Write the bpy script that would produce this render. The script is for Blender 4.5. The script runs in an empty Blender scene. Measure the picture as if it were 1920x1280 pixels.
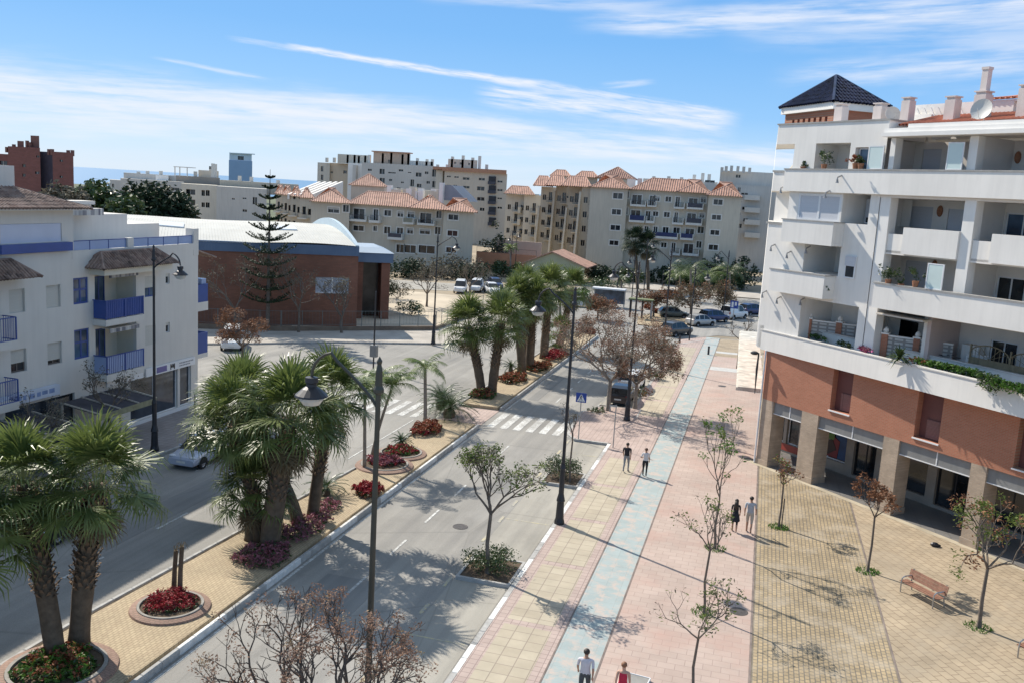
import bpy, math, random
from mathutils import Vector, Matrix
R = math.radians
scene = bpy.context.scene
COL = scene.collection
# ---------------------------------------------------------------- camera geometry
F = 1700.0; CX, CY = 960.0, 640.0; H = 15.5
rho = math.atan(.0595)
h0 = 304.3 + .0595 * 960
th = math.atan((640 - h0) * math.cos(rho) / F)
U = Vector((math.sin(rho) * math.cos(th), math.cos(rho) * math.cos(th), math.sin(th)))
_d = Vector((1441 - CX, CY - 390, -F)); Yc = (_d - U * _d.dot(U)).normalized()
Xc = Yc.cross(U)
def ray(u, v):
    c = Vector((u - CX, CY - v, -F)); return Vector((c.dot(Xc), c.dot(Yc), c.dot(U)))
def G(u, v, z=0.0):          # where the street level (or a height z) is seen at that spot of the photo
    r = ray(u, v); t = (z - H) / r.z; return (r.x * t, r.y * t)
def PY(u, v, y):             # the same on a plane y metres up the road
    r = ray(u, v); t = y / r.y; return (r.x * t, y, H + r.z * t)
# ---------------------------------------------------------------- materials
MATS = {}
def _nodes(name):
    m = bpy.data.materials.new(name); m.use_nodes = True
    nt = m.node_tree; b = nt.nodes['Principled BSDF']; return m, nt, b
def N(nt, t, **k):
    n = nt.nodes.new(t)
    for a, v in k.items():
        if a in ('label',): continue
        setattr(n, a, v)
    return n
def L(nt, a, b): nt.links.new(a, b)
def ramp(nt, fac, stops):
    r = N(nt, 'ShaderNodeValToRGB'); el = r.color_ramp.elements
    while len(el) > 1: el.remove(el[0])
    el[0].position = stops[0][0]; el[0].color = (*stops[0][1], 1)
    for p, c in stops[1:]:
        e = el.new(p); e.color = (*c, 1)
    L(nt, fac, r.inputs[0]); return r.outputs[0]
def coord(nt, scale=(1, 1, 1), rot=0, loc=(0, 0, 0)):
    tc = N(nt, 'ShaderNodeTexCoord'); mp = N(nt, 'ShaderNodeMapping')
    mp.inputs['Scale'].default_value = scale; mp.inputs['Rotation'].default_value = (0, 0, rot)
    mp.inputs['Location'].default_value = loc
    L(nt, tc.outputs['Object'], mp.inputs[0]); return mp.outputs[0]
def noise(nt, vec, scale, detail=4, rough=.55):
    n = N(nt, 'ShaderNodeTexNoise'); n.inputs['Scale'].default_value = scale
    n.inputs['Detail'].default_value = detail; n.inputs['Roughness'].default_value = rough
    L(nt, vec, n.inputs['Vector']); return n.outputs['Fac']
def mix(nt, fac, a, b, mode='MIX'):
    m = N(nt, 'ShaderNodeMix', data_type='RGBA', blend_type=mode)
    for s, v in ((0, fac), (6, a), (7, b)):
        if isinstance(v, (int, float)): m.inputs[s].default_value = v
        elif isinstance(v, tuple): m.inputs[s].default_value = (*v, 1)
        else: L(nt, v, m.inputs[s])
    return m.outputs[2]
def math_(nt, op, a, b=None, c=None):
    m = N(nt, 'ShaderNodeMath', operation=op)
    for i, v in enumerate((a, b, c)):
        if v is None: continue
        if isinstance(v, (int, float)): m.inputs[i].default_value = v
        else: L(nt, v, m.inputs[i])
    return m.outputs[0]
def bump(nt, b, h, strength=.3, dist=.02):
    n = N(nt, 'ShaderNodeBump'); n.inputs['Strength'].default_value = strength
    n.inputs['Distance'].default_value = dist; L(nt, h, n.inputs['Height']); L(nt, n.outputs[0], b.inputs['Normal'])
def mk(name, col, rough=.8, var=.15, scale=1.5, metal=0.0, bmp=0.0, bscale=40, streak=0.0, spec=None, transl=0):
    """plain surface with dirt-like mottling, optional rain streaks and bump"""
    if name in MATS: return MATS[name]
    m, nt, b = _nodes(name); v = coord(nt)
    c1 = tuple(max(0, c * (1 - var)) for c in col); c2 = tuple(min(1, c * (1 + var * .7)) for c in col)
    out = ramp(nt, noise(nt, v, scale), [(.3, c1), (.7, c2)])
    if streak:
        v2 = coord(nt, (3.0, 3.0, .25)); s = ramp(nt, noise(nt, v2, 1.3, 5), [(.42, (1, 1, 1)), (.72, (1 - streak,) * 3)])
        out = mix(nt, 1.0, out, s, 'MULTIPLY')
    L(nt, out, b.inputs['Base Color']); b.inputs['Roughness'].default_value = rough; b.inputs['Metallic'].default_value = metal
    if spec is not None: b.inputs['Specular IOR Level'].default_value = spec
    if bmp: bump(nt, b, noise(nt, v, bscale, 3), bmp)
    if transl:
        t = N(nt, 'ShaderNodeBsdfTranslucent'); L(nt, out, t.inputs['Color'])
        ms = N(nt, 'ShaderNodeMixShader'); ms.inputs[0].default_value = transl
        L(nt, b.outputs[0], ms.inputs[1]); L(nt, t.outputs[0], ms.inputs[2])
        L(nt, ms.outputs[0], nt.nodes['Material Output'].inputs['Surface'])
    MATS[name] = m; return m
def brickmat(name, c1, c2, mortar, bw, bh, ms, rot=0, offset=.5, rough=.85, axis=None, var=.25, vs=.35, bm=.3, tint=None, loc=(0, 0, 0)):
    """brick / tile pattern in metres. axis 'v': pattern on upright faces (runs along the wall, up in z)"""
    m, nt, b = _nodes(name)
    if axis == 'v':
        tc = N(nt, 'ShaderNodeTexCoord'); sp = N(nt, 'ShaderNodeSeparateXYZ'); L(nt, tc.outputs['Object'], sp.inputs[0])
        u = math_(nt, 'ADD', math_(nt, 'MULTIPLY', sp.outputs[0], math.cos(rot)), math_(nt, 'MULTIPLY', sp.outputs[1], math.sin(rot)))
        cb = N(nt, 'ShaderNodeCombineXYZ'); L(nt, u, cb.inputs[0]); L(nt, sp.outputs[2], cb.inputs[1]); vec = cb.outputs[0]
    else: vec = coord(nt, rot=rot, loc=loc)
    t = N(nt, 'ShaderNodeTexBrick'); t.offset = offset; L(nt, vec, t.inputs['Vector'])
    t.inputs['Scale'].default_value = 1; t.inputs['Brick Width'].default_value = bw; t.inputs['Row Height'].default_value = bh
    t.inputs['Mortar Size'].default_value = ms; t.inputs['Mortar Smooth'].default_value = .2
    t.inputs['Color1'].default_value = (*c1, 1); t.inputs['Color2'].default_value = (*c2, 1); t.inputs['Mortar'].default_value = (*mortar, 1)
    v = coord(nt); n = noise(nt, v, vs, 6, .65)
    out = mix(nt, 1.0, t.outputs['Color'], ramp(nt, n, [(.3, (1 - var,) * 3), (.7, (1 + var * .5,) * 3)]), 'MULTIPLY')
    if tint:
        n2 = noise(nt, v, tint[1], 5, .7)
        out = mix(nt, ramp(nt, n2, [(tint[2], (0, 0, 0)), (tint[3], (1, 1, 1))]), out, tint[0])
    L(nt, out, b.inputs['Base Color']); b.inputs['Roughness'].default_value = rough
    if bm:
        inv = math_(nt, 'SUBTRACT', 1.0, t.outputs['Fac']); bump(nt, b, inv, bm, .01)
    MATS[name] = m; return m
def glassmat(name, col=(.02, .025, .03), rough=.08, var=.5):
    m, nt, b = _nodes(name); v = coord(nt)
    L(nt, ramp(nt, noise(nt, v, .7, 2), [(.35, tuple(c * (1 - var) for c in col)), (.65, tuple(c * (1 + var) for c in col))]), b.inputs['Base Color'])
    b.inputs['Roughness'].default_value = rough; b.inputs['Specular IOR Level'].default_value = .6
    MATS[name] = m; return m
def tilemat(name, c1, c2, c3, pw=.22, ph=.4):
    """roof tiles already modelled as ribs; colour changes tile by tile"""
    m, nt, b = _nodes(name); v = coord(nt)
    w = N(nt, 'ShaderNodeTexVoronoi'); w.inputs['Scale'].default_value = 3.2; L(nt, v, w.inputs['Vector'])
    cr = ramp(nt, w.outputs['Color'], [(.1, c1), (.5, c2), (.9, c3)])
    n = noise(nt, v, .8, 5)
    L(nt, mix(nt, 1.0, cr, ramp(nt, n, [(.3, (.7, .7, .7)), (.7, (1.15, 1.15, 1.15))]), 'MULTIPLY'), b.inputs['Base Color'])
    b.inputs['Roughness'].default_value = .8; MATS[name] = m; return m
def leafmat(name, cols, transl=.25, rough=.6, scale=1.2, spec=.3):
    m, nt, b = _nodes(name); v = coord(nt)
    n = noise(nt, v, scale, 3); k = len(cols)
    out = ramp(nt, n, [(.28 + .44 * i / max(1, k - 1), c) for i, c in enumerate(cols)])
    L(nt, out, b.inputs['Base Color']); b.inputs['Roughness'].default_value = rough; b.inputs['Specular IOR Level'].default_value = spec
    t = N(nt, 'ShaderNodeBsdfTranslucent'); L(nt, out, t.inputs['Color'])
    ms = N(nt, 'ShaderNodeMixShader'); ms.inputs[0].default_value = transl
    L(nt, b.outputs[0], ms.inputs[1]); L(nt, t.outputs[0], ms.inputs[2])
    L(nt, ms.outputs[0], nt.nodes['Material Output'].inputs['Surface'])
    MATS[name] = m; return m
# ---------------------------------------------------------------- mesh building
class Fr:
    """a wall's own frame: s runs along it, d points out of it, z up"""
    def __init__(f, x, y, ang, z=0.0):
        f.o = Vector((x, y, z)); f.s = Vector((math.cos(ang), math.sin(ang), 0)); f.n = Vector((f.s.y, -f.s.x, 0)); f.ang = ang
    def p(f, s, d, z): return f.o + f.s * s + f.n * d + Vector((0, 0, z))
    def sub(f, s, d, dang=0.0):
        q = f.p(s, d, 0); return Fr(q.x, q.y, f.ang + dang, q.z)
def frame2(p0, p1, z=0.0): return Fr(p0[0], p0[1], math.atan2(p1[1] - p0[1], p1[0] - p0[0]), z)
W0 = Fr(0, 0, 0)
class MB:
    def __init__(m): m.v = []; m.f = []; m.m = []
    def add(m, vs, fs, mi=0):
        o = len(m.v); m.v += [tuple(v) for v in vs]
        m.f += [tuple(i + o for i in f) for f in fs]; m.m += [mi] * len(fs); return m
    def quad(m, a, b, c, d, mi=0): return m.add((a, b, c, d), ((0, 1, 2, 3),), mi)
    def poly(m, ps, mi=0): return m.add(ps, (tuple(range(len(ps))),), mi)
    def hexa(m, P, mi=0):   # P: bottom 4 then top 4
        return m.add(P, ((0, 3, 2, 1), (4, 5, 6, 7), (0, 1, 5, 4), (1, 2, 6, 5), (2, 3, 7, 6), (3, 0, 4, 7)), mi)
    def box(m, x0, x1, y0, y1, z0, z1, mi=0): return m.hexa([(x0, y0, z0), (x1, y0, z0), (x1, y1, z0), (x0, y1, z0), (x0, y0, z1), (x1, y0, z1), (x1, y1, z1), (x0, y1, z1)], mi)
    def fb(m, f, s0, s1, d0, d1, z0, z1, mi=0):
        return m.hexa([f.p(s0, d1, z0), f.p(s1, d1, z0), f.p(s1, d0, z0), f.p(s0, d0, z0), f.p(s0, d1, z1), f.p(s1, d1, z1), f.p(s1, d0, z1), f.p(s0, d0, z1)], mi)
    def bev(m, f, s0, s1, d0, d1, z0, z1, b=.02, mi=0):   # box with chamfered top edge
        m.fb(f, s0, s1, d0, d1, z0, z1 - b, mi)
        P = [f.p(s0, d1, z1 - b), f.p(s1, d1, z1 - b), f.p(s1, d0, z1 - b), f.p(s0, d0, z1 - b), f.p(s0 + b, d1 - b, z1), f.p(s1 - b, d1 - b, z1), f.p(s1 - b, d0 + b, z1), f.p(s0 + b, d0 + b, z1)]
        return m.hexa(P, mi)
    def wall(m, f, s0, s1, z0, z1, d=0.0, holes=(), rev=.2, mi=0, rmi=None):
        """one wall face with real openings and their reveals"""
        rmi = mi if rmi is None else rmi
        hs = [(max(a, s0), min(b, s1), max(c, z0), min(e, z1)) for a, b, c, e in holes]
        S = sorted(set([s0, s1] + [h[0] for h in hs] + [h[1] for h in hs]))
        for i in range(len(S) - 1):
            a, b = S[i], S[i + 1]; mid = (a + b) / 2; z = z0
            cs = sorted([(h[2], h[3]) for h in hs if h[0] < mid < h[1]])
            for c, e in cs + [(z1, z1)]:
                if c > z + 1e-4: m.quad(f.p(a, d, z), f.p(b, d, z), f.p(b, d, c), f.p(a, d, c), mi)
                z = max(z, e)
        for a, b, c, e in hs:
            for q in (((a, c), (a, e)), ((b, e), (b, c)), ((a, e), (b, e)), ((b, c), (a, c))):
                (p, r_), (p2, r2) = q
                m.quad(f.p(p, d, r_), f.p(p, d - rev, r_), f.p(p2, d - rev, r2), f.p(p2, d, r2), rmi)
        return m
    def tube(m, pts, rad, n=6, mi=0, cap=True):
        pts = [Vector(p) for p in pts]; k = len(pts)
        if not hasattr(rad, '__len__'): rad = [rad] * k
        rings = []; ref = None
        for i, p in enumerate(pts):
            t = (pts[min(i + 1, k - 1)] - pts[max(i - 1, 0)])
            t = t.normalized() if t.length > 1e-9 else Vector((0, 0, 1))
            if ref is None: ref = Vector((1, 0, 0)) if abs(t.x) < .8 else Vector((0, 1, 0))
            a = (ref - t * ref.dot(t)); a = a.normalized() if a.length > 1e-6 else t.orthogonal().normalized()
            b = t.cross(a); ref = a
            rings.append([p + (a * math.cos(2 * math.pi * j / n) + b * math.sin(2 * math.pi * j / n)) * rad[i] for j in range(n)])
        vs = [v for r in rings for v in r]; fs = []
        for i in range(k - 1):
            for j in range(n):
                j2 = (j + 1) % n; fs.append((i * n + j, i * n + j2, (i + 1) * n + j2, (i + 1) * n + j))
        if cap: fs += [tuple(range(n))[::-1], tuple((k - 1) * n + j for j in range(n))]
        return m.add(vs, fs, mi)
    def cyl(m, c, r, z0, z1, n=12, mi=0, r2=None): return m.tube([(c[0], c[1], z0), (c[0], c[1], z1)], [r, r if r2 is None else r2], n, mi)
    def lathe(m, c, prof, n=16, mi=0, a0=0, a1=2 * math.pi):
        vs = []; fs = []; k = len(prof); full = abs(a1 - a0 - 2 * math.pi) < 1e-6; st = n if full else n + 1
        for r, z in prof:
            for j in range(st):
                a = a0 + (a1 - a0) * j / n; vs.append((c[0] + r * math.cos(a), c[1] + r * math.sin(a), c[2] + z))
        for i in range(k - 1):
            for j in range(n):
                j2 = (j + 1) % st; fs.append((i * st + j, i * st + j2, (i + 1) * st + j2, (i + 1) * st + j))
        return m.add(vs, fs, mi)
    def ell(m, c, r, n=10, k=6, mi=0):
        vs = []; fs = []
        for i in range(k + 1):
            t = math.pi * i / k
            for j in range(n):
                a = 2 * math.pi * j / n; vs.append((c[0] + r[0] * math.sin(t) * math.cos(a), c[1] + r[1] * math.sin(t) * math.sin(a), c[2] + r[2] * math.cos(t)))
        for i in range(k):
            for j in range(n):
                j2 = (j + 1) % n; fs.append((i * n + j, (i + 1) * n + j, (i + 1) * n + j2, i * n + j2))
        return m.add(vs, fs, mi)
    def merge(m, o, M=None, mi=None):
        vs = o.v if M is None else [M @ Vector(v) for v in o.v]
        k = len(m.v); m.v += [tuple(v) for v in vs]; m.f += [tuple(i + k for i in f) for f in o.f]
        m.m += o.m if mi is None else [mi] * len(o.m); return m
def mesh(name, mb, mats, smooth=False):
    me = bpy.data.meshes.new(name); me.from_pydata(mb.v, [], mb.f)
    for t in (mats if isinstance(mats, (list, tuple)) else [mats]): me.materials.append(t)
    if any(mb.m): me.polygons.foreach_set('material_index', mb.m)
    if smooth: me.polygons.foreach_set('use_smooth', [True] * len(me.polygons))
    me.update(); return me
def tag(o, label=None, cat=None, group=None, kind=None):
    if label: o['label'] = label
    if cat: o['category'] = cat
    if group: o['group'] = group
    if kind: o['kind'] = kind
    return o
def obj(name, data, parent=None, loc=(0, 0, 0), rot=0.0, world=False):
    o = bpy.data.objects.new(name, data); COL.objects.link(o)
    if parent is not None:
        o.parent = parent
        if world:
            q = parent; l = Vector((0, 0, 0))
            while q is not None: l += q.location; q = q.parent
            o.location = -l
        else: o.location = loc
    else: o.location = loc
    if rot and not world: o.rotation_euler.z = rot
    return o
def root(name, loc, label, cat, group=None, rz=0.0):
    o = bpy.data.objects.new(name, None); COL.objects.link(o); o.location = loc; o.rotation_euler.z = rz
    o.empty_display_size = .3
    return tag(o, label, cat, group)
def part(name, mb, mats, parent, label=None, smooth=False, world=True):
    o = obj(name, mesh(name, mb, mats, smooth), parent, world=world)
    if label: o['label'] = label
    return o
def solo(name, mb, mats, label=None, cat=None, group=None, kind=None, smooth=False, loc=(0, 0, 0)):
    o = obj(name, mesh(name, mb, mats, smooth), None, loc); return tag(o, label, cat, group, kind)
def setting(name, mb, mats): return solo(name, mb, mats, kind='structure')
def dup(o, parent=None, label=None, group=None):
    c = o.copy(); COL.objects.link(c); c.parent = parent
    for k in list(o.children): dup(k, c)
    if label: c['label'] = label
    if group: c['group'] = group
    return c
def put(o, x, y, z=0.0, rz=0.0, sc=1.0, label=None):
    o.location = (x, y, z); o.rotation_euler.z = rz; o.scale = (sc, sc, sc)
    if label: o['label'] = label
    return o
# ---------------------------------------------------------------- camera, light, sky
cam = bpy.data.cameras.new('camera'); cam.sensor_width = 36; cam.lens = F / 1920 * 36; cam.clip_end = 60000; cam.clip_start = .3
co = bpy.data.objects.new('camera', cam); COL.objects.link(co); scene.camera = co
co.matrix_world = Matrix(((Xc.x, Xc.y, Xc.z, 0), (Yc.x, Yc.y, Yc.z, 0), (U.x, U.y, U.z, H), (0, 0, 0, 1)))
SUN_EL = R(41); SUN_AZ = R(150)                  # direction to the sun, measured from +X
sd = Vector((math.cos(SUN_EL) * math.cos(SUN_AZ), math.cos(SUN_EL) * math.sin(SUN_AZ), math.sin(SUN_EL)))
sl = bpy.data.lights.new('sun', 'SUN'); sl.energy = 4.7; sl.angle = R(.53); sl.color = (1, .93, .82)
so = bpy.data.objects.new('sun', sl); COL.objects.link(so); so.rotation_euler = (-sd).to_track_quat('-Z', 'Y').to_euler(); so.location = (-60, 40, 80)
w = bpy.data.worlds.new('World'); scene.world = w; w.use_nodes = True; nt = w.node_tree
bg = nt.nodes['Background']; bg.inputs[1].default_value = .12
sky = N(nt, 'ShaderNodeTexSky', sky_type='NISHITA'); sky.sun_disc = False; sky.sun_elevation = SUN_EL
sky.sun_rotation = math.pi / 2 - SUN_AZ; sky.altitude = 0; sky.air_density = 1.0; sky.dust_density = .6; sky.ozone_density = 1.6
# high cirrus: streaks on a flat layer far above the town
tc = N(nt, 'ShaderNodeTexCoord'); sp = N(nt, 'ShaderNodeSeparateXYZ'); L(nt, tc.outputs['Generated'], sp.inputs[0])
px_ = math_(nt, 'ARCTAN2', sp.outputs[0], sp.outputs[1]); py_ = math_(nt, 'ARCSINE', sp.outputs[2])     # bearing and height above the horizon
def dirpt(u, v):
    r = ray(u, v).normalized(); return math.atan2(r.x, r.y), math.asin(r.z)
K = 1700.0
def streak_(u0, v0, u1, v1, w0, w1, power, soft=.9, wob=1.0, ns=1.0, ends=.12, lo_=.38, hi_=.62, seed=0.0, fine=1.0):
    """a band of ice cloud between two sky directions, half width w0 -> w1 (in 1/1700 rad)"""
    a = Vector(dirpt(u0, v0)) * K; b = Vector(dirpt(u1, v1)) * K; d = (b - a); ln = d.length; d /= ln; n = Vector((-d.y, d.x))
    X = math_(nt, 'MULTIPLY', px_, K); Y = math_(nt, 'MULTIPLY', py_, K)
    al = math_(nt, 'DIVIDE', math_(nt, 'SUBTRACT', math_(nt, 'ADD', math_(nt, 'MULTIPLY', X, d.x), math_(nt, 'MULTIPLY', Y, d.y)), a.dot(d)), ln)
    ac = math_(nt, 'SUBTRACT', math_(nt, 'ADD', math_(nt, 'MULTIPLY', X, n.x), math_(nt, 'MULTIPLY', Y, n.y)), a.dot(n))
    def nz_(sx, sy, det, z):
        cb = N(nt, 'ShaderNodeCombineXYZ'); L(nt, math_(nt, 'MULTIPLY', al, ln / sx), cb.inputs[0]); L(nt, math_(nt, 'DIVIDE', ac, sy), cb.inputs[1]); cb.inputs[2].default_value = seed + z; return noise(nt, cb.outputs[0], 1.0, det, .6)
    n1 = nz_(230 / ns, 70 / ns, 3, 0); n2 = nz_(150 / ns / fine, 13 / ns, 7, 5.3)
    wd = N(nt, 'ShaderNodeMapRange'); L(nt, al, wd.inputs[0]); wd.inputs[3].default_value = w0; wd.inputs[4].default_value = w1
    ac2 = math_(nt, 'ADD', ac, math_(nt, 'MULTIPLY', math_(nt, 'SUBTRACT', n1, .5), (w0 + w1) * 1.6 * wob))
    e = math_(nt, 'DIVIDE', math_(nt, 'ABSOLUTE', ac2), wd.outputs[0])
    m = N(nt, 'ShaderNodeMapRange', interpolation_type='SMOOTHSTEP'); L(nt, e, m.inputs[0]); m.inputs[1].default_value = 1 + soft * .6; m.inputs[2].default_value = max(0, 1 - soft); m.inputs[3].default_value = 0; m.inputs[4].default_value = 1
    k = m.outputs[0]
    for lo, hi in ((-ends, ends), (1 + ends, 1 - ends)):
        q = N(nt, 'ShaderNodeMapRange', interpolation_type='SMOOTHSTEP'); L(nt, al, q.inputs[0]); q.inputs[1].default_value = lo; q.inputs[2].default_value = hi; k = math_(nt, 'MULTIPLY', k, q.outputs[0])
    tx = N(nt, 'ShaderNodeMapRange'); L(nt, n2, tx.inputs[0]); tx.inputs[1].default_value = lo_; tx.inputs[2].default_value = hi_; tx.inputs[3].default_value = .12; tx.inputs[4].default_value = 1
    return math_(nt, 'MULTIPLY', math_(nt, 'MULTIPLY', k, tx.outputs[0]), power)
bands = [
    streak_(-700, 105, 820, 218, 62, 30, .85, seed=1, wob=.5), streak_(-400, 150, 760, 232, 50, 24, .8, seed=2, wob=.6, lo_=.34),
    streak_(520, 205, 1700, 315, 34, 20, .85, seed=3, wob=.7), streak_(-300, 215, 1300, 290, 20, 14, .55, seed=4),
    streak_(545, 88, 1010, 160, 5, 7, .95, .8, .5, 2.5, .03, .3, .55, 6), streak_(960, 152, 1370, 215, 7, 9, .7, .9, .6, 2.5, .08, .35, .6, 6.1),
    streak_(440, 74, 560, 92, 4, 5, .5, .9, .5, 2, .2, .35, .6, 6.2), streak_(300, 110, 490, 148, 3, 5, .5, .9, .5, 2, .15, .35, .6, 7),
    streak_(915, 178, 1360, 232, 20, 22, .95, .9, .8, 1.4, .08, .34, .58, 8), streak_(1130, 40, 2300, -30, 20, 34, .75, .9, .6, 1, .08, .34, .6, 9),
    streak_(1420, 60, 2500, 20, 30, 40, .35, .9, .6, 1, .1, .34, .6, 10), streak_(1500, 140, 2400, 60, 26, 50, .6, .95, .7, 1, .1, .36, .62, 11), streak_(1140, 160, 1215, 155, 5, 5, .5, .9, .8, 2, .3, .35, .6, 12),
    streak_(840, 0, 1250, 8, 8, 14, .5, .95, .7, 1, .2, .36, .62, 13), streak_(-300, 325, 1900, 352, 46, 46, .3, .9, .5, .7, .1, .3, .6, 14),
]
tot = bands[0]
for b_ in bands[1:]: tot = math_(nt, 'SUBTRACT', 1.0, math_(nt, 'MULTIPLY', math_(nt, 'SUBTRACT', 1.0, tot), math_(nt, 'SUBTRACT', 1.0, b_)))
up = N(nt, 'ShaderNodeMapRange'); L(nt, sp.outputs[2], up.inputs[0]); up.inputs[1].default_value = 0; up.inputs[2].default_value = .012
tot = math_(nt, 'MULTIPLY', tot, up.outputs[0])
grad = ramp(nt, sp.outputs[2], [(0.0, (4.1, 5.0, 6.0)), (.035, (3.3, 4.7, 6.1)), (.09, (1.75, 3.55, 6.0)), (.16, (1.15, 2.95, 5.7)), (.24, (.95, 2.6, 5.4)), (.45, (1.6, 2.8, 4.6)), (1, (3.0, 3.4, 4.0))])
base = mix(nt, .08, grad, sky.outputs[0])
cl = mix(nt, tot, base, (5.3, 5.6, 6.2))
L(nt, cl, bg.inputs[0])
w.cycles.sampling_method = 'MANUAL'; w.cycles.sample_map_resolution = 256
vs = scene.view_settings; scene.display_settings.display_device = 'sRGB'
vs.view_transform = 'Standard'; vs.look = 'None'; vs.gamma = 1; vs.use_curve_mapping = False; vs.exposure = 0.45
scene.cycles.use_denoising = True
scene.cycles.max_bounces = 6; scene.cycles.transparent_max_bounces = 4; scene.cycles.diffuse_bounces = 3; scene.cycles.glossy_bounces = 3
scene.cycles.caustics_reflective = False; scene.cycles.caustics_refractive = False; scene.cycles.sample_clamp_indirect = 4
# ---------------------------------------------------------------- the setting
def asphalt(name, base, patch=(.5, .5, .5)):
    m, nt, b = _nodes(name); v = coord(nt)
    big = ramp(nt, noise(nt, v, .12, 5, .6), [(.32, tuple(c * .82 for c in base)), (.5, base), (.7, tuple(c * 1.14 for c in base))])
    vt = coord(nt, (1.6, .05, 1)); tr = ramp(nt, noise(nt, vt, 1.0, 3), [(.35, (.86, .86, .86)), (.65, (1.08, 1.07, 1.05))])
    fine = ramp(nt, noise(nt, v, 45, 2), [(.3, (.82, .82, .82)), (.7, (1.15, 1.15, 1.15))])
    c = mix(nt, 1, mix(nt, 1, big, tr, 'MULTIPLY'), fine, 'MULTIPLY')
    c = mix(nt, ramp(nt, noise(nt, coord(nt, (1, .5, 1), 0, (7, 3, 0)), .55, 6, .7), [(.60, (0, 0, 0)), (.74, (.55, .55, .55))]), c, tuple(x * .62 for x in base))
    c = mix(nt, ramp(nt, noise(nt, coord(nt, (1, .3, 1), 0, (3, 9, 0)), .3, 5, .65), [(.56, (0, 0, 0)), (.72, (.6, .6, .6))]), c, tuple(min(1, x * 1.28) for x in base))
    vo = N(nt, 'ShaderNodeTexVoronoi', feature='DISTANCE_TO_EDGE'); vo.inputs['Scale'].default_value = .16; L(nt, coord(nt, (1, .6, 1), .3), vo.inputs['Vector'])
    L(nt, mix(nt, ramp(nt, vo.outputs['Distance'], [(.0, (.35,) * 3), (.006, (0, 0, 0))]), c, tuple(x * .45 for x in base)), b.inputs['Base Color'])
    b.inputs['Roughness'].default_value = .9; bump(nt, b, noise(nt, v, 60, 2), .25, .01); MATS[name] = m; return m
def worn(name, col):
    m, nt, b = _nodes(name); v = coord(nt); n1 = noise(nt, v, 7, 6, .7); n2 = noise(nt, v, .9, 3)
    k = math_(nt, 'ADD', n1, math_(nt, 'MULTIPLY', n2, .5)); L(nt, mix(nt, ramp(nt, k, [(.62, (0, 0, 0)), (.84, (1, 1, 1))]), col, (.33, .32, .30)), b.inputs['Base Color']); b.inputs['Roughness'].default_value = .8; MATS[name] = m; return m
M_ASPH = asphalt('asphalt', (.285, .273, .252)); M_ASPH2 = asphalt('asphalt_parking', (.345, .325, .285))
M_DIRT = mk('packed_earth', (.33, .27, .19), .95, .3, .08, bmp=.2, bscale=20)
M_YEL = brickmat('median_paver', (.47, .375, .24), (.40, .31, .20), (.25, .19, .12), .24, .12, .012, rot=math.pi / 2, var=.2, vs=.5)
M_YTILE = brickmat('sidewalk_tile', (.47, .41, .31), (.42, .36, .27), (.29, .24, .19), .6, .6, .018, rot=0, offset=0, var=.16, vs=.7)
M_PTILE = brickmat('border_tile', (.47, .37, .325), (.42, .325, .285), (.28, .21, .19), .3, .3, .014, offset=0, var=.16, vs=.7)
M_PINK = brickmat('promenade_slab', (.47, .37, .315), (.425, .33, .28), (.34, .255, .22), .6, .4, .012, rot=0, offset=.5, var=.16, vs=.35, tint=((.44, .28, .23), .30, .48, .8))
M_BLUE = brickmat('cycle_path', (.35, .405, .40), (.325, .38, .375), (.30, .33, .32), .6, .6, .01, offset=0, var=.1, vs=.8, tint=((.47, .40, .35), 2.2, .48, .62))
M_COB = brickmat('plaza_cobble', (.42, .32, .19), (.31, .24, .145), (.17, .145, .11), .24, .17, .022, rot=math.pi / 2, var=.3, vs=.45, bm=.5, tint=((.42, .36, .28), .6, .48, .78))
M_TAN = brickmat('plaza_paver', (.42, .335, .23), (.36, .285, .195), (.22, .165, .11), .5, .34, .018, rot=R(62), var=.25, vs=.4, tint=((.36, .30, .22), .35, .5, .75))
M_FOOT = brickmat('old_footway', (.33, .29, .27), (.29, .255, .24), (.2, .17, .16), .4, .4, .015, offset=0, var=.2, vs=.5)
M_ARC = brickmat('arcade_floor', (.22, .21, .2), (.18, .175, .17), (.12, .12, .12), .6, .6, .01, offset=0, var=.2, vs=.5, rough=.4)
M_CURB = mk('kerb_stone', (.40, .39, .37), .85, .25, 3, bmp=.2); M_WPAINT = worn('road_paint_white', (.66, .66, .63))
M_KWH = mk('kerb_white_paint', (.70, .69, .66), .8, .18, 4)
M_YPAINT = worn('road_paint_yellow', (.52, .45, .27))
def sheet(name, polys, z, mat):
    mb = MB()
    for p in polys: mb.poly([(x, y, z) for x, y in p])
    return setting(name, mb, mat)
def rect(x0, x1, y0, y1): return [(x0, y0), (x1, y0), (x1, y1), (x0, y1)]
sheet('ground', [rect(-4000, 4000, -60, 6000)], -.06, M_DIRT)
sheet('far_ground', [rect(-900, 600, 262, 700)], -.04, mk('far_scrub', (.10, .12, .06), .95, .35, .02))
m, nt, b = _nodes('sea_water'); b.inputs['Base Color'].default_value = (.10, .22, .36, 1); b.inputs['Roughness'].default_value = .35
bump(nt, b, noise(nt, coord(nt, (.02, .02, 1)), 1, 4), .4, 1.0)
sheet('sea', [rect(-40000, 10000, 700, 45000)], -.02, m)
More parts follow.
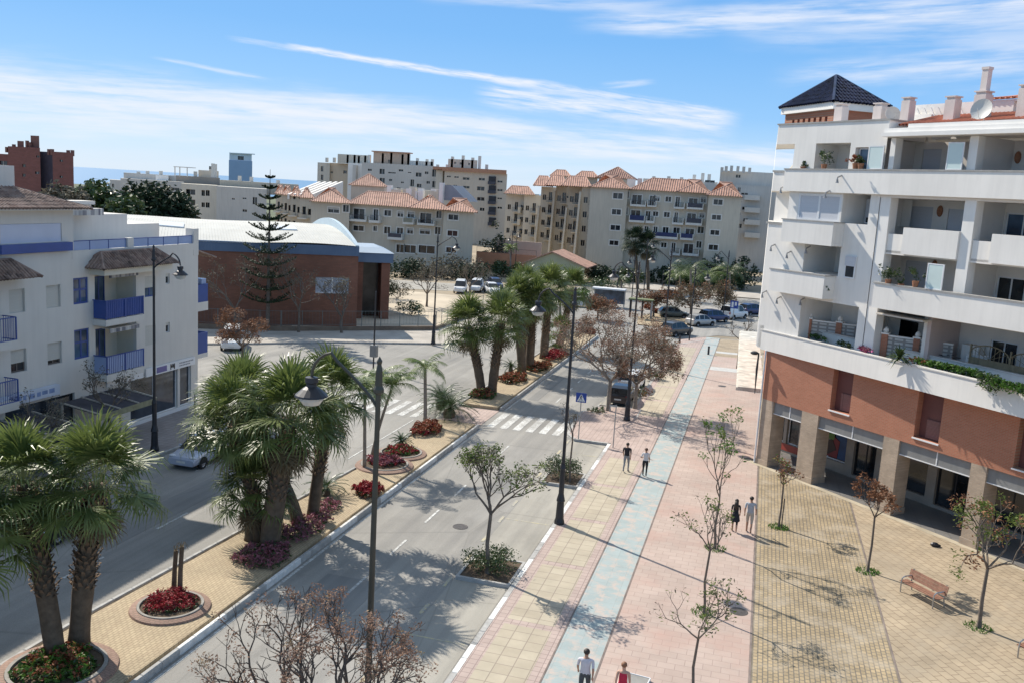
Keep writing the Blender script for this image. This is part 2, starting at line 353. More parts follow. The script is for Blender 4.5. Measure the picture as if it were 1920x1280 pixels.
# carriageways with the wide junction beside the median
sheet('road_surface', [[(-31, -20), (-8.35, -20), (-8.35, 105), (-4.4, 111), (6, 113), (60, 113), (60, 160), (-30, 160), (-33, 128), (-28.5, 112), (-26.5, 100), (-27.5, 90),
                        (-30.5, 85.2), (-39.4, 80.2), (-45.4, 75.0), (-62, 62), (-62, 52), (-34, 53.3), (-31, 51)]], -.03, M_ASPH)
sheet('car_park_surface', [[(-58, 128), (-34, 136), (-37, 146), (-62, 140)]], -.035, M_ASPH2)
sheet('parking_strip_surface', [rect(-10.75, -8.5, 22, 56), rect(-10.75, -8.5, 66.8, 100)], -.024, M_ASPH2)
def kerbline(pts, w, z0, z1, painted=0, seg=1.0, mats=(M_CURB, M_KWH)):
    """kerb of separate stones along a line; every `painted` stones swap to white"""
    mb = MB(); k = 0
    for a, c in zip(pts[:-1], pts[1:]):
        f = frame2(a, c); ln = math.dist(a, c); n = max(1, round(ln / seg)); st = ln / n
        for i in range(n):
            mb.bev(f, i * st + .006, (i + 1) * st - .006, -w, 0, z0, z1, .02, 1 if painted and (k // painted) % 2 else 0); k += 1
    return mb
def slab(name, pts, z0, z1, mat, kerb=None):
    mb = MB(); n = len(pts)
    mb.poly([(x, y, z1) for x, y in pts])
    for i in range(n):
        a, c = pts[i], pts[(i + 1) % n]; mb.quad((a[0], a[1], z0), (c[0], c[1], z0), (c[0], c[1], z1), (a[0], a[1], z1))
    return setting(name, mb, mat)
ZK = .13
ZM = .23            # the median stands higher than the footways
# median between the carriageways (y0..y1 either side of the crossing)
MR = -17.2
def ml(y): return -21.35 + (min(max(y, 25), 46) - 25) / 21 * 1.2
slab('median_paving', [(ml(-20) + .16, -20), (MR - .16, -20), (MR - .16, 56.1), (ml(56) + .16, 56.1), (ml(46) + .16, 46), (ml(25) + .16, 25)], -.05, ZM - .01, M_YEL)
slab('median_paving', [(ml(62) + .16, 61.4), (MR - .16, 61.4), (MR - .16, 100), (-18.6, 103.5), (ml(99) + .16, 99)], -.05, ZM - .01, M_YEL)
sheet('median_crossing_paving', [rect(ml(60), MR, 56.1, 61.4)], -.01, M_PTILE)
setting('median_kerb', kerbline([(MR, 56.1), (MR, -20)][::1], .16, -.05, ZM, 3, .9), (M_CURB, M_KWH))
setting('median_kerb', kerbline([(ml(0), -20), (ml(25), 25), (ml(46), 46), (ml(56), 56.1)], .16, -.05, ZM, 0, 1.0), (M_CURB, M_KWH))
setting('median_kerb', kerbline([(ml(62), 61.4), (ml(62), 99), (-18.6, 103.6), (MR, 100), (MR, 61.4)], .16, -.05, ZM, 0, 1.0), (M_CURB, M_KWH))
# right hand footway: pink bordered panels of yellow tiles
SK = -8.35
slab('sidewalk_paving', [(SK + .16, -20), (-5.5, -20), (-5.5, 108), (SK + .16, 104)], -.05, ZK - .01, M_PTILE)
mb = MB(); y = 1.5
while y < 96:
    if not 54.5 < y + 2.7 < 63.5: mb.box(-7.72, -5.95, y, y + 5.35, ZK - .03, ZK - .006)
    y += 5.75
setting('sidewalk_panel', mb, M_YTILE)
setting('sidewalk_kerb', kerbline([(SK, -20), (SK, 55.9)], -.16, -.05, ZK, 2, 1.0), (M_CURB, M_KWH))
setting('sidewalk_kerb', kerbline([(SK, 55.9), (-10.6, 55.9), (-11.3, 57.0), (-11.75, 63.4), (-10.8, 65.9), (SK, 67), (SK, 100), (-4.6, 107.5), (6, 109.5), (40, 109.5)], -.16, -.05, ZK, 0, 1.0), (M_CURB, M_KWH))
slab('sidewalk_paving', [(-10.6, 56.07), (SK + .16, 56.07), (SK + .16, 66.9), (-10.7, 65.7), (-11.6, 63.4), (-11.2, 57.1)], -.05, ZK - .006, M_PTILE)
slab('cycle_path', [(-5.5, -20), (-3.95, -20), (-3.95, 108), (-5.5, 108)], -.05, ZK - .014, M_BLUE)
mb = MB(); mb.box(-3.95, -3.88, -20, 106, ZK - .03, ZK - .004); mb.box(-5.56, -5.5, -20, 106, ZK - .03, ZK - .003)
setting('path_edging', mb, mk('dark_edging', (.2, .16, .14), .9, .3, 2))
slab('promenade_paving', [(-3.88, -20), (.9, -20), (.9, 95), (-3.88, 95)], -.05, ZK - .012, M_PINK)
slab('promenade_paving', [(-3.88, 95), (.9, 95), (2, 109.2), (-3.88, 107.4)], -.05, ZK - .013, M_TAN)
slab('footway_paving', [(.9, 57), (40, 57), (40, 109.3), (2, 109.2), (.9, 95)], -.05, ZK - .02, M_TAN)
mb = MB()
for y0, y1, c in ((86.5, 88.4, 0), (97, 98.2, 0)): mb.box(-3.86, .88, y0, y1, ZK - .03, ZK - .006)
setting('pale_cross_band', mb, mk('pale_slab', (.50, .49, .46), .85, .15, 2))
# plaza: rows of cobbles, then tan pavers up to the arcade
slab('plaza_paving', [(.98, -20), (5.8, -20), (5.8, 50.6), (.98, 55.3)], -.05, ZK - .02, M_COB)
slab('plaza_paving', [(5.86, -20), (60, -20), (60, -3.5), (5.86, 50.5)], -.05, ZK - .016, M_TAN)
mb = MB(); mb.box(.9, .98, -20, 55.4, -.05, ZK - .008); mb.box(5.8, 5.86, -20, 50.5, -.05, ZK - .01); setting('plaza_edging', mb, MATS['dark_edging'])
# left hand footway
slab('left_footway_paving', [(-60, -20), (-31.2, -20), (-31.2, 51), (-34, 53.1), (-60, 52)], -.05, ZK - .01, M_FOOT)
setting('left_kerb', kerbline([(-31.04, -20), (-31.04, 51), (-34, 53.3), (-60, 52.2)], .16, -.05, ZK, 0, 1.0), (M_CURB, M_KWH))
slab('hall_footway_paving', [(-60, 63.8), (-45.4, 75.2), (-39.4, 80.4), (-30.6, 85.4), (-27.7, 90), (-26.7, 100), (-28.6, 112), (-33, 128), (-37, 127), (-34.3, 112), (-33.8, 93), (-46.8, 82.5), (-60, 76)], -.05, ZK - .01, mk('pale_footway', (.42, .38, .33), .9, .2, .5))
setting('hall_kerb', kerbline([(-60, 63.6), (-45.4, 75.0), (-39.4, 80.2), (-30.5, 85.2), (-27.5, 90), (-26.5, 100), (-28.4, 112), (-33, 128)][::-1], .16, -.05, ZK, 0, 1.0), (M_CURB, M_KWH))
sheet('hall_yard', [[(-46.8, 82.5), (-33.8, 93), (-34.3, 112), (-37, 127), (-58, 127), (-52, 100)]], -.02, mk('sandy_yard', (.52, .44, .33), .95, .25, .15))
sheet('far_footway', [[(-30, 160.5), (60, 160.5), (60, 172), (-30, 172)]], .06, MATS['pale_footway'])
sheet('refuge_island', [[(-14.5, 113.6), (-9.5, 112.8), (-8.2, 121), (-12.8, 131), (-15.4, 121)]], .08, M_YEL)
sheet('refuge_island', [[(-10.5, 138), (-3, 134), (6, 133), (6, 136), (-3, 138.5), (-9, 141.5)]], .08, MATS['pale_footway'])
# markings
mb = MB()
for i in range(7): x = -16.75 + i * .9; mb.box(x, x + .5, 56.7, 60.9, -.03, -.018)
for i in range(9): x = -29.9 + i * .95; mb.box(x, x + .5, 56.7, 60.9, -.03, -.018)
y = -12.0
while y < 54: mb.box(-14.14, -14.03, y, y + 1.9, -.03, -.0185); y += 4.2
y = 66
while y < 100: mb.box(-14.14, -14.03, y, y + 1.9, -.03, -.0185); y += 4.2
y = -12.0
while y < 52: mb.box(-24.62, -24.51, y, y + 2.2, -.03, -.0185); mb.box(-27.9, -27.8, y + 2, y + 3.4, -.03, -.0185); y += 5.6
mb.box(-16.92, -16.80, -20, 56, -.03, -.0184); mb.box(-16.92, -16.80, 61.6, 100, -.03, -.0184); mb.box(-21.75, -21.66, 46, 56, -.03, -.0184)
setting('road_marking', mb, M_WPAINT)
mb = MB(); y = 22.0
while y < 62: mb.box(-10.98, -10.84, y, y + .9, -.03, -.0183); y += 2.55
y = 67
while y < 98: mb.box(-10.98, -10.84, y, y + .9, -.03, -.0183); y += 2.55
for y in (28, 40.5, 53): mb.box(-10.8, -8.5, y, y + .08, -.03, -.0182)
setting('parking_marking', mb, M_YPAINT)
# island pockets cut into the parking strip
def island(x0, x1, y0, y1, label):
    mb = MB(); mb.box(x0 + .1, x1 - .1, y0 + .1, y1 - .1, -.05, ZK - .03, 1)
    for a in ((x0, x1, y0, y0 + .12), (x0, x1, y1 - .12, y1), (x0, x0 + .12, y0 + .12, y1 - .12), (x1 - .12, x1, y0 + .12, y1 - .12)): mb.box(a[0], a[1], a[2], a[3], -.05, ZK)
    return solo('planting_island', mb, (M_CURB, mk('soil', (.10, .07, .045), 1, .3, 5, bmp=.5)), label, 'planting island', 'kerbed islands in the parking strip')
island(-10.7, -8.4, 33.0, 35.5, 'low kerbed island of soil under the nearer leafy street tree')
island(-10.5, -8.4, 46.4, 48.9, 'low kerbed island of soil under the shrub beside the dark lamp post')
island(-10.9, -7.6, 63.6, 66.6, 'low kerbed island of soil under the two big bare trees')
# manhole covers
mb = MB(); mb.box(-15.6, -13.2, 26, 31.5, -.03, -.022); mb.box(-12.9, -11.7, 44, 47.2, -.03, -.0222); mb.box(-26.5, -24.9, 30, 40, -.03, -.0221); mb.box(-16.3, -15.5, 66, 84, -.03, -.0223); setting('road_patch', mb, asphalt('asphalt_patch', (.225, .22, .21)))
def cover(px, lab, r=.33):
    x, y = G(*px, ZK); mb = MB(); mb.lathe((x, y, ZK - .012), [(r, -.05), (r, .006), (r * .88, .008), (r * .86, .004), (0.001, .006)], 20)
    return solo('manhole_cover', mb, mk('cast_iron', (.10, .09, .085), .6, .3, 8, metal=.4), lab, 'manhole cover', 'manhole covers in the promenade')
cover((1385, 1145), 'round dark manhole cover in the pink paving right of the young trees', .36)
cover((1354, 723), 'distant dark manhole cover in the pink paving beside the white canopy', .36)
cover((1405, 860), 'dark manhole cover in the pink paving by the first arcade pillar', .34)

for x, y, lab in ((-12.4, 38.6, 'round iron cover in the right carriageway near the leafy street tree'), (-15.2, 49.5, 'round iron cover in the right carriageway before the zebra crossing'), (-26.2, 47.5, 'round iron cover in the left carriageway by the silver blue car')):
    mb = MB(); mb.lathe((x, y, -.028), [(.36, 0), (.36, .012), (.3, .014), (.29, .008), (.001, .01)], 20); solo('manhole_cover', mb, MATS['cast_iron'], lab, 'manhole cover')
# ---------------------------------------------------------------- shared building pieces
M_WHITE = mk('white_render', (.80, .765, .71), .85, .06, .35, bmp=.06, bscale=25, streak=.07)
M_WHITE2 = mk('white_paint', (.82, .79, .74), .8, .05, .8, streak=.03)
M_COPE = mk('grey_coping', (.34, .33, .31), .85, .2, 2)
M_BRICK = brickmat('red_brick', (.47, .18, .105), (.41, .15, .085), (.40, .24, .16), .26, .075, .010, rot=-R(45), axis='v', var=.1, vs=.5, bm=.15)
M_PBRICK = brickmat('beige_brick', (.50, .385, .28), (.42, .32, .235), (.40, .33, .26), .26, .075, .012, rot=-R(45), axis='v', var=.22, vs=1.5, bm=.2)
M_GLASS = glassmat('dark_glass'); M_GLASSB = glassmat('blue_glass', (.06, .10, .16), .05)
M_ALU = mk('white_aluminium', (.75, .75, .75), .4, .04, 1); M_SHUT = brickmat('white_shutter', (.62, .63, .66), (.60, .61, .64), (.42, .43, .46), 5, .055, .008, axis='v', offset=0, var=.05, bm=.3)
M_SHUTR = brickmat('maroon_shutter', (.30, .15, .13), (.28, .14, .12), (.14, .06, .05), 5, .06, .012, axis='v', offset=0, var=.08, bm=.4)
M_MAROON = mk('maroon_panel', (.16, .055, .045), .6, .15, 1); M_GREY = mk('grey_cladding', (.235, .235, .23), .5, .12, .8, streak=.12)
M_DARK = mk('dark_metal', (.035, .035, .04), .5, .2, 3, metal=.3); M_STONE = mk('pale_stone', (.52, .46, .38), .7, .15, 1.2)
M_ROOFR = tilemat('red_roof_tile', (.46, .16, .09), (.55, .22, .13), (.38, .13, .08))
M_ROOFN = tilemat('navy_roof_tile', (.018, .022, .05), (.028, .034, .075), (.012, .014, .03)); MATS['navy_roof_tile'].node_tree.nodes['Principled BSDF'].inputs['Roughness'].default_value = .22
M_PINKW = mk('chimney_render', (.64, .56, .52), .85, .1, 1, streak=.1); M_FROST = mk('frosted_glass', (.60, .70, .67), .25, .05, 1)
M_CREAM = mk('cream_render', (.60, .55, .47), .85, .08, .4, streak=.1)
def window(par, f, s0, s1, z0, z1, d, n=2, shut=0.0, fm=None, gm=None, sm=None, fw=.07, name='window', label=None, trans=0, pane=True, proud=0):
    """glazed opening set at depth d: frame with a sill, sub-parts pane and shutter"""
    fm = fm or M_ALU; gm = gm or M_GLASS; sm = sm or M_SHUT; mb = MB(); q = .06 + proud
    mb.fb(f, s0, s1, d, d + q, z0, z0 + fw); mb.fb(f, s0, s1, d, d + q, z1 - fw, z1)
    for i in range(n + 1):
        c = s0 + (s1 - s0) * i / n; a = max(s0, c - fw / 2) if i else s0; b = min(s1, c + fw / 2) if i < n else s1
        if i == 0: b = s0 + fw
        if i == n: a = s1 - fw
        mb.fb(f, a, b, d, d + q - .002, z0 + fw, z1 - fw)
    if trans: zc = z0 + (z1 - z0) * trans; mb.fb(f, s0 + fw, s1 - fw, d, d + .056, zc - fw / 2, zc + fw / 2)
    o = part(name, mb, fm, par, label)
    if pane:
        g = MB(); g.fb(f, s0 + .01, s1 - .01, d + .008, d + .03, z0 + .01, z1 - .01); part('pane', g, gm, o)
    if shut > 0:
        g = MB(); zt = z1 - (z1 - z0) * shut; g.fb(f, s0 + .02, s1 - .02, d + .062, d + .10, zt, z1 - .012); part('shutter', g, sm, o)
    return o
def tiled(mb, a, b, c, d, ribs, mi=0, r=.07, rows=0):
    """tiled roof plane: eave a->b, ridge d->c ; round ribs running up the slope"""
    a, b, c, d = map(Vector, (a, b, c, d)); mb.quad(a, b, c, d, mi)
    nrm = (b - a).cross(d - a).normalized()
    for i in range(ribs + 1):
        t = i / ribs; p = a.lerp(b, t); q = d.lerp(c, t)
        if (q - p).length < .15: continue
        k = rows or 1
        for j in range(k):
            p1 = p.lerp(q, j / k); q1 = p.lerp(q, (j + 1) / k)
            mb.tube([p1 + nrm * r * .35, q1 + nrm * r * .1], [r * 1.1, r * .9] if rows else r, 5, mi, False)
def scal(mb, a, b, r, mi):
    """a rib of overlapping barrel tiles"""
    a, b = Vector(a), Vector(b); n = int((b - a).length / .42)
    if n < 2 or r > .085 + 1e-6 and r != .0851: mb.tube([a, b], r, 5, mi, False); return
    P = []; Q = []
    for i in range(n): P += [a.lerp(b, i / n), a.lerp(b, (i + .97) / n)]; Q += [r * 1.22, r * .8]
    mb.tube(P, Q, 6, mi, False)
def hiproof(mb, f, s0, s1, d0, d1, z0, z1, inset, rib=.35, mi=0, ridge=True, r=.06, ov=.0):
    """hipped roof over a rectangle of frame f (d0 inner/back, d1 outer/front)"""
    a, b, c, e = f.p(s0, d1, z0), f.p(s1, d1, z0), f.p(s1, d0, z0), f.p(s0, d0, z0)
    m = (d0 + d1) / 2; g, h = f.p(s0 + inset, m, z1), f.p(s1 - inset, m, z1)
    n1 = max(2, int((s1 - s0) / rib)); n2 = max(2, int(abs(d1 - d0) / rib))
    for p in ((a, b, h, g), (c, e, g, h), (b, c, h, h), (e, a, g, g)):
        mb.quad(*p, mi) if p[2] != p[3] else mb.add(p[:3], ((0, 1, 2),), mi)
    # ribs following the slope of each side, cut by the hips
    def ribs(p, q, nrm_in, L_, hgt, depth, in0, in1):
        n = max(2, int(L_ / rib)); di = (q - p).normalized()
        for i in range(1, n):
            t = L_ * i / n; k = min(1.0, t / in0 if in0 > 0 else 1, (L_ - t) / in1 if in1 > 0 else 1)
            s = p + di * t; e_ = s + nrm_in * depth * k + Vector((0, 0, hgt * k)); up = (nrm_in * -hgt + Vector((0, 0, depth))).normalized() * r * .4
            scal(mb, s + up, e_ + up, r, mi)
    hd = abs(d1 - d0) / 2; hz = z1 - z0
    ribs(a, b, -f.n, s1 - s0, hz, hd, inset, inset); ribs(c, e, f.n, s1 - s0, hz, hd, inset, inset)
    ribs(b, c, -f.s, 2 * hd, hz, inset, hd, hd); ribs(e, a, f.s, 2 * hd, hz, inset, hd, hd)
    for p, q in ((a, g), (e, g), (b, h), (c, h), (g, h)):
        if (q - p).length > .05: mb.tube([p, q], r * 1.5, 5, mi, False)
# ---------------------------------------------------------------- the white corner block on the right
FB = Fr(.8, 55.9, -R(45))
CB = root('corner_apartment_building', (.8, 55.9, 0), 'big white apartment block with red brick first floor above an arcade and a navy turret', 'apartment building')
SE = 24.0
# arcade: pillars
PIL = [(0, 1.15), (3.15, 4.6), (8.75, 9.95), (13.7, 14.75), (18.6, 19.7), (23.4, 24.4)]
for a, b in PIL:
    mb = MB(); mb.fb(FB, a, b - .25, -1.05, 0, .1, 4.15); mb.fb(FB, a - .04, b - .21, -1.09, .04, .1, .45)
    part('pillar', mb, M_PBRICK, CB)
mb = MB()
for (a, b), (c, d) in zip(PIL[:-1], PIL[1:]):
    mb.fb(FB, b - .25, c, -.75, -.12, 3.45, 4.15)
mb.fb(FB, -.02, SE, -.9, -.78, 3.3, 4.15)
o = part('arcade_fascia', mb, M_GREY, CB)
mb = MB()
for (a, b), (c, d) in zip(PIL[:-1], PIL[1:]):
    mb.fb(FB, b - .25, c, -.74, -.09, 3.40, 3.447); m_ = (b + c) / 2; mb.fb(FB, m_ - .03, m_ + .03, -.5, -.10, 3.46, 4.14)
part('fascia_trim', mb, M_ALU, CB)
# shop fronts behind the arcade
SD = -3.5
mb = MB(); holes = [(-2.45, -1.3, .75, 2.8), (-1.05, -.05, .75, 2.8), (.75, 3.65, .75, 2.7), (4.2, 5.75, .3, 2.65), (6.3, 9.1, .55, 2.65), (9.65, 11.75, .3, 2.65), (12.4, 15.3, .4, 2.65), (15.8, 17.9, .3, 2.65), (18.6, 21.2, .4, 2.65), (21.8, 23.6, .3, 2.65)]
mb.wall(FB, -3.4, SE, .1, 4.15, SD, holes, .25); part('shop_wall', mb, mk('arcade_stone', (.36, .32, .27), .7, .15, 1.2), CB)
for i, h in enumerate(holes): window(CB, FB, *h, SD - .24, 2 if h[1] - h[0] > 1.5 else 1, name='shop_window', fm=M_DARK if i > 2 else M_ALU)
mb = MB(); mb.fb(FB, -3.3, .3, SD + .01, SD + .04, .3, .74); part('shop_plinth', mb, mk('red_panel', (.30, .05, .035), .5, .1, 2), CB, 'red painted strip under the shop windows by the corner')
# coloured poster inside the shop glass (plain blocks of colour)
P1 = mk('poster_red', (.24, .03, .04), .4, .3, 1.3); P2 = mk('poster_blue', (.02, .08, .20), .4, .3, 1.3); P3 = mk('poster_green', (.12, .24, .04), .4, .3, 1.3); P4 = mk('poster_dark', (.05, .03, .03), .4, .3, 1.3)
mb = MB(); d = SD - .18
q = lambda pts, mi: mb.poly([FB.p(.8 + (s - 6.4) * 1.1, d, z * .92) for s, z in pts], mi)
q([(6.4, 2.0), (8.0, 2.1), (8.0, 2.8), (6.4, 2.8)], 2); q([(6.4, .9), (7.5, .9), (8.2, 1.5), (7.9, 2.08), (6.4, 1.98)], 3); q([(7.52, .95), (8.3, .95), (8.4, 2.1), (8.02, 2.3), (7.95, 2.07), (8.22, 1.5)], 0); q([(8.33, .95), (8.95, .95), (8.95, 2.8), (8.1, 2.8), (8.1, 2.32), (8.42, 2.12)], 1)
part('window_poster', mb, (P1, P2, P3, P4), CB, 'red, green and blue poster filling the shop window')
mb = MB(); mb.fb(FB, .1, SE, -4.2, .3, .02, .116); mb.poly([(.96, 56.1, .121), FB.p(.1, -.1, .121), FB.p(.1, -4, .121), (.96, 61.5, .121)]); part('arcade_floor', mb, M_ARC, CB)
mb = MB(); mb.fb(FB, -.5, SE, -.05, .34, .05, .124); part('arcade_kerb', mb, mk('worn_stone', (.44, .38, .28), .9, .25, 1), CB)
mb = MB(); mb.fb(FB, 0, SE, -13, SD - .4, .1, 4.14); mb.fb(FB, 0, SE, SD - .35, -1.0, 4.10, 4.14); part('inner_wall', mb, M_STONE, CB)
# brick storey
WR = [(5.05, 6.4, 4.68, 7.1), (10.45, 11.85, 4.55, 7.1), (15.7, 17.1, 4.5, 7.1), (20.9, 22.3, 4.5, 7.1)]
mb = MB(); mb.wall(FB, 0, SE, 4.15, 7.15, 0, WR, .45)
g = FB.sub(0, 0); mb.box(.8, 1.2, 56.2, 80, 4.15, 7.15); mb.quad(g.p(0, 0, 4.15), g.p(SE, 0, 4.15), g.p(SE, -.75, 4.15), g.p(0, -.75, 4.15))
part('brick_wall', mb, M_BRICK, CB)
for a, b, c, e in WR:
    mb = MB(); mb.fb(FB, a, b, -.45, -.40, c, e); w_ = part('window', mb, M_MAROON, CB)
    mb = MB(); mb.fb(FB, a + .42, b - .03, -.39, -.33, c + .05, c + 1.0); part('shutter', mb, M_SHUTR, w_)
    mb = MB(); mb.fb(FB, a - .05, b + .05, -.35, .07, c - .07, c - .003); part('sill', mb, M_ALU, w_)
# terrace planter: outer and inner parapet that open slowly outwards
FO = frame2(FB.p(-.45, .05, 0)[:2], FB.p(17, 1.1, 0)[:2]); LO = 25.5
mb = MB(); mb.fb(FO, -.15, LO, -.22, 0, 7.08, 8.22); mb.box(.3, .6, 56.6, 80, 7.1, 8.2); mb.fb(FO, -.15, LO, -1.5, -.22, 7.10, 7.4); mb.fb(FO, 1.2, LO, -1.62, -1.5, 7.1, 8.62); part('planter_parapet', mb, M_WHITE, CB)
mb = MB(); mb.fb(FO, -.2, LO, -.27, .04, 8.223, 8.28); mb.fb(FO, 1.2, LO, -1.68, -1.44, 8.623, 8.68); part('coping', mb, mk('pale_coping', (.60, .58, .55), .8, .12, 2), CB)
mb = MB(); mb.fb(FO, -.1, LO, -1.5, -.24, 7.41, 7.95); part('planter_soil', mb, mk('planter_soil_mix', (.13, .10, .07), 1, .3, 4), CB)
mb = MB(); mb.fb(FB, 0, SE, -13, -.02, 7.16, 7.28); part('terrace_floor', mb, M_TERR if 'M_TERR' in globals() else mk('terrace_tile', (.38, .27, .2), .8, .15, 1), CB)
mb = MB(); mb.fb(FB, -.9, 2.3, -1.3, -.9, 7.15, 8.2); mb.fb(FB, -.9, -.5, -.9, .0, 7.15, 8.5); mb.fb(FB, -.3, 2.0, -2.3, -2.1, 7.3, 9.0); part('terrace_wall', mb, M_WHITE, CB)
# upper storeys, left block with real openings
fl = [(7.3, 10.75), (10.9, 13.6), (13.75, 16.5), (16.65, 20.3)]
HL_ = 0
HL = [(2.2, 6.2, 7.3, 10.55), (2.0, 4.55, 12.02, 13.62), (4.3, 6.1, 14.92, 16.5), (1.15, 4.2, 14.92, 16.45), (2.0, 4.4, 17.75, 19.2),
      (4.75, 5.6, 17.75, 18.95)]
mb = MB(); mb.wall(FB, .42, 6.7, 7.2, 20.3, 0, HL, .35); mb.wall(FB, -1.0, .42, 7.2, 14.7, 0); mb.wall(FB, -1.0, .42, 16.5, 17.7, 0); mb.wall(FB, -1.0, .42, 19.2, 20.3, 0)
X0, Y0 = FB.p(-1, 0, 0).x, FB.p(-1, 0, 0).y
for z0, z1 in ((7.2, 14.7), (16.5, 17.7), (19.2, 20.3)): mb.quad((X0, Y0 + 22, z0), (X0, Y0, z0), (X0, Y0, z1), (X0, Y0 + 22, z1))
for z0 in (14.7, 16.5, 17.7, 19.2): mb.poly([(X0, Y0, z0), FB.p(.42, 0, z0), FB.p(.42, -3, z0), (X0, Y0 + 5, z0)])
for z0, z1 in ((14.7, 16.5), (17.7, 19.2)): mb.quad((X0, Y0 + 22, z0), (X0, Y0 + 5, z0), (X0, Y0 + 5, z1), (X0, Y0 + 22, z1)); mb.quad(FB.p(.42, 0, z0), FB.p(.42, -3, z0), FB.p(.42, -3, z1), FB.p(.42, 0, z1))
mb.quad(FB.p(6.7, 0, 19.4), FB.p(6.7, -3, 19.4), FB.p(6.7, -3, 20.3), FB.p(6.7, 0, 20.3)); mb.quad(FB.p(-1, 0, 20.3), FB.p(6.7, 0, 20.3), FB.p(6.7, -3, 20.3), FB.p(-1, -7, 20.3))
part('corner_wall', mb, M_WHITE, CB)
mb = MB(); mb.fb(FB, -1.06, 6.75, -.22, .05, 20.303, 20.38); mb.fb(FB, 6.5, 6.76, -3, -.22, 20.303, 20.38); part('coping', mb, M_COPE, CB)
# back walls of the recesses
mb = MB()
for a, b, c, e in HL[:3]: mb.wall(FB, a - .2, b + .6, c, e, -2.6); mb.quad(FB.p(a, -.35, c), FB.p(a, -2.6, c), FB.p(a, -2.6, e), FB.p(a, -.35, e)); mb.quad(FB.p(a, -.35, e), FB.p(b + .4, -.35, e), FB.p(b + .4, -2.6, e), FB.p(a, -2.6, e)); mb.quad(FB.p(a, -.35, c), FB.p(b + .4, -.35, c), FB.p(b + .4, -2.6, c), FB.p(a, -2.6, c))
a, b, c, e = HL[4]; mb.wall(FB, a - .2, b + .2, c, e, -1.8)
for s in (a, b): mb.quad(FB.p(s, -.35, c), FB.p(s, -1.8, c), FB.p(s, -1.8, e), FB.p(s, -.35, e))
mb.quad(FB.p(a, -.35, e), FB.p(b, -.35, e), FB.p(b, -1.8, e), FB.p(a, -1.8, e))
mb.wall(FB, -2.6, .42, 14.7, 16.5, -2.0); mb.wall(FB, -.55, .42, 17.7, 19.2, -1.3); mb.hexa([FB.p(-.9, -.9, 17.7), FB.p(-.8, -.9, 17.7), FB.p(-.8, -1, 17.7), FB.p(-.9, -1, 17.7), FB.p(.2, -.9, 18.7), FB.p(.3, -.9, 18.7), FB.p(.3, -1, 18.7), FB.p(.2, -1, 18.7)])
part('recess_wall', mb, M_WHITE2, CB)
window(CB, FB, 1.15, 4.2, 14.93, 16.44, -.14, 2, 1.0, fw=.13, proud=.07, label='wide closed white shutter window on the third floor')
window(CB, FB, 2.6, 4.2, 14.0 - 2.0, 13.3, -2.58, 2, .3); window(CB, FB, 5.0, 6.0, 14.95, 16.2, -2.58, 1, .0, gm=M_GLASSB)
window(CB, FB, 4.35, 5.3, 14.95, 16.3, -1.9, 2, .75)
window(CB, FB, 4.8, 5.55, 17.76, 18.93, -.3, 1, 0, gm=M_GLASSB, label='blue grey door on the top floor', name='door')
window(CB, FB, 5.1, 5.75, 12.1, 13.4, -.25, 1, .55) if 0 else None
# shaded return behind the left block
mb = MB(); holes = [(4.95, 5.85, 11.8, 13.45), (4.75, 5.95, 14.4, 16.3)]
mb.wall(FB, 4.4, 6.9, 7.2, 10.9, -.9 if 0 else -2.58); part('recess_wall', mb, M_WHITE2, CB)
window(CB, FB, 5.0, 5.7, 12.0, 13.2, .015, 1, .45)
# balconies of the left block (front slab, return at the right)
for (a, b, z0, z1, d) in ((.35, 4.4, 10.75, 12.0, .85), (.9, 4.6, 13.65, 14.9, .85)):
    mb = MB(); mb.fb(FB, a, b, d - .16, d, z0, z1); mb.fb(FB, b - .16, b, .0, d - .16, z0, z1); mb.fb(FB, a, a + .16, .0, d - .16, z0, z1); mb.fb(FB, a + .16, b - .16, 0, d - .16, z0, z0 + .16)
    bl = part('balcony', mb, M_WHITE, CB); mb = MB(); mb.fb(FB, a - .05, b + .04, d - .2, d + .04, z1 + .002, z1 + .06); mb.fb(FB, b - .2, b + .04, 0, d - .2, z1 + .002, z1 + .06); part('coping', mb, M_COPE, bl)
# street side balconies seen edge on at the far left corner
for (a, z0, z1, dd) in ((-1.75, 9.9, 12.15, -1.2), (-1.35, 12.9, 14.6, -.7)):
    mb = MB(); mb.fb(FB, a, -1.0, -3.8, dd, z0, z1); bl = part('balcony', mb, M_WHITE, CB); mb = MB(); mb.fb(FB, a - .05, -.6, -3.9, dd + .06, z1 + .002, z1 + .06); part('coping', mb, M_COPE, bl)
mb = MB(); mb.fb(FB, -1.15, .45, -.1, .06, 14.58, 14.70); mb.fb(FB, -1.05, .5, -.1, .06, 17.60, 17.70); part('coping', mb, M_COPE, CB)
# continuous top band and its loggia
mb = MB(); mb.fb(FB, .15, SE, .012, .30, 16.52, 17.72); part('top_balcony', mb, M_WHITE, CB)
mb = MB(); mb.fb(FB, .1, SE, -.04, .34, 17.723, 17.80); part('coping', mb, M_COPE, CB)
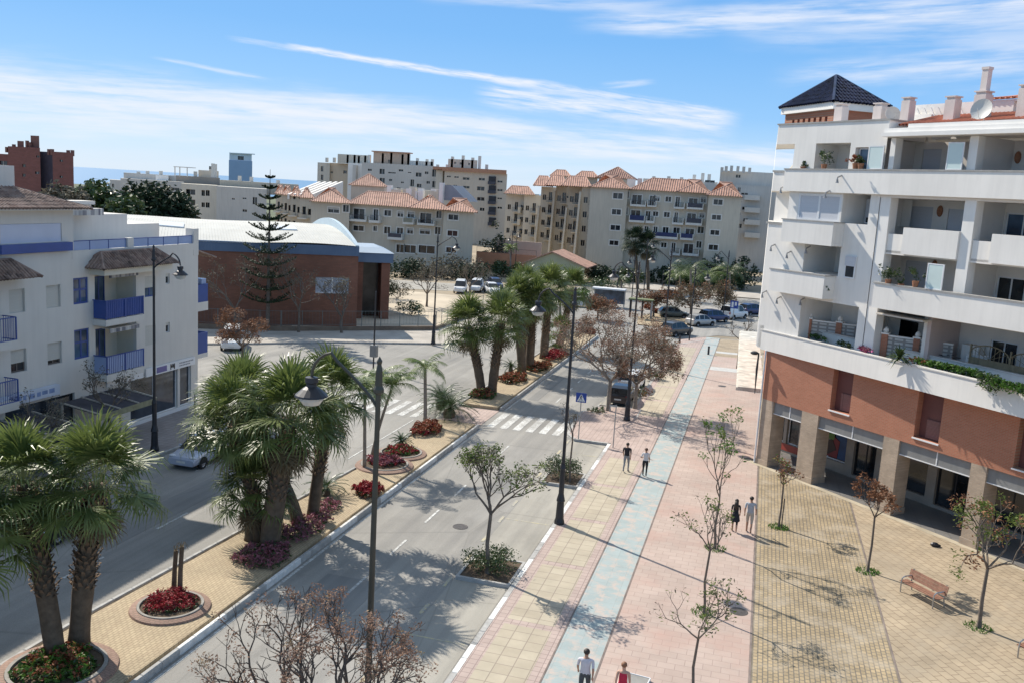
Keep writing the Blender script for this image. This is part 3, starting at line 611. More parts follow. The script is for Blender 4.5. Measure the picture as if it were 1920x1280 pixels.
# right wing: slabs, back walls, partitions
mb = MB(); BD = -3.0
HB = [(6.45, 7.75, 7.35, 9.95), (8.65, 9.2, 7.4, 9.85), (11.9, 13.3, 7.4, 9.7), (6.45, 7.75, 11.0, 13.15), (11.75, 13.2, 11.0, 12.85), (6.35, 7.7, 14.0, 16.05), (8.6, 9.5, 14.0, 16.0), (11.75, 13.5, 14.0, 15.95), (6.65, 7.75, 16.8, 19.05), (12.6, 14.4, 16.8, 18.8), (21, 23, 11.2, 13.3), (21, 23, 14, 16)]
for z0, z1 in ((7.28, 10.62), (10.8, 13.5), (13.7, 16.4), (16.6, 19.4)): mb.wall(FB, 5.6, SE, z0, z1, BD, [h for h in HB if z0 < h[2] < z1], .15)
for s in (5.9, 11.45, 18.8): mb.fb(FB, s, s + .22, BD, -.65, 7.3 if s != 11.45 else 10.8, 19.4)
mb.fb(FB, 9.75, 9.97, BD, -.65, 7.3, 10.62)
mb.fb(FB, 6.2, SE, BD, -.12, 10.62, 10.82); mb.fb(FB, 6.2, SE, BD, -.12, 13.5, 13.7); mb.fb(FB, 6.2, SE, BD, -.02, 16.38, 16.6)
part('loggia_wall', mb, mk('loggia_render', (.78, .73, .67), .85, .08, .6), CB)
for i, h in enumerate(HB):
    sh = {3: .95, 5: 1.0, 6: 1.0, 8: .75}.get(i, 0)
    window(CB, FB, *h, BD - .13, 2 if h[1] - h[0] > 1.3 else 1, sh, gm=M_GLASSB if i in (7,) else M_GLASS, name='balcony_door')
# pillars of the right wing
for a, b, z0 in ((6.72, 7.35, 7.2), (11.5, 12.1, 10.8), (18.7, 19.3, 10.8)):
    mb = MB(); mb.fb(FB, a, b, -.62, -.03, z0, 16.4); part('wing_pillar', mb, M_WHITE2, CB)
for a, b in ((6.9, 7.2), (11.3, 11.75), (18.0, 18.4)):
    mb = MB(); mb.fb(FB, a, b, -.6, -.05, 17.6, 19.4); part('wing_pillar', mb, M_WHITE2, CB)
mb = MB(); mb.fb(FB, 9.98, 10.2, -2.95, -.6, 7.3, 10.6); part('terrace_wall', mb, mk('pink_render', (.55, .44, .40), .85, .08, .6), CB)
# parapets
mb = MB(); mb.fb(FB, 7.42, SE, .3, .55, 10.72, 11.98); mb.fb(FB, 7.42, SE, -.1, .3, 10.72, 10.86); mb.fb(FB, 7.42, 7.6, -.1, .3, 10.86, 11.98); b1 = part('balcony', mb, M_WHITE, CB)
mb = MB(); mb.fb(FB, 7.36, SE, .26, .6, 11.983, 12.05); part('coping', mb, M_COPE, b1)
for a, b in ((7.36, 11.49), (12.12, 18.68), (19.32, SE)):
    st = a + 1.05; mb = MB(); mb.fb(FB, st, b, -.12, .10, 13.58, 14.92); mb.fb(FB, a, st, -.3, -.12, 13.58, 14.55); part('balcony', mb, M_WHITE, CB)
# eave and roofs of the right wing
mb = MB(); mb.fb(FB, 6.72, SE, -.5, .55, 19.42, 19.62); mb.fb(FB, 6.72, SE, -.55, .35, 19.62, 19.85); mb.fb(FB, 8.0, SE, -.6, .2, 19.85, 20.05); part('eave', mb, M_WHITE2, CB)
mb = MB(); tiled(mb, FB.p(7.0, -.4, 20.06), FB.p(SE, -.4, 20.06), FB.p(SE, -3.45, 20.8), FB.p(7.0, -3.45, 20.8), 80, 0, .07); part('roof', mb, M_ROOFR, CB)
mb = MB(); mb.wall(FB, 5.4, SE, 19.6, 21.45, -3.5, [(9.0, 9.5, 20.95, 21.3), (11.0, 13.2, 20.85, 21.35)], .3); mb.fb(FB, 5.4, SE, -12, -3.85, 19.6, 21.4); mb.fb(FB, 4.5, 6.7, -4.2, -3.2, 19.4, 20.9); part('upper_wall', mb, M_WHITE2, CB)
mb = MB()
for i in range(7): s = 5.9 + i * .42; mb.hexa([FB.p(s, -3.3, 20.78), FB.p(s + .1, -3.3, 20.78), FB.p(s + .1, -3.38, 20.78), FB.p(s, -3.38, 20.78), FB.p(s - .3, -3.3, 21.25), FB.p(s - .2, -3.3, 21.25), FB.p(s - .2, -3.38, 21.25), FB.p(s - .3, -3.38, 21.25)])
part('roof_lattice', mb, M_WHITE2, CB)
mb = MB(); tiled(mb, FB.p(9.5, -3.4, 21.5), FB.p(SE, -3.4, 21.5), FB.p(SE, -6.5, 23.2), FB.p(11.0, -6.5, 22.0), 50, 0, .07); part('roof', mb, M_ROOFR, CB)
for s, d, z0, z1, w_ in ((1.85, -1.3, 20.0, 21.5, .55), (4.5, -1.3, 20.0, 21.4, .55), (6.25, -1.3, 19.9, 21.6, .5), (8.8, -1.3, 20.0, 21.5, .55), (10.35, -1.3, 20.0, 21.65, .6), (12.55, -1.3, 20.0, 21.8, .55), (15.8, -1.3, 20.0, 21.8, .55)):
    mb = MB(); mb.fb(FB, s, s + w_, d - w_, d, z0, z1 - .18); mb.fb(FB, s + .05, s + w_ - .05, d - w_ + .05, d - .05, z1 - .18, z1 - .06); mb.fb(FB, s - .03, s + w_ + .03, d - w_ - .03, d + .03, z1 - .06, z1)
    if s == 10.35: mb.fb(FB, s + .14, s + .46, d - .46, d - .14, z1, z1 + 1.0); mb.fb(FB, s + .11, s + .49, d - .49, d - .11, z1 + 1.0, z1 + 1.12)
    part('chimney', mb, M_PINKW, CB)
# turret
q = PY(1563, 190, 62.5); FT = Fr(q[0], q[1], R(32)); FT.o.z = 0; TW, TD, ZE = 4.4, 6.2, q[2]
FTL = FT.sub(0, 0)
mb = MB(); sl_ = [(-.0, 0, 0, 0)]
g = Fr(*(FT.p(.35, -.35, 0)[:2]), FT.ang); gl = Fr(*(g.p(0, -(TD - .7), 0)[:2]), FT.ang - math.pi / 2)   # left face, s runs back->front
zt = ZE - .45; mb.wall(g, 0, TW - .7, 20.0, zt, 0); LL = TD - .7
gl = Fr(g.p(0, 0, 0).x - g.n.x * LL, g.p(0, 0, 0).y - g.n.y * LL, math.atan2(g.n.y, g.n.x))
slots = [(.9 + i * .62, 1.18 + i * .62, zt - .95, zt - .42) for i in range(7)]
mb.wall(gl, 0, LL, 20.0, zt, 0, slots, .3); mb.wall(Fr(*g.p(TW - .7, 0, 0)[:2], g.ang + math.pi / 2), 0, LL, 20, zt); part('turret_wall', mb, brickmat('turret_brick', (.44, .155, .085), (.38, .13, .075), (.36, .20, .13), .26, .075, .01, rot=R(32), axis='v', var=.1, bm=.1), CB)
mb = MB(); mb.fb(g, .12, TW - .82, -LL + .12, -.14, 20.0, zt - .05); part('turret_core', mb, M_MAROON, CB)
mb = MB(); mb.fb(FT, .12, TW - .12, -TD + .12, -.12, zt, ZE); part('turret_cornice', mb, M_WHITE2, CB)
mb = MB(); hiproof(mb, FT, 0, TW, -TD, 0, ZE + .003, ZE + 2.05, TW / 2 - .05, .26, r=.085); rt = part('turret_roof', mb, M_ROOFN, CB)
# tile courses that catch the light
mb = MB()
part('roof_deck', MB().fb(FB, -.9, 6.4, -12, -.24, 19.9, 20.0), mk('roof_gravel', (.3, .28, .25), .95, .2, 1), CB)
part('end_wall', MB().fb(FB, SE, SE + .2, -13, 0, 0, 20), M_WHITE, CB); part('rear_wall', MB().fb(FB, -.6, 6.2, -12.5, -7.2, 7.2, 20), M_WHITE, CB)
# canopy along the street side and the downpipe at the corner
mb = MB(); f = frame2(G(1380, 725, 4.15), G(1386, 630, 4.15)); w_ = 1.7
mb.fb(f, 0, 27, 0, w_, 3.95, 4.15); mb.fb(f, 0, 27, .1, w_, 4.153, 4.2)
cp = part('street_canopy', mb, mk('mottled_slab', (.56, .53, .47), .85, .35, 1.2), CB, 'long pale flat canopy on the street side')
mb = MB(); mb.tube([FB.p(-.08, .06, .15), FB.p(-.08, .06, 7.1)], .055, 8); part('downpipe', mb, M_ALU, CB)
# satellite dishes fixed to the wall and the roof
def dish(par, c, r, ax, mat=None):
    """dish bowl facing ax with arm and feed"""
    ax = Vector(ax).normalized(); M = Matrix.Translation(c) @ ax.to_track_quat('Z', 'Y').to_matrix().to_4x4(); b = MB()
    b.lathe((0, 0, 0), [(r * k / 5, .22 * r * (k / 5) ** 2) for k in range(6)] + [(r * k / 5, .22 * r * (k / 5) ** 2 + .02) for k in range(5, -1, -1)], 18)
    mb = MB().merge(b, M); p = M @ Vector((0, -r * .9, .2 * r)); e = M @ Vector((0, -r * .25, r * .95))
    mb.tube([p, e], .015, 5); mb.tube([Vector(c) - ax * .02, Vector(c) - ax * .25 - Vector((0, 0, .25)), Vector(c) - ax * .3 - Vector((0, 0, .6))], .03, 6)
    return part('satellite_dish', mb, mat or M_DISH, par, smooth=False)
M_DISH = mk('dish_grey', (.52, .51, .48), .5, .08, 3)
dish(CB, FB.p(11.55, -.3, 20.6), .5, (-.55, -.75, .25)); dish(CB, FB.p(5.6, -1.5, 20.75), .42, (.3, -.9, .3)); dish(CB, FB.p(-1.3, -.9, 12.35), .38, (-.3, .5, .6))
for s, z, d in ((.0, 16.8, 0), (3.6, 16.62, .3), (4.3, 17.45, .3), (-.3, 13.4, 0), (1.0, 13.1, 0), (2.4, 13.5, .0), (-.6, 10.6, 0), (.6, 10.4, 0), (2.4, 10.55, .0)):
    mb = MB(); p = FB.p(s, d, z); mb.tube([p, p + FB.n * .3 + Vector((0, 0, -.12)), p + FB.n * .34 + Vector((0, 0, -.3))], .04, 6); mb.tube([p + FB.n * .3 + Vector((0, 0, -.2)), p + FB.n * .3 + Vector((0, 0, -.42))], [.03, .09], 8); part('wall_lamp', mb, mk('grey_metal', (.3, .3, .3), .5, .1, 3, metal=.3), CB)
# air conditioners
def aircon(par, c, f, w_=.8, h=.6, name='air_conditioner'):
    mb = MB(); p = Vector(c); q = Fr(p.x, p.y, f.ang, p.z); mb.bev(q, -w_ / 2, w_ / 2, 0, .3, 0, h, .02)
    o = part(name, mb, M_WHITE2, par); mb = MB(); cc = q.p(-w_ * .12, .302, h / 2)
    ring = [[cc + q.s * math.cos(a) * r + Vector((0, 0, 1)) * math.sin(a) * r + q.n * dd for a in [2 * math.pi * i / 14 for i in range(14)]] for r, dd in ((h * .40, 0), (h * .38, .02), (h * .1, .005))]
    for a_, b_ in zip(ring[:-1], ring[1:]):
        for i in range(14): mb.quad(a_[i], a_[(i + 1) % 14], b_[(i + 1) % 14], b_[i])
    part('fan_grille', mb, M_DARK, o); return o
aircon(CB, FB.p(-.45, -1.9, 15.6), FB, .8, .7); aircon(CB, FB.p(19.3, -3.0, 11.6), FB, .9, .7); aircon(CB, FB.p(11.4, -3.15, 7.5), FB, .7, .55); aircon(CB, FB.p(-.3, -.9, 8.6), FB, .6, .5)
# frosted glass wind screens standing on the parapets
for s, d, z0, z1, w_ in ((5.75, .12, 17.8, 19.0, .95), (10.35, .12, 17.8, 19.1, .85), (10.3, .40, 12.05, 13.3, .9), (0, 0, 0, 0, 0)):
    if not w_: continue
    mb = MB(); mb.fb(FB, s + .04, s + w_ - .04, d, d + .03, z0 + .04, z1 - .04, 0)
    for a, b, c, e in ((s, s + .05, z0, z1), (s + w_ - .05, s + w_, z0, z1), (s + .05, s + w_ - .05, z1 - .05, z1), (s + .05, s + w_ - .05, z0, z0 + .05)): mb.fb(FB, a, b, d - .012, d + .042, c, e, 1)
    part('glass_screen', mb, (M_FROST, M_ALU), CB)
# terracotta wall ornaments and lamps in the loggias
for s, z in ((8.15, 15.85), (8.25, 13.0), (11.95, 18.6)):
    mb = MB(); c = FB.p(s, BD + .06, z); mb.ell(c, (.16, .16, .3), 10, 6); part('wall_ornament', mb, mk('terracotta', (.33, .15, .08), .8, .3, 8), CB)
# terrace division walls of openwork block with brick posts
M_BLOCK = brickmat('openwork_block', (.60, .57, .53), (.55, .52, .48), (.30, .28, .26), .4, .2, .05, rot=R(20), axis='v', offset=0, var=.1, bm=.5)
for (s0, d0), (s1, d1) in (((2.1, -.95), (5.3, -2.5)), ((7.5, -.75), (10.6, -2.0))):
    a, b = FB.p(s0, d0, 0), FB.p(s1, d1, 0); f = frame2(a[:2], b[:2]); ln = (b - a).length; mb = MB()
    mb.fb(f, .1, ln, -.06, .06, 7.25, 9.2, 0); mb.fb(f, .1, ln, -.1, .1, 9.2, 9.28, 1); o = part('terrace_divider', mb, (M_BLOCK, M_WHITE2), CB)
    for t in (0, ln * .48):
        mb = MB(); mb.fb(f, t - .16, t + .16, -.16, .16, 7.25, 9.3); mb.fb(f, t - .2, t + .2, -.2, .2, 9.3, 9.38, 1); q = f.p(t, 0, 9.38); mb.lathe(q, [(.1, 0), (.16, .08), (.12, .2), (.04, .28), (.001, .3)], 10, 1); part('divider_post', mb, (M_BRICK, M_WHITE2), o)
# awning, gate and terrace cupboard
mb = MB(); f = FB; mb.hexa([f.p(7.4, .1, 10.35), f.p(10.2, .1, 10.35), f.p(10.2, -2.9, 10.5), f.p(7.4, -2.9, 10.5), f.p(7.4, .1, 10.42), f.p(10.2, .1, 10.42), f.p(10.2, -2.9, 10.56), f.p(7.4, -2.9, 10.56)]); part('awning', mb, mk('awning_cloth', (.62, .58, .52), .9, .08, 2), CB)
mb = MB(); mb.fb(FB, 10.8, 11.7, -2.95, -2.4, 7.3, 9.3); part('cupboard', mb, M_WHITE2, CB)
gt = MB(); f = FO.sub(12.6, -1.72); gt.fb(f, 0, .07, -.05, .02, 8.0, 9.6); gt.fb(f, 2.1, 2.17, -.05, .02, 8.0, 9.6); gt.fb(f, 4.2, 4.27, -.05, .02, 8.0, 9.6)
for o_ in (0.0, 2.1):
    arc = [f.p(o_ + 1.05 - 1.05 * math.cos(math.pi * i / 12), 0, 9.15 + .5 * math.sin(math.pi * i / 12)) for i in range(13)]; gt.tube(arc, .03, 5)
    for i in range(1, 12): p = arc[i]; gt.tube([Vector((p.x, p.y, 8.2)), p], .014, 4)
    for i in range(2, 11, 2): p = arc[i]; gt.tube([f.p(o_ + 1.05, 0, 9.0), p], .014, 4)
    gt.fb(f, o_ + .07, o_ + 2.1, -.02, .0, 8.66, 9.0)
part('terrace_gate', gt, mk('gate_bronze', (.20, .17, .11), .5, .2, 3, metal=.4), CB)
# ---------------------------------------------------------------- white and blue apartment block on the left
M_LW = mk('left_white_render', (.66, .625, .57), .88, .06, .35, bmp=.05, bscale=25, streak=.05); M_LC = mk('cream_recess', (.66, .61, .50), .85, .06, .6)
M_BLU = mk('blue_paint', (.035, .075, .27), .45, .12, 1.5); M_BLUP = mk('pale_blue_panel', (.30, .38, .58), .3, .06, 1); M_BRT = tilemat('brown_roof_tile', (.20, .12, .09), (.34, .24, .19), (.13, .085, .07))
M_AWS = brickmat('striped_cloth', (.62, .60, .56), (.10, .10, .13), (.3, .3, .3), .16, 3, .0, rot=R(90), axis='v', offset=0, var=.05, bm=0)
FL = Fr(-36, 0, R(90)); S0 = 12.0; S1 = 52.4
LBD = root('white_blue_apartment_building', (-36, 40, 0), 'shaded white apartment block with blue balconies and brown tiled roof', 'apartment building')
def recess_windows():
    out = []
    for s in (24.1, 26.5, 29.0, 31.6, 36.65, 39.1):
        out += [(s, s + 1.02, 8.05, 9.25), (s, s + 1.02, 5.0, 6.18)]
    return out
RW = recess_windows(); BW = [(41.05, 42.2, 8.05, 9.5), (41.05, 42.2, 5.0, 6.65)]; SW = [(47.0, 48.0, 7.9, 9.15), (47.0, 48.0, 4.9, 6.1)]; SL = [(49.0, 49.4, 8.55, 9.2), (49.0, 49.4, 5.45, 6.1)]
BAY = [(42.7, 46.2, 7.1, 9.6), (42.7, 46.2, 4.0, 6.5)]; SH = [(45.6, 50.2, .35, 3.0), (50.45, 51.65, .35, 3.0), (36.2, 41.0, .3, 3.2), (28, 33.5, .3, 3.2)]
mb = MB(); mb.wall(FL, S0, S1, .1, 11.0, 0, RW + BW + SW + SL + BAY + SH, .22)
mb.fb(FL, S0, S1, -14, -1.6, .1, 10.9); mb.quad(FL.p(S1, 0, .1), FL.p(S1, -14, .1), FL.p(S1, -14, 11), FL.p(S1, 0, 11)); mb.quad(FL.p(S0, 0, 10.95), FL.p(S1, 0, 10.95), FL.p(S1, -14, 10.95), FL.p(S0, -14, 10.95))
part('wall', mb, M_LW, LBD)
M_DSH = brickmat('cream_shutter', (.60, .58, .52), (.58, .56, .50), (.42, .40, .36), 5, .05, .007, rot=R(90), axis='v', offset=0, var=.04, bm=.3)
for i, h in enumerate(RW): window(LBD, FL, *h, -.21, 2, {8: 1.0, 9: .6, 10: 1.0, 11: .8}.get(i, [1.0, .75, .9][i % 3]), fm=mk('brown_frame', (.12, .10, .09), .5, .1, 1), sm=M_DSH, label=None)
for h in BW: window(LBD, FL, *h, -.12, 2, 0, fm=M_BLU, gm=M_GLASSB, trans=.55, fw=.1, label='blue framed casement window')
window(LBD, FL, *SW[0], -.12, 2, .55, fm=M_BLU, gm=M_GLASSB, sm=M_DSH); window(LBD, FL, *SW[1], -.12, 2, 1.0, fm=M_BLU, sm=M_DSH)
for h in SL: window(LBD, FL, *h, -.15, 1, .3, sm=M_DSH, fw=.04)
# bay recesses, doors, balconies
mb = MB()
for a, b, c, e in BAY:
    mb.wall(FL, a - .1, b + .1, c, e, -1.4)
    for s in (a, b): mb.quad(FL.p(s, -.22, c), FL.p(s, -1.4, c), FL.p(s, -1.4, e), FL.p(s, -.22, e))
    mb.quad(FL.p(a, -.22, e), FL.p(b, -.22, e), FL.p(b, -1.4, e), FL.p(a, -1.4, e)); mb.quad(FL.p(a, -.22, c), FL.p(b, -.22, c), FL.p(b, -1.4, c), FL.p(a, -1.4, c))
part('recess_wall', mb, M_LC, LBD)
for a, b, c, e in BAY: window(LBD, FL, 44.1, 45.1, c + .02, e - .35, -1.38, 2, .0, fm=M_BLU, gm=M_GLASSB, name='balcony_door')
def railing(mb, f, s0, s1, d, z0, z1, step=.12, mi=0, posts=True):
    mb.fb(f, s0, s1, d - .02, d + .02, z1 - .05, z1, mi); mb.fb(f, s0, s1, d - .015, d + .015, z0, z0 + .04, mi)
    n = max(1, int((s1 - s0) / step))
    for i in range(n + 1): s = s0 + (s1 - s0) * i / n; w_ = .025 if i in (0, n) else .009; mb.fb(f, s - w_, s + w_, d - w_, d + w_, z0, z1 - .03, mi)
FLs = Fr(*FL.p(42.5, 0, 0)[:2], 0)   # side facing the camera end of the street
for k, (z0, zp, zt) in enumerate(((6.75, 7.1, 8.2), (3.6, 3.98, 5.05))):
    mb = MB(); mb.fb(FL, 42.5, 45.75, 0, .9, z0, zp); bl = part('balcony', mb, M_LW, LBD)
    mb = MB(); m_ = (M_BLU, M_BLU if k == 0 else M_BLUP)
    mb.fb(FL, 42.55, 45.7, .84, .86, zp + .05, zt - .05, 1); mb.box(-36 + .02, -36 + .84, 42.55, 42.57, zp + .05, zt - .05, 1)
    mb.fb(FL, 42.5, 45.75, .82, .89, zt - .05, zt, 0); mb.box(-36, -36 + .84, 42.5, 42.6, zt - .05, zt, 0)
    for s in (42.53, 44.1, 45.7): mb.fb(FL, s - .03, s + .03, .86, .90, zp, zt - .05, 0)
    for i in range(20): s = 42.6 + i * .155; mb.fb(FL, s, s + .02, .862, .88, zp + .03, zt - .05, 0)
    part('balcony_panel', mb, m_, bl, 'solid blue balcony panel' if k == 0 else 'pale blue see-through balcony panel')
    mb = MB(); z = zt + 1.42 if k == 0 else zt + 1.42; mb.fb(FL, 43.2, 45.7, .55, .6, z - .22, z, 0); mb.fb(FL, 43.2, 45.7, 0, .6, z + .002, z + .03, 1); part('striped_awning', mb, (M_AWS, M_LW), bl)
for z0, zp, zt in ((6.5, 6.9, 8.05), (3.4, 3.8, 4.95)):   # balcony at the picture's left edge
    for s0, s1 in ((33.6, 36.2),):
        mb = MB(); mb.fb(FL, s0, s1, 0, .9, z0, zp); bl = part('balcony', mb, M_LW, LBD); mb = MB(); railing(mb, FL, s0 + .03, s1 - .03, .86, zp, zt, .13); mb.box(-35.98, -35.14, s1 - .04, s1 - .02, zt - .05, zt); mb.box(-35.98, -35.14, s1 - .04, s1 - .02, zp, zp + .04)
        for i in range(6): mb.box(-35.9 + i * .14, -35.88 + i * .14, s1 - .04, s1 - .02, zp, zt)
        part('railing', mb, M_BLU, bl)
# bay roof of brown tiles
mb = MB(); fr_ = FL.sub(42.0, 1.25); hiproof(mb, FL.sub(41.95, .4), 0, 6.7, -1.1, .85, 10.0, 10.85, .95, .2, r=.055); part('bay_roof', mb, M_BRT, LBD)
mb = MB(); mb.fb(FL, 42.3, 48.3, 0, 1.0, 9.62, 9.98); part('bay_soffit', mb, M_LC, LBD)
mb = MB(); hiproof(mb, FL.sub(28.5, .3), 0, 9.0, -1.1, 1.0, 9.95, 10.8, .95, .2, r=.055); part('bay_roof', mb, M_BRT, LBD)
# terrace parapet with rails
mb = MB(); mb.fb(FL, 41.0, 52.4, -.25, .015, 10.55, 10.98); mb.fb(FL, 45.5, 46.0, -.25, .02, 10.98, 11.55); mb.fb(FL, 51.9, 52.42, -.6, .02, 10.2, 11.95); mb.fb(FL, 49.0, 52.42, -8, -3, 10.9, 12.1)
part('terrace_parapet', mb, M_LW, LBD)
mb = MB()
for a, b in ((41.0, 45.5), (46.0, 51.9)):
    mb.fb(FL, a, b, -.14, -.12, 11.0, 11.48, 1); mb.fb(FL, a, b, -.16, -.1, 11.48, 11.52, 0); n = int((b - a) / 1.3)
    for i in range(n + 1): s = a + (b - a) * i / n; mb.fb(FL, s - .02, s + .02, -.16, -.1, 10.98, 11.52, 0)
part('terrace_rail', mb, (M_BLU, M_BLUP), LBD)
# penthouse
mb = MB(); PW = [(36.3, 40.35, 11.55, 12.5), (28, 32.5, 11.55, 12.5)]; mb.wall(FL, S0, 41.2, 10.9, 13.2, -.05, PW, .15); mb.fb(FL, S0, 41.2, -10, -.5, 10.9, 13.15); mb.fb(FL, 41.2, 45.6, -9, -2.6, 10.9, 13.35); mb.fb(FL, 45.6, 49.0, -8, -2.8, 10.9, 12.75); mb.quad(FL.p(41.2, -.05, 10.9), FL.p(41.2, -.6, 10.9), FL.p(41.2, -.6, 13.2), FL.p(41.2, -.05, 13.2))
part('penthouse_wall', mb, M_LW, LBD)
for h in PW: window(LBD, FL, *h, -.19, 2, 1.0, fm=M_BLU, sm=mk('blue_white_shutter', (.55, .58, .68), .7, .04, 1))
mb = MB()
for a, b in ((36.0, 40.75), (27.6, 32.9)): part('window_band', MB().fb(FL, a, b, -.04, .3, 11.05, 11.5), M_BLU, LBD)
mb = MB(); mb.fb(FL, S0, 41.9, -.05, .55, 13.2, 13.28); mb.fb(FL, 41.3, 45.7, -3.4, -2.4, 13.35, 13.55); part('eave', mb, M_LW, LBD)
mb = MB(); hiproof(mb, FL, S0, 41.95, -9.5, .6, 13.285, 15.0, 4.6, .22, r=.06); part('roof', mb, M_BRT, LBD)
part('roof_box', MB().fb(FL, 35.0, 39.5, -4.2, -2.2, 13.9, 15.35), M_LW, LBD)
mb = MB(); mb.fb(FL, 41.4, 45.4, -2.4, -1.6, 13.1, 13.16, 1); mb.fb(FL, 41.4, 45.4, -1.6, -1.56, 12.78, 13.16, 0); part('striped_awning', mb, (M_AWS, M_LW), LBD)
# far end: small eave and balconies beyond the corner
mb = MB(); tiled(mb, FL.p(54.3, .1, 9.95), FL.p(54.3, -5, 9.95), FL.p(52.45, -5, 10.5), FL.p(52.45, -.1, 10.5), 20, 0, .06); part('bay_roof', mb, M_BRT, LBD)
for z0, zp, zt in ((6.4, 7.0, 8.2), (3.2, 3.5, 4.9)):
    mb = MB(); mb.fb(FL, 52.42, 53.7, -4, -.1, z0, zp); bl = part('balcony', mb, M_LW, LBD); mb = MB(); g = Fr(*FL.p(53.66, -.1, 0)[:2], R(90)); mb.fb(FL, 52.5, 53.68, -.14, -.11, zp, zt); mb.fb(FL, 53.64, 53.68, -4, -.14, zp, zt); part('balcony_panel', mb, M_BLU, bl)
    if z0 > 5: part('blue_box', MB().fb(FL, 53.1, 53.6, -.9, -.2, zt, zt + .35), M_BLUP, bl)
# shop
M_SHOPG = glassmat('shop_glass', (.035, .045, .06), .06, .6)
for i, h in enumerate(SH): window(LBD, FL, *h, -.2, 1 if i == 1 else 2 + (i > 1), 0, fm=M_ALU if i < 2 else M_DARK, gm=M_SHOPG, name='shop_window', fw=.06)
part('shop_plinth', MB().fb(FL, 45.3, 51.9, .01, .06, .12, .34), M_ALU, LBD)
sg = part('shop_sign', MB().fb(FL, 46.9, 51.9, .02, .14, 2.98, 3.5), M_ALU, LBD, 'white shop sign board with a black zigzag emblem')
def glyph(mb, f, s, z, h, strokes, d, t=.05, mi=0):
    for (a, b), (c, e) in strokes:
        p = f.p(s + a * h, d, z + b * h); q_ = f.p(s + c * h, d, z + e * h); n = (q_ - p).cross(f.n).normalized() * t / 2
        mb.hexa([p - n, p + n, p + n + f.n * .01, p - n + f.n * .01, q_ - n, q_ + n, q_ + n + f.n * .01, q_ - n + f.n * .01], mi)
M_BLK = mk('black_letter', (.02, .02, .025), .5, .1, 3); M_LIL = mk('violet_panel', (.16, .14, .33), .5, .1, 3); M_GRYL = mk('grey_letter', (.2, .2, .22), .6, .1, 3)
ZIG = [((0, 0), (0, 1)), ((0, 1), (.35, .35)), ((.35, .35), (.6, 1)), ((.6, 1), (.8, .3)), ((.8, .3), (1.05, 1)), ((1.05, 1), (1.05, 0))]
mb = MB(); glyph(mb, FL, 49.3, 3.05, .36, ZIG, .145, .075); part('sign_emblem', mb, M_BLK, sg)
mb = MB(); mb.fb(FL, 47.9, 48.9, .145, .155, 3.06, 3.42); part('sign_panel', mb, M_LIL, sg)
mb = MB()
for i in range(9): mb.fb(FL, 50.2 + i * .17, 50.31 + i * .17, .145, .152, 3.28, 3.36)
for i in range(7): mb.fb(FL, 50.2 + i * .17, 50.31 + i * .17, .145, .152, 3.12, 3.19)
part('sign_text', mb, M_GRYL, sg)
s2 = part('shop_sign', MB().fb(FL, 43.5, 46.7, .02, .08, 3.0, 3.4), M_ALU, LBD, 'small white fascia sign over the blank pier')
mb = MB(); glyph(mb, FL, 44.3, 3.08, .26, ZIG, .085, .06); glyph(mb, FL, 44.75, 3.1, .2, [((0, 0), (0, 1)), ((0, 1), (.5, 1)), ((.3, 1), (.3, 0))], .085, .05); part('sign_emblem', mb, M_BLK, s2)
s3 = part('shop_sign', MB().fb(FL, 33.6, 39.6, .02, .3, 3.42, 3.95), mk('blue_white_sign', (.56, .60, .68), .6, .08, .8), LBD, 'long whitish sign board with worn blue lettering')
mb = MB(); x = 35.2; rr = random.Random(4)
while x < 39: w_ = rr.uniform(.12, .4); mb.fb(FL, x, x + w_, .301, .306, 3.56 + rr.uniform(0, .06), 3.78 + rr.uniform(0, .06)); x += w_ + rr.uniform(.08, .2)
part('sign_text', mb, mk('faded_blue_letter', (.22, .30, .50), .7, .3, 2), s3)
# awning terraces in front of the left shops: real things on the pavement
def pergola(label, x0, x1, y0, y1, z, sl=.35):
    t = root('terrace_awning', (x1, y0, ZK), label, 'awning', 'awnings in front of the left hand shops'); mb = MB()
    mb.hexa([(x0, y0, z + sl - .05), (x1, y0, z - .05), (x1, y1, z - .05), (x0, y1, z + sl - .05), (x0, y0, z + sl), (x1, y0, z), (x1, y1, z), (x0, y1, z + sl)]); part('awning_cloth', mb, mk('dark_awning', (.07, .065, .075), .9, .25, 1.5), t)
    for (a, b) in ((x0 + .1, y0), (x1, y0), (x0 + .1, y1), (x1, y1)): part('post', MB().box(a - .05, a + .05, b - .05, b + .05, ZK, z + (sl if a < x1 else 0) + .02), M_STONE, t)
    for i in range(4):
        y = y0 + (y1 - y0) * i / 3; mb = MB(); mb.hexa([(x0, y - .04, z + sl + .003), (x1 + .08, y - .04, z + .003), (x1 + .08, y + .04, z + .003), (x0, y + .04, z + sl + .003), (x0, y - .04, z + sl + .07), (x1 + .08, y - .04, z + .07), (x1 + .08, y + .04, z + .07), (x0, y + .04, z + sl + .07)]); part('beam', mb, M_STONE, t)
    part('valance', MB().box(x1 + .06, x1 + .09, y0, y1, z - .3, z + .02), mk('olive_valance', (.28, .27, .17), .9, .25, 4), t)
    return t
pergola('dark cloth awning with pale beams under the bare tree by the shop pier', -35.7, -33.2, 39.6, 44.2, 2.55)
pergola('dark cloth awning with pale beams at the left edge of the photo', -35.7, -33.0, 31.5, 37.6, 2.5)
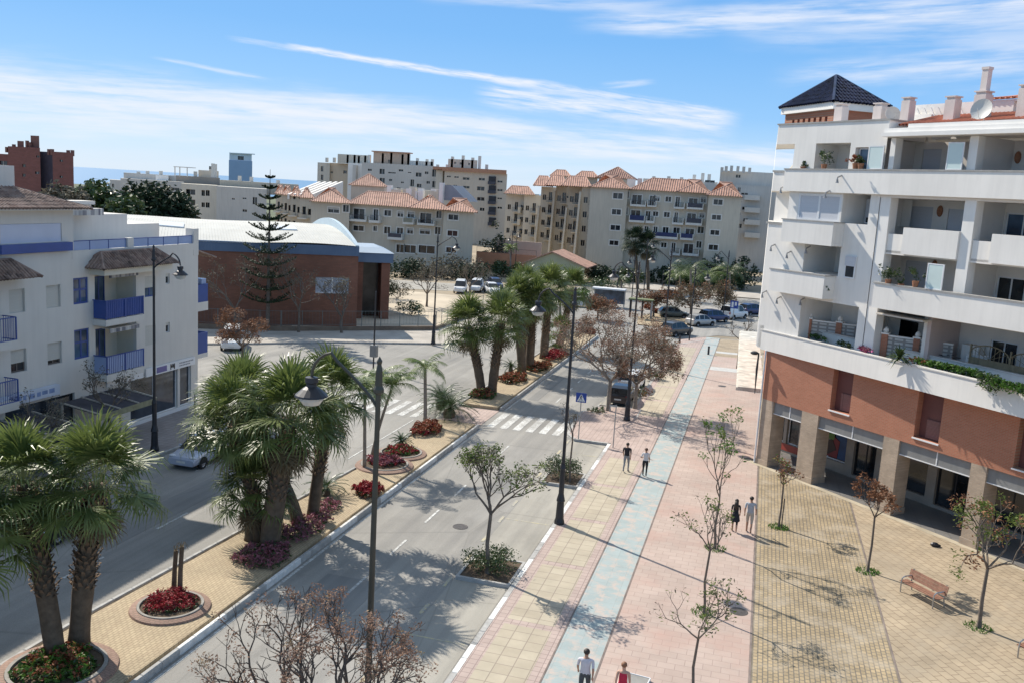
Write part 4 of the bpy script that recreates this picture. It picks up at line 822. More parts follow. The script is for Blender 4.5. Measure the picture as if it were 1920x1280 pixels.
# ---------------------------------------------------------------- buildings further up the road
def ATx(u, v, y): q = PY(u, v, y); return q[0], q[2]
def gridwall(par, y, u0, u1, z0, z1, wins, mat, name='wall', rev=.25, d=0.0, side=8, fm=None, gm=None, sm=None, vref=400, shut=(), frames=True):
    """upright wall facing the street at distance y; wins are openings read as spots (u0,v0,u1,v1)"""
    x0 = ATx(u0, vref, y)[0]; x1 = ATx(u1, vref, y)[0]; f = Fr(x0, y, 0); f.n = Vector((-min(0, x1) / y * 1.02, -1, 0)); hs = []      # plan set slightly askew, like the real blocks
    for a, b, c, e in wins:
        q = ATx(a, b, y); r = ATx(c, e, y); hs.append((max(.15, q[0] - x0), min(x1 - x0 - .15, r[0] - x0), r[1], q[1]))
    mb = MB(); mb.wall(f, 0, x1 - x0, z0, z1, d, hs, rev)
    mb.quad(f.p(0, d, z0), f.p(0, d - side, z0), f.p(0, d - side, z1), f.p(0, d, z1)); mb.quad(f.p(x1 - x0, d, z0), f.p(x1 - x0, d - side, z0), f.p(x1 - x0, d - side, z1), f.p(x1 - x0, d, z1)); mb.quad(f.p(0, d, z1), f.p(x1 - x0, d, z1), f.p(x1 - x0, d - side, z1), f.p(0, d - side, z1))
    part(name, mb, mat, par)
    for i, h in enumerate(hs):
        g = MB(); w_ = .08
        if frames:   # pale surround
            g.fb(f, h[0] - .22, h[0], d + .002, d + .05, h[2] - .2, h[3] + .2); g.fb(f, h[1], h[1] + .22, d + .002, d + .05, h[2] - .2, h[3] + .2); g.fb(f, h[0], h[1], d + .002, d + .05, h[3], h[3] + .2); g.fb(f, h[0], h[1], d + .002, d + .05, h[2] - .2, h[2])
        m_ = (h[0] + h[1]) / 2; g.fb(f, m_ - .05, m_ + .05, d - rev + .01, d - rev + .08, h[2], h[3])
        w = part('window', g, fm or M_SURR, par); pn = MB(); pn.fb(f, h[0], h[1], d - rev - .03, d - rev + .005, h[2], h[3]); part('pane', pn, gm or M_GLASS, w)
        if i in shut: sh = MB(); sh.fb(f, h[0], h[1], d - rev + .085, d - rev + .12, (h[2] + h[3]) / 2 + .1, h[3]); part('shutter', sh, M_FSH, w)
    return f, x1 - x0
M_SURR = mk('pale_surround', (.66, .63, .57), .85, .06, 1); M_FSH = mk('far_shutter', (.45, .44, .42), .8, .1, 1)
M_B = mk('buff_render', (.56, .50, .40), .9, .1, .12, streak=.12); M_B2 = mk('sand_render', (.63, .57, .47), .9, .1, .12, streak=.1); M_C = mk('pale_grey_render', (.58, .55, .50), .9, .1, .1, streak=.12); M_CO = mk('ochre_render', (.56, .46, .34), .9, .1, .1)
M_FR = tilemat('far_red_tile', (.42, .235, .17), (.50, .30, .225), (.34, .19, .14)); M_RAIL = mk('dark_railing', (.05, .05, .065), .5, .2, 2); M_RAILB = mk('navy_screen', (.02, .03, .10), .6, .2, 1); M_RAILO = mk('olive_screen', (.26, .25, .19), .8, .1, 1)
def balc(par, y, u0, u1, vr, vt, vb, mat=None, dep=1.2):
    """balcony: slab between vr..vb, rail from vt down"""
    a, zt = ATx(u0, vt, y); b, zb = ATx(u1, vb, y); zr = ATx(u1, vr, y)[1]; f = Fr(a, y, 0); mb = MB(); w_ = b - a
    mb.fb(f, 0, w_, .05, dep, zb, zr); mb.fb(f, 0, .14, .05, dep, zr, zt - .05); mb.fb(f, w_ - .14, w_, .05, dep, zr, zt - .05)
    o = part('balcony', mb, M_SURR, par); g = MB()
    if mat: g.fb(f, .16, w_ - .16, dep - .06, dep - .02, zr + .02, zt)
    else: railing(g, f, .16, w_ - .16, dep - .05, zr, zt, .16)
    part('railing', g, mat or M_RAIL, o)
def zz_(X, Y): return (1130 + X / 6.4, 330 + Y / 6.4)
def rects(fn, L_): return [fn(a, b) + fn(c, e) for a, b, c, e in L_]
BB = root('tile_roofed_apartment_building', (-20, 180, 0), 'buff apartment block with red tiled roof beyond the junction, stepped balconies on its left', 'apartment building')
YB = 180.0
wl = rects(zz_, [(130, 205, 235, 278), (115, 400, 215, 468), (98, 590, 205, 655), (85, 775, 185, 835)])
gridwall(BB, YB, 1104, 1174, -.1, 17.5, wl, M_B, side=14, shut=())
wm = rects(zz_, [(282, 190, 312, 268), (268, 380, 298, 460), (360, 228, 462, 345), (570, 240, 610, 360), (630, 248, 680, 305), (758, 250, 818, 312), (882, 255, 918, 372), (1040, 270, 1130, 380), (1185, 250, 1235, 322),
     (345, 412, 445, 510), (520, 425, 565, 540), (608, 428, 662, 485), (740, 435, 800, 497), (865, 440, 895, 560), (1020, 450, 1110, 560), (1165, 450, 1218, 505),
     (395, 600, 432, 660), (505, 605, 545, 665), (615, 610, 652, 690), (725, 615, 785, 690), (852, 620, 920, 690), (1000, 635, 1090, 720), (1145, 610, 1208, 690), (705, 800, 762, 860), (832, 805, 865, 915), (980, 815, 1078, 930), (1130, 785, 1180, 865)])
gridwall(BB, YB + 1.5, 1173, 1330, -.1, 17.5, wm, M_B, side=12, shut=(4, 8, 15, 16))
wr = rects(zz_, [(1335, 283, 1435, 350), (1315, 468, 1415, 530), (1297, 650, 1395, 712), (1275, 825, 1378, 893)])
gridwall(BB, YB - .8, 1326, 1388, 3.9, 17.2, wr, M_B, side=14); gridwall(BB, YB, 1327, 1384, -.1, 3.9, [], M_B2, side=12)
for a, b, vt, vr, vb, m_ in ((345, 525, 292, 350, 375, None), (548, 650, 292, 360, 378, None), (865, 985, 318, 380, 402, M_RAILB and None), (1020, 1210, 325, 388, 410, M_RAIL), (330, 510, 468, 540, 565, M_RAILB), (530, 625, 480, 542, 572, None), (845, 970, 500, 565, 590, None), (1005, 1195, 505, 572, 600, M_RAIL),
                             (600, 905, 668, 738, 765, M_RAILB), (940, 1090, 688, 750, 775, M_RAILB), (815, 930, 860, 930, 955, None), (965, 1155, 870, 935, 965, None)):
    u0, t_ = zz_(a, vt); u1, b_ = zz_(b, vb); r_ = zz_(0, vr)[1]; balc(BB, YB + 1.5, u0, u1, r_, t_, b_, m_, 1.3)
# stepped left wing: bays one behind another, each with its own balconies
def z1_(X, Y): return (940 + X / 5.818, 310 + Y / 5.818)
steps = [(187, 860, 1100), (194, 720, 870), (202, 580, 735), (211, 420, 600), (221, 240, 440), (222.5, 40, 255)]
for k, (y, a, b) in enumerate(steps):
    u0 = 940 + a / 5.818; u1 = 940 + b / 5.818; zt = 17.5 if k < 3 else (17.3 if k == 3 else 15.2 if k == 4 else 15.1); cx = (u0 + u1) / 2; wns = []
    for fl_ in range(5):
        zc = 5.4 + fl_ * 2.95
        if zc + 1.5 > zt: break
        for t in (.12, .48, .78):
            x = ATx(u0 + (u1 - u0) * t, 400, y)[0]; r1 = W_px(x, y, zc + 1.2) if 0 else None
            wns.append((t, zc))
    x0 = ATx(u0, 400, y)[0]; x1 = ATx(u1, 400, y)[0]; f = Fr(x0, y, 0); wd = x1 - x0; hs = [(t * wd, t * wd + .8, z, z + (1.9 if t == .48 else 1.2)) for t, z in wns]
    mb = MB(); mb.wall(f, 0, wd, -.1, zt, 0, hs, .25); mb.quad(f.p(0, 0, -.1), f.p(0, -12, -.1), f.p(0, -12, zt), f.p(0, 0, zt)); mb.quad(f.p(0, 0, zt), f.p(wd, 0, zt), f.p(wd, -12, zt), f.p(0, -12, zt)); part('wing_wall', mb, M_B if k < 3 else M_B2, BB)
    for h in hs:
        w = part('window', MB().fb(f, h[0] + .36, h[0] + .42, -.22, -.15, h[2], h[3]), M_SURR, BB); part('pane', MB().fb(f, h[0], h[1], -.28, -.245, h[2], h[3]), M_GLASS, w)
    for fl_ in range(4):
        z = 5.0 + fl_ * 2.95
        if z + 2.5 > zt: break
        s0 = wd * .42; mb = MB(); mb.fb(f, s0, s0 + 2.2, .03, 1.5, z - .2, z); mb.fb(f, s0 + 1.55, s0 + 2.25, .03, 1.6, z - .4, z + 1.15); o = part('balcony', mb, M_B2, BB)
        g = MB(); railing(g, f, s0 + .05, s0 + 1.5, 1.45, z, z + 1.0, .16); part('railing', g, M_RAIL, o)
    # sloping buttress fins that catch the sun
    if k in (0, 1, 2, 3):
        mb = MB(); mb.hexa([f.p(-.4, 0, -.1), f.p(0, 0, -.1), f.p(0, 3.2, -.1), f.p(-.4, 3.2, -.1), f.p(-.4, 0, zt - 3.5 * (k % 2) - 1), f.p(0, 0, zt - 3.5 * (k % 2) - 1), f.p(0, .4, zt - 3.5 * (k % 2) - 1), f.p(-.4, .4, zt - 3.5 * (k % 2) - 1)]); part('buttress', mb, M_B2, BB)
def far_roof(par, y0, y1, u0, u1, z0, z1, ins=None, rib=.45, mat=None):
    x0 = ATx(u0, 380, y0)[0]; x1 = ATx(u1, 380, y0)[0]; f = Fr(x0, y0, 0); f.n = Vector((-min(0, x1) / y0, -1, 0)); mb = MB(); hiproof(mb, f, 0, x1 - x0, -(y1 - y0), 0, z0, z1, ins if ins is not None else (y1 - y0) / 2, rib, r=.09); part('roof', mb, mat or M_FR, par)
far_roof(BB, 179.2, 191, 1102, 1182, 17.5, 20.2, 5.5); far_roof(BB, 180.7, 191.5, 1178, 1336, 17.5, 20.0, 4); far_roof(BB, 178.4, 190, 1322, 1391, 17.2, 19.9, 4.6); far_roof(BB, 180, 191, 1266, 1330, 17.52, 20.1, 4.5)
far_roof(BB, 186, 198, 1050, 1108, 17.5, 19.7, 1.5); far_roof(BB, 194, 206, 1020, 1062, 17.52, 19.8, 1.2); far_roof(BB, 202, 214, 998, 1034, 17.4, 19.7, 1.2); far_roof(BB, 219.5, 229, 944, 1002, 15.2, 17.2, 1.8)
x0, z0 = ATx(1117, 333, 196); f = Fr(x0, 196, 0); x1 = ATx(1188, 333, 196)[0]
gridwall(BB, 196, 1118, 1187, 17.5, z0 - .1, [], M_B, 'turret_wall', side=7); mb = MB(); hiproof(mb, f, 0, x1 - x0, -7.5, .3, z0, z0 + 2.5, (x1 - x0) / 2 - .1, .45, r=.09); part('turret_roof', mb, M_FR, BB)
gridwall(BB, 194.5, 1171, 1187, 17.5, z0, [], mk('bright_white', (.75, .73, .68), .8, .06, 1), 'roof_box', side=2)
far_roof(BB, 212, 220, 1028, 1068, 20.0, 21.5, 1.5); gridwall(BB, 212.5, 1032, 1066, 17.5, 20.0, [], M_B2, 'upper_wall'); far_roof(BB, 205, 214, 1074, 1120, 19.9, 21.3, 1.5); gridwall(BB, 206, 1080, 1116, 17.5, 19.9, [], M_B, 'upper_wall')
for u, v, w_ in ((1128, 352, .7), (1249, 352, 1.0), (1262, 350, .8), (1195, 345, .8)):
    x, z = ATx(u, v, 186); part('chimney', MB().box(x, x + w_, 186, 187, 17.6, z + 1.1), M_SURR, BB)
# block A
def z3_(X, Y): return (500 + X / 4.8, 320 + Y / 4.8)
BA = root('long_apartment_building', (-68, 160, 0), 'three storey buff apartment block with red tiled roof behind the brick hall', 'apartment building'); YA = 160.0
wa = rects(z3_, [(555, 330, 650, 383), (690, 310, 742, 375)]); gridwall(BA, YA, 583, 655, -.1, 11.6, wa, M_B, side=14, shut=(0,))
wa = rects(z3_, [(785, 342, 878, 440), (965, 350, 1000, 450), (1062, 357, 1118, 410), (1180, 368, 1228, 418), (1272, 372, 1325, 425), (1385, 382, 1478, 480), (1530, 365, 1572, 430), (782, 495, 872, 545), (962, 500, 990, 545), (1060, 505, 1110, 570), (1175, 515, 1225, 570), (1268, 520, 1315, 570), (1382, 528, 1468, 575), (1518, 508, 1562, 575), (1170, 665, 1230, 740), (1245, 670, 1340, 745), (1370, 672, 1510, 750)])
gridwall(BA, YA + 1.6, 645, 834, -.1, 11.6, wa, M_B, side=12, shut=(3, 4, 11, 12))
wa = rects(z3_, [(1638, 395, 1722, 447), (1630, 540, 1715, 592), (1618, 690, 1705, 742)]); gridwall(BA, YA, 832, 889, -.1, 11.5, wa, M_B, side=14)
for a, b, vt, vr, vb, m_ in ((765, 920, 395, 445, 465, None), (945, 1038, 400, 452, 475, None), (1248, 1342, 425, 470, 488, M_RAILO), (1378, 1528, 440, 480, 500, None), (1110, 1240, 560, 605, 628, M_RAIL)):
    u0, t_ = z3_(a, vt); u1, b_ = z3_(b, vb); balc(BA, YA + 1.6, u0, u1, z3_(0, vr)[1], t_, b_, m_, 1.3)
far_roof(BA, 159.2, 172, 580, 660, 11.6, 14.3, 5.2); far_roof(BA, 160.8, 172, 650, 800, 11.6, 14.1, 4); far_roof(BA, 158.9, 172, 765, 845, 11.6, 14.0, 4.6); far_roof(BA, 159.0, 171, 826, 896, 11.5, 13.8, 5)
for k, (y, a, b) in enumerate(((168, 562, 588), (176, 545, 566), (184, 530, 548), (192, 517, 534))):
    x0 = ATx(a, 380, y)[0]; x1 = ATx(b, 380, y)[0]; f = Fr(x0, y, 0); wd = x1 - x0; zt = 12.0; hs = [(wd * .2, wd * .45, z, z + 1.6) for z in (1.5, 5.2, 8.6)] + [(wd * .6, wd * .85, z, z + 1.2) for z in (5.2, 8.6)]
    mb = MB(); mb.wall(f, 0, wd, -.1, zt, 0, hs, .25); mb.quad(f.p(0, 0, -.1), f.p(0, -9, -.1), f.p(0, -9, zt), f.p(0, 0, zt)); part('wing_wall', mb, M_B, BA)
    for h in hs: w = part('window', MB().fb(f, h[0], h[1], -.28, -.245, h[2], h[3]), M_GLASS, BA); 
    for z in (4.6, 8.0): o = part('balcony', MB().fb(f, .1, wd * .7, .02, 1.2, z - .3, z), M_SURR, BA); g = MB(); railing(g, f, .15, wd * .68, 1.15, z, z + .95, .18); part('railing', g, M_RAIL, o)
    far_roof(BA, y - .6, y + 8, a - 2, b + 1, zt, zt + 2.0, 2)
x0, z0 = ATx(654, 347, 176); x1 = ATx(728, 347, 176)[0]; gridwall(BA, 176, 657, 722, 11.6, z0, [], M_B, 'turret_wall', side=8); f = Fr(x0, 176, 0); f.n = Vector((-x1 / 176, -1, 0)); mb = MB(); hiproof(mb, f, 0, x1 - x0, -8.5, .4, z0, z0 + 2.5, (x1 - x0) / 2 - .1, .45, r=.09); part('turret_roof', mb, M_FR, BA)
for i in range(5):   # slanting white party walls on the roof at the left
    x, z = ATx(548 + i * 11, 352, 178); mb = MB(); mb.hexa([(x, 176, z - 2.5), (x + .5, 176, z - 2.5), (x + .5, 190, z - 2.5), (x, 190, z - 2.5), (x, 176, z - 1.4), (x + .5, 176, z - 1.4), (x + .5, 190, z + 1.6), (x, 190, z + 1.6)]); part('party_wall', mb, M_WHITE2, BA)
rr = random.Random(8)
for i in range(16):
    u = rr.uniform(712, 818); x, z = ATx(u, 362, 174); w_ = rr.uniform(.6, 1.8); h_ = rr.uniform(.4, 1.3); part('roof_box', MB().box(x, x + w_, 174 + i * .05, 175 + i * .05, 12.5, 14.2 + h_), M_WHITE2 if i % 2 else M_B2, BA)
gridwall(BA, 178, 712, 825, 12, 14.9, [], M_B2, 'upper_wall'); x, z = ATx(823, 362, 172); part('chimney', MB().box(x, x + .8, 172, 173, 12, 16.6), M_WHITE2, BA)
x0 = ATx(825, 370, 174)[0]; x1 = ATx(880, 370, 174)[0]; part('grey_roof', MB().hexa([(x0, 173, 13.2), (x1, 173, 13.2), (x1, 180, 13.2), (x0, 180, 13.2), (x0, 173.1, 16.2), (x1 - 3.5, 173.1, 16.2), (x1 - 3.5, 180, 16.2), (x0, 180, 16.2)]), mk('slate_grey', (.27, .28, .31), .7, .1, .5), BA)
# towers far behind
def chimneys(par, y, L_, zb, mat=None):
    for u, v in L_: x, z = ATx(u, v, y); part('chimney', MB().box(x - .35, x + .35, y, y + .8, zb, z), mat or M_SURR, par)
def rows(u0, u1, v0, n, m, du, dv, w_, h_, slope=.06): return [(u0 + i * du, v0 + j * dv + i * du * slope, u0 + i * du + w_, v0 + j * dv + i * du * slope + h_) for j in range(n) for i in range(m)]
TC = root('ochre_topped_tower_block', (-84, 255, 0), 'beige tower block with ochre cornice right of the centre towers', 'tower block')
wc = [(838, 330, 845, 333), (852, 331, 860, 334), (868, 333, 880, 338), (898, 334, 909, 339), (838, 347, 845, 349), (850, 347, 857, 351), (868, 349, 880, 354), (895, 350, 908, 358), (868, 368, 880, 374), (895, 370, 908, 377), (868, 388, 880, 393), (933, 371, 941, 374), (933, 388, 941, 392), (900, 390, 908, 396), (933, 339, 942, 343), (933, 355, 942, 359)]
gridwall(TC, 255, 830, 947, -.1, 20.6, wc, mk('tower_beige', (.60, .52, .42), .9, .1, .1, streak=.1), side=14, frames=False, rev=.35)
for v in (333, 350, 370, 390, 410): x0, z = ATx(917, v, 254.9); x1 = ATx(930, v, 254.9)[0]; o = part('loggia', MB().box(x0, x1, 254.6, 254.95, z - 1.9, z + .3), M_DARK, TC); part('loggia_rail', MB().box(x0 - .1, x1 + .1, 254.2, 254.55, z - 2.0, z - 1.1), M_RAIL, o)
x0 = ATx(817, 330, 257)[0]; part('lit_side', MB().box(x0, ATx(830, 330, 257)[0], 257, 268, 0, 20.7), M_B2, TC)
mb = MB(); a = ATx(828, 330, 254)[0]; b = ATx(949, 330, 254)[0]; g_ = Fr(a, 254.2, 0); g_.n = Vector((-b / 254, -1, 0)); mb.fb(g_, 0, b - a, -15, 0, 20.6, 21.7); mb.fb(g_, -3, 0, -15, -1.5, 20.9, 21.7); part('cornice', mb, mk('terracotta_band', (.42, .22, .14), .9, .1, .3), TC)
gridwall(TC, 258, 840, 895, 21.7, 24.2, [(852, 304, 855, 308), (862, 305, 865, 309), (878, 306, 881, 310)], M_B2, 'penthouse_wall', side=6, frames=False, vref=310)
chimneys(TC, 258, [(848, 294), (868, 292), (886, 296), (899, 293), (912, 309), (838, 309)], 21.7)
TD_ = root('white_tower_block', (-117, 260, 0), 'long pale tower block with stepped roof and many chimneys', 'tower block')
wd_ = [(712, 317, 721, 327), (712, 334, 721, 348), (728, 323, 742, 326), (765, 323, 771, 325), (780, 324, 790, 332), (730, 336, 735, 340), (752, 341, 757, 344), (811, 318, 818, 332), (811, 340, 818, 352), (690, 317, 697, 321), (770, 337, 776, 350), (797, 322, 803, 327), (748, 318, 756, 322), (697, 334, 703, 339), (684, 333, 690, 337), (744, 352, 751, 356), (782, 345, 790, 352), (800, 340, 806, 345), (728, 352, 735, 356), (713, 354, 721, 362)]
gridwall(TD_, 260, 678, 820, -.1, 21.9, wd_, M_C, side=14, frames=False, rev=.5, vref=330); 
gridwall(TD_, 262, 652, 680, -.1, 21.6, [(663, 317, 667, 328), (663, 334, 667, 345)], M_WHITE2, 'bright_wall', side=12, frames=False, vref=330); part('balcony_stack', MB().box(ATx(662, 330, 261)[0], ATx(668, 330, 261)[0], 260.6, 261.9, 0, 21), M_C, TD_)
gridwall(TD_, 266, 617, 653, -.1, 21.4, [(644, 320, 650, 326), (620, 322, 624, 325)], M_CO, 'ochre_wall', side=12, frames=False, vref=330); gridwall(TD_, 265, 595, 618, -.1, 21.3, [(602, 312, 606, 322), (602, 328, 606, 338)], M_B2, 'side_wall', side=12, frames=False, vref=330)
gridwall(TD_, 264, 633, 690, 21.4, 24.2, [], M_B2, 'penthouse_wall', side=7, vref=300); gridwall(TD_, 264, 700, 768, 21.9, 25.4, [(728, 300, 731, 306)], mk('peach_render', (.52, .38, .28), .9, .1, .2), 'penthouse_wall', side=7, frames=False, vref=300); gridwall(TD_, 264, 768, 812, 21.9, 23.3, [], M_C, 'penthouse_wall', side=7, vref=300)
part('cornice', MB().box(ATx(697, 300, 264)[0], ATx(768, 300, 264)[0], 263.6, 266.5, 25.4, 25.7), MATS['terracotta_band'], TD_)
chimneys(TD_, 264, [(612, 296), (626, 296), (652, 291), (665, 291), (673, 293), (685, 292), (692, 291), (718, 288), (734, 286), (755, 290), (766, 289), (782, 297), (800, 299), (810, 299), (820, 309)], 21.5)
DT = root('distant_pale_block', (-90, 300, 0), 'distant pale block in the gap between the ochre topped tower and the red roofs', 'apartment building'); gridwall(DT, 300, 905, 1010, -.1, 15.4, [(935, 380, 940, 384), (950, 381, 955, 385), (935, 392, 940, 396), (950, 393, 955, 397)], M_C, side=10, frames=False, vref=380)
# low grey-white blocks right behind block B and far right
RB = root('stepped_white_apartment_building', (-6, 232, 0), 'pale apartment block with rounded top seen between the red roofs and the corner block', 'apartment building')
wr_ = [(1384, 352, 1388, 360), (1390, 362, 1402, 366), (1384, 375, 1390, 382), (1392, 388, 1400, 394), (1384, 398, 1388, 404), (1394, 410, 1402, 416), (1384, 420, 1390, 428)]
gridwall(RB, 230, 1376, 1475, -.1, 20.6, wr_, M_C, side=14, frames=False, vref=380); gridwall(RB, 236, 1350, 1475, 19.5, 24.0, [(1380, 328, 1388, 334)], M_C, 'penthouse_wall', side=8, frames=False, vref=330)
for v in (372, 395, 418, 442): x0, z = ATx(1396, v, 229); x1 = ATx(1425, v, 229)[0]; part('balcony', MB().box(x0, x1, 228.3, 229.9, z - .4, z + .8), M_SURR, RB)
chimneys(RB, 234, [(1354, 314), (1362, 312), (1372, 311), (1384, 312), (1395, 313), (1406, 315)], 23.5, M_C)
RC = root('low_white_rooftop_block', (-28, 215, 0), 'row of pale roof storeys behind the long red tiled roof', 'apartment building')
gridwall(RC, 212, 1188, 1262, -.1, 18.6, [], M_B2, side=8, vref=350); gridwall(RC, 208, 1284, 1312, -.1, 20.0, [], M_WHITE2, 'bright_wall', side=8, vref=350); gridwall(RC, 210, 1310, 1352, -.1, 19.8, [(1322, 338, 1340, 343)], M_C, 'grey_wall', side=8, frames=False, vref=350); gridwall(RC, 218, 1205, 1345, 12, 20.6, [], M_C, 'rear_wall', side=8, vref=350)
chimneys(RC, 214, [(1226, 331), (1254, 331), (1242, 336), (1278, 333), (1302, 328), (1318, 325), (1330, 327)], 18)
# terraces of the row at the far left
RW_ = root('terraced_apartment_row', (-150, 215, 0), 'long pale terraced apartment row on the skyline at the left', 'apartment building')
x0 = ATx(206, 335, 225)[0]
gridwall(RW_, 215, 340, 408, -.1, 12.7, [(349, 355, 366, 366), (378, 357, 384, 368), (386, 357, 393, 368), (349, 374, 366, 386), (378, 380, 384, 389), (386, 380, 393, 390), (349, 394, 366, 402)], M_B2, side=10, frames=False, rev=.8, vref=370)
gridwall(RW_, 214, 406, 500, -.1, 12.6, [(455, 393, 463, 398), (474, 370, 482, 384), (435, 372, 440, 375), (455, 371, 462, 374)], M_C, 'side_wall', side=10, frames=False, vref=370)
gridwall(RW_, 222, 226, 345, -.1, 13.0, [(290, 350, 310, 356), (320, 352, 336, 358)], M_C, 'rear_wall', side=10, frames=False, rev=.6, vref=350)
gridwall(RW_, 230, 206, 240, -.1, 12.3, [(210, 345, 214, 352)], M_C, 'end_wall', side=8, frames=False, vref=350); gridwall(RW_, 228, 232, 330, 12.5, 14.6, [], M_C, 'penthouse_wall', side=6, vref=340); gridwall(RW_, 228, 330, 412, 12.5, 14.7, [], mk('taupe_render', (.36, .31, .26), .9, .1, .2), 'penthouse_wall', side=6, vref=340); gridwall(RW_, 226, 412, 560, 11, 14.2, [], M_B, 'penthouse_wall', side=6, vref=345)
gridwall(RW_, 232, 372, 410, 14.5, 16.6, [(392, 312, 398, 318)], M_B2, 'roof_room', side=4, frames=False, vref=320); gridwall(RW_, 226.5, 292, 316, 13.0, 14.4, [], M_WHITE2, 'roof_room', side=3, vref=335)
mb = MB(); a = ATx(327, 320, 226)[0]; b = ATx(350, 320, 226)[0]
for x in (a, a + 1.6, b): mb.box(x, x + .2, 226, 226.2, 14.5, 17.0)
mb.box(a, b + .2, 225.6, 230, 17.0, 17.2); part('pergola', mb, M_SURR, RW_)
chimneys(RW_, 229, [(258, 322), (275, 321), (300, 321), (365, 322), (398, 307), (402, 308), (448, 330), (470, 332), (520, 338)], 14)
BT = root('blue_glass_tower', (-313, 500, 0), 'small distant blue and white glass tower on the skyline', 'tower block')
gridwall(BT, 500, 429, 473, 0, 25.0, [], mk('hazy_blue_glass', (.30, .40, .56), .3, .06, .1), side=16, vref=310); gridwall(BT, 500.5, 430, 472, 25.0, 29.0, [(446, 293, 457, 301)], mk('hazy_white', (.66, .70, .76), .7, .05, .1), 'crown_wall', side=15, frames=False, vref=300); part('cornice', MB().box(ATx(429, 290, 499)[0], ATx(474, 290, 499)[0], 499.5, 501.5, 29.0, 29.5), MATS['hazy_white'], BT)
# red brick tower at the far left
RT = root('red_brick_tower_block', (-214, 230, 0), 'dark red brick tower block with many small chimneys at the left edge', 'tower block'); M_RB = brickmat('dark_red_brick', (.22, .09, .075), (.18, .075, .06), (.2, .07, .06), 1.0, .4, .03, axis='v', var=.15, vs=.1, bm=0)
gridwall(RT, 230, 16, 76, -.1, 20.4, [(42, 308, 48, 314), (68, 292, 74, 296), (42, 326, 48, 332), (66, 322, 74, 327)], M_RB, side=16, frames=False, vref=320)
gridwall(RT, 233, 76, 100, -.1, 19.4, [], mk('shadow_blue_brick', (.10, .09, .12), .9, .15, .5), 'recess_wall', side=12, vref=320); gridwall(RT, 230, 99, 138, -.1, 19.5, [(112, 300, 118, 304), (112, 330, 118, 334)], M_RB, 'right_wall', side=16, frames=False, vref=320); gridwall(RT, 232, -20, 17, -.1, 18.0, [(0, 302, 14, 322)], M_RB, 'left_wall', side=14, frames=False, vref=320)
gridwall(RT, 232, 58, 74, 20.4, 24.0, [], mk('brown_brick', (.20, .10, .08), .9, .1, 1), 'roof_room', side=4, vref=280); gridwall(RT, 232, 33, 45, 20.4, 22.2, [], MATS['brown_brick'], 'roof_room', side=4, vref=280)
chimneys(RT, 231, [(11, 276), (18, 276), (24, 271), (49, 264), (55, 267), (90, 280), (96, 280), (126, 282), (134, 282)], 18.5, MATS['brown_brick'])
# ---------------------------------------------------------------- brick sports hall with the white curved roof
FH = frame2((-55.65, 82.79), (-42.38, 90.68)); HB_ = root('brick_sports_hall', (-42.4, 90.7, 0), 'red brick sports hall with blue metal band and white curved roof', 'sports hall')
M_HB = brickmat('hall_brick', (.27, .115, .07), (.225, .095, .058), (.2, .1, .07), .5, .15, .02, rot=R(30), axis='v', var=.3, vs=.25, bm=.1)
m, nt, b = _nodes('blue_ribbed_metal'); v = coord(nt); n_ = ramp(nt, noise(nt, v, .5, 3), [(.3, (.085, .135, .22)), (.7, (.125, .185, .28))]); L(nt, n_, b.inputs['Base Color']); b.inputs['Roughness'].default_value = .5; MATS['blue_ribbed_metal'] = m; M_BM = m
mb = MB(); mb.wall(FH, -14, 15.5, -.1, 7.7, 0, [(11.0, 14.55, 3.55, 5.3)], .2); mb.fb(FH, -14, 11.0, -25, -.4, 0, 7.6); mb.quad(FH.p(15.5, 0, -.1), FH.p(11.3, -25.5, -.1), FH.p(11.3, -25.5, 7.7), FH.p(15.5, 0, 7.7)); part('wall', mb, M_HB, HB_)
w = part('window', MB().fb(FH, 12.7, 12.85, -.17, -.05, 3.55, 5.3).fb(FH, 11.0, 14.55, -.17, -.06, 3.55, 3.65), M_ALU, HB_); part('pane', MB().fb(FH, 11.0, 14.55, -.22, -.17, 3.55, 5.3), mk('milky_pane', (.42, .44, .50), .3, .08, .8), w)
mb = MB(); mb.fb(FH, -14, 15.55, -.6, .15, 7.7, 8.75); mb.hexa([FH.p(10.5, -.6, 7.7), FH.p(15.5, -.6, 7.7), FH.p(11.3, -25.7, 7.7), FH.p(-14, -25.7, 7.7), FH.p(10.5, -.6, 8.75), FH.p(15.5, -.6, 8.75), FH.p(11.3, -25.7, 8.75), FH.p(-14, -25.7, 8.75)])
for i in range(98): s = -13.9 + i * .3; mb.fb(FH, s, s + .1, .15, .2, 7.72, 8.74)
part('blue_band', mb, M_BM, HB_)
# barrel roof: eave wave along the street side, vault ending in a pale gable rim
mb = MB(); ns, nd = 40, 18; DP = 26.0
def roofp(u, t, up=0.0):   # u 0..1 along the street, t 0 eave .. 1 back; the end of the vault runs slightly askew
    s = -14 + (29.5 - 4.2 * t) * u
    return FH.p(s, .25 - DP * t, 8.78 + math.sin(math.pi * t) * 1.55 + .16 * math.sin(u * math.pi * 3) * (1 - t) + up)
P = [[roofp(i / ns, j / nd) for j in range(nd + 1)] for i in range(ns + 1)]
for i in range(ns):
    for j in range(nd): mb.quad(P[i][j], P[i + 1][j], P[i + 1][j + 1], P[i][j + 1])
part('roof', mb, mk('white_roof_sheet', (.60, .59, .545), .9, .08, .4, spec=.2, streak=.08), HB_)
mb = MB()
for i in range(0, 99): mb.tube([roofp(i / 98, j / 9, .01) for j in range(10)], .02, 3, 0, False)
part('roof_seam', mb, MATS['white_roof_sheet'], HB_)
mb = MB()
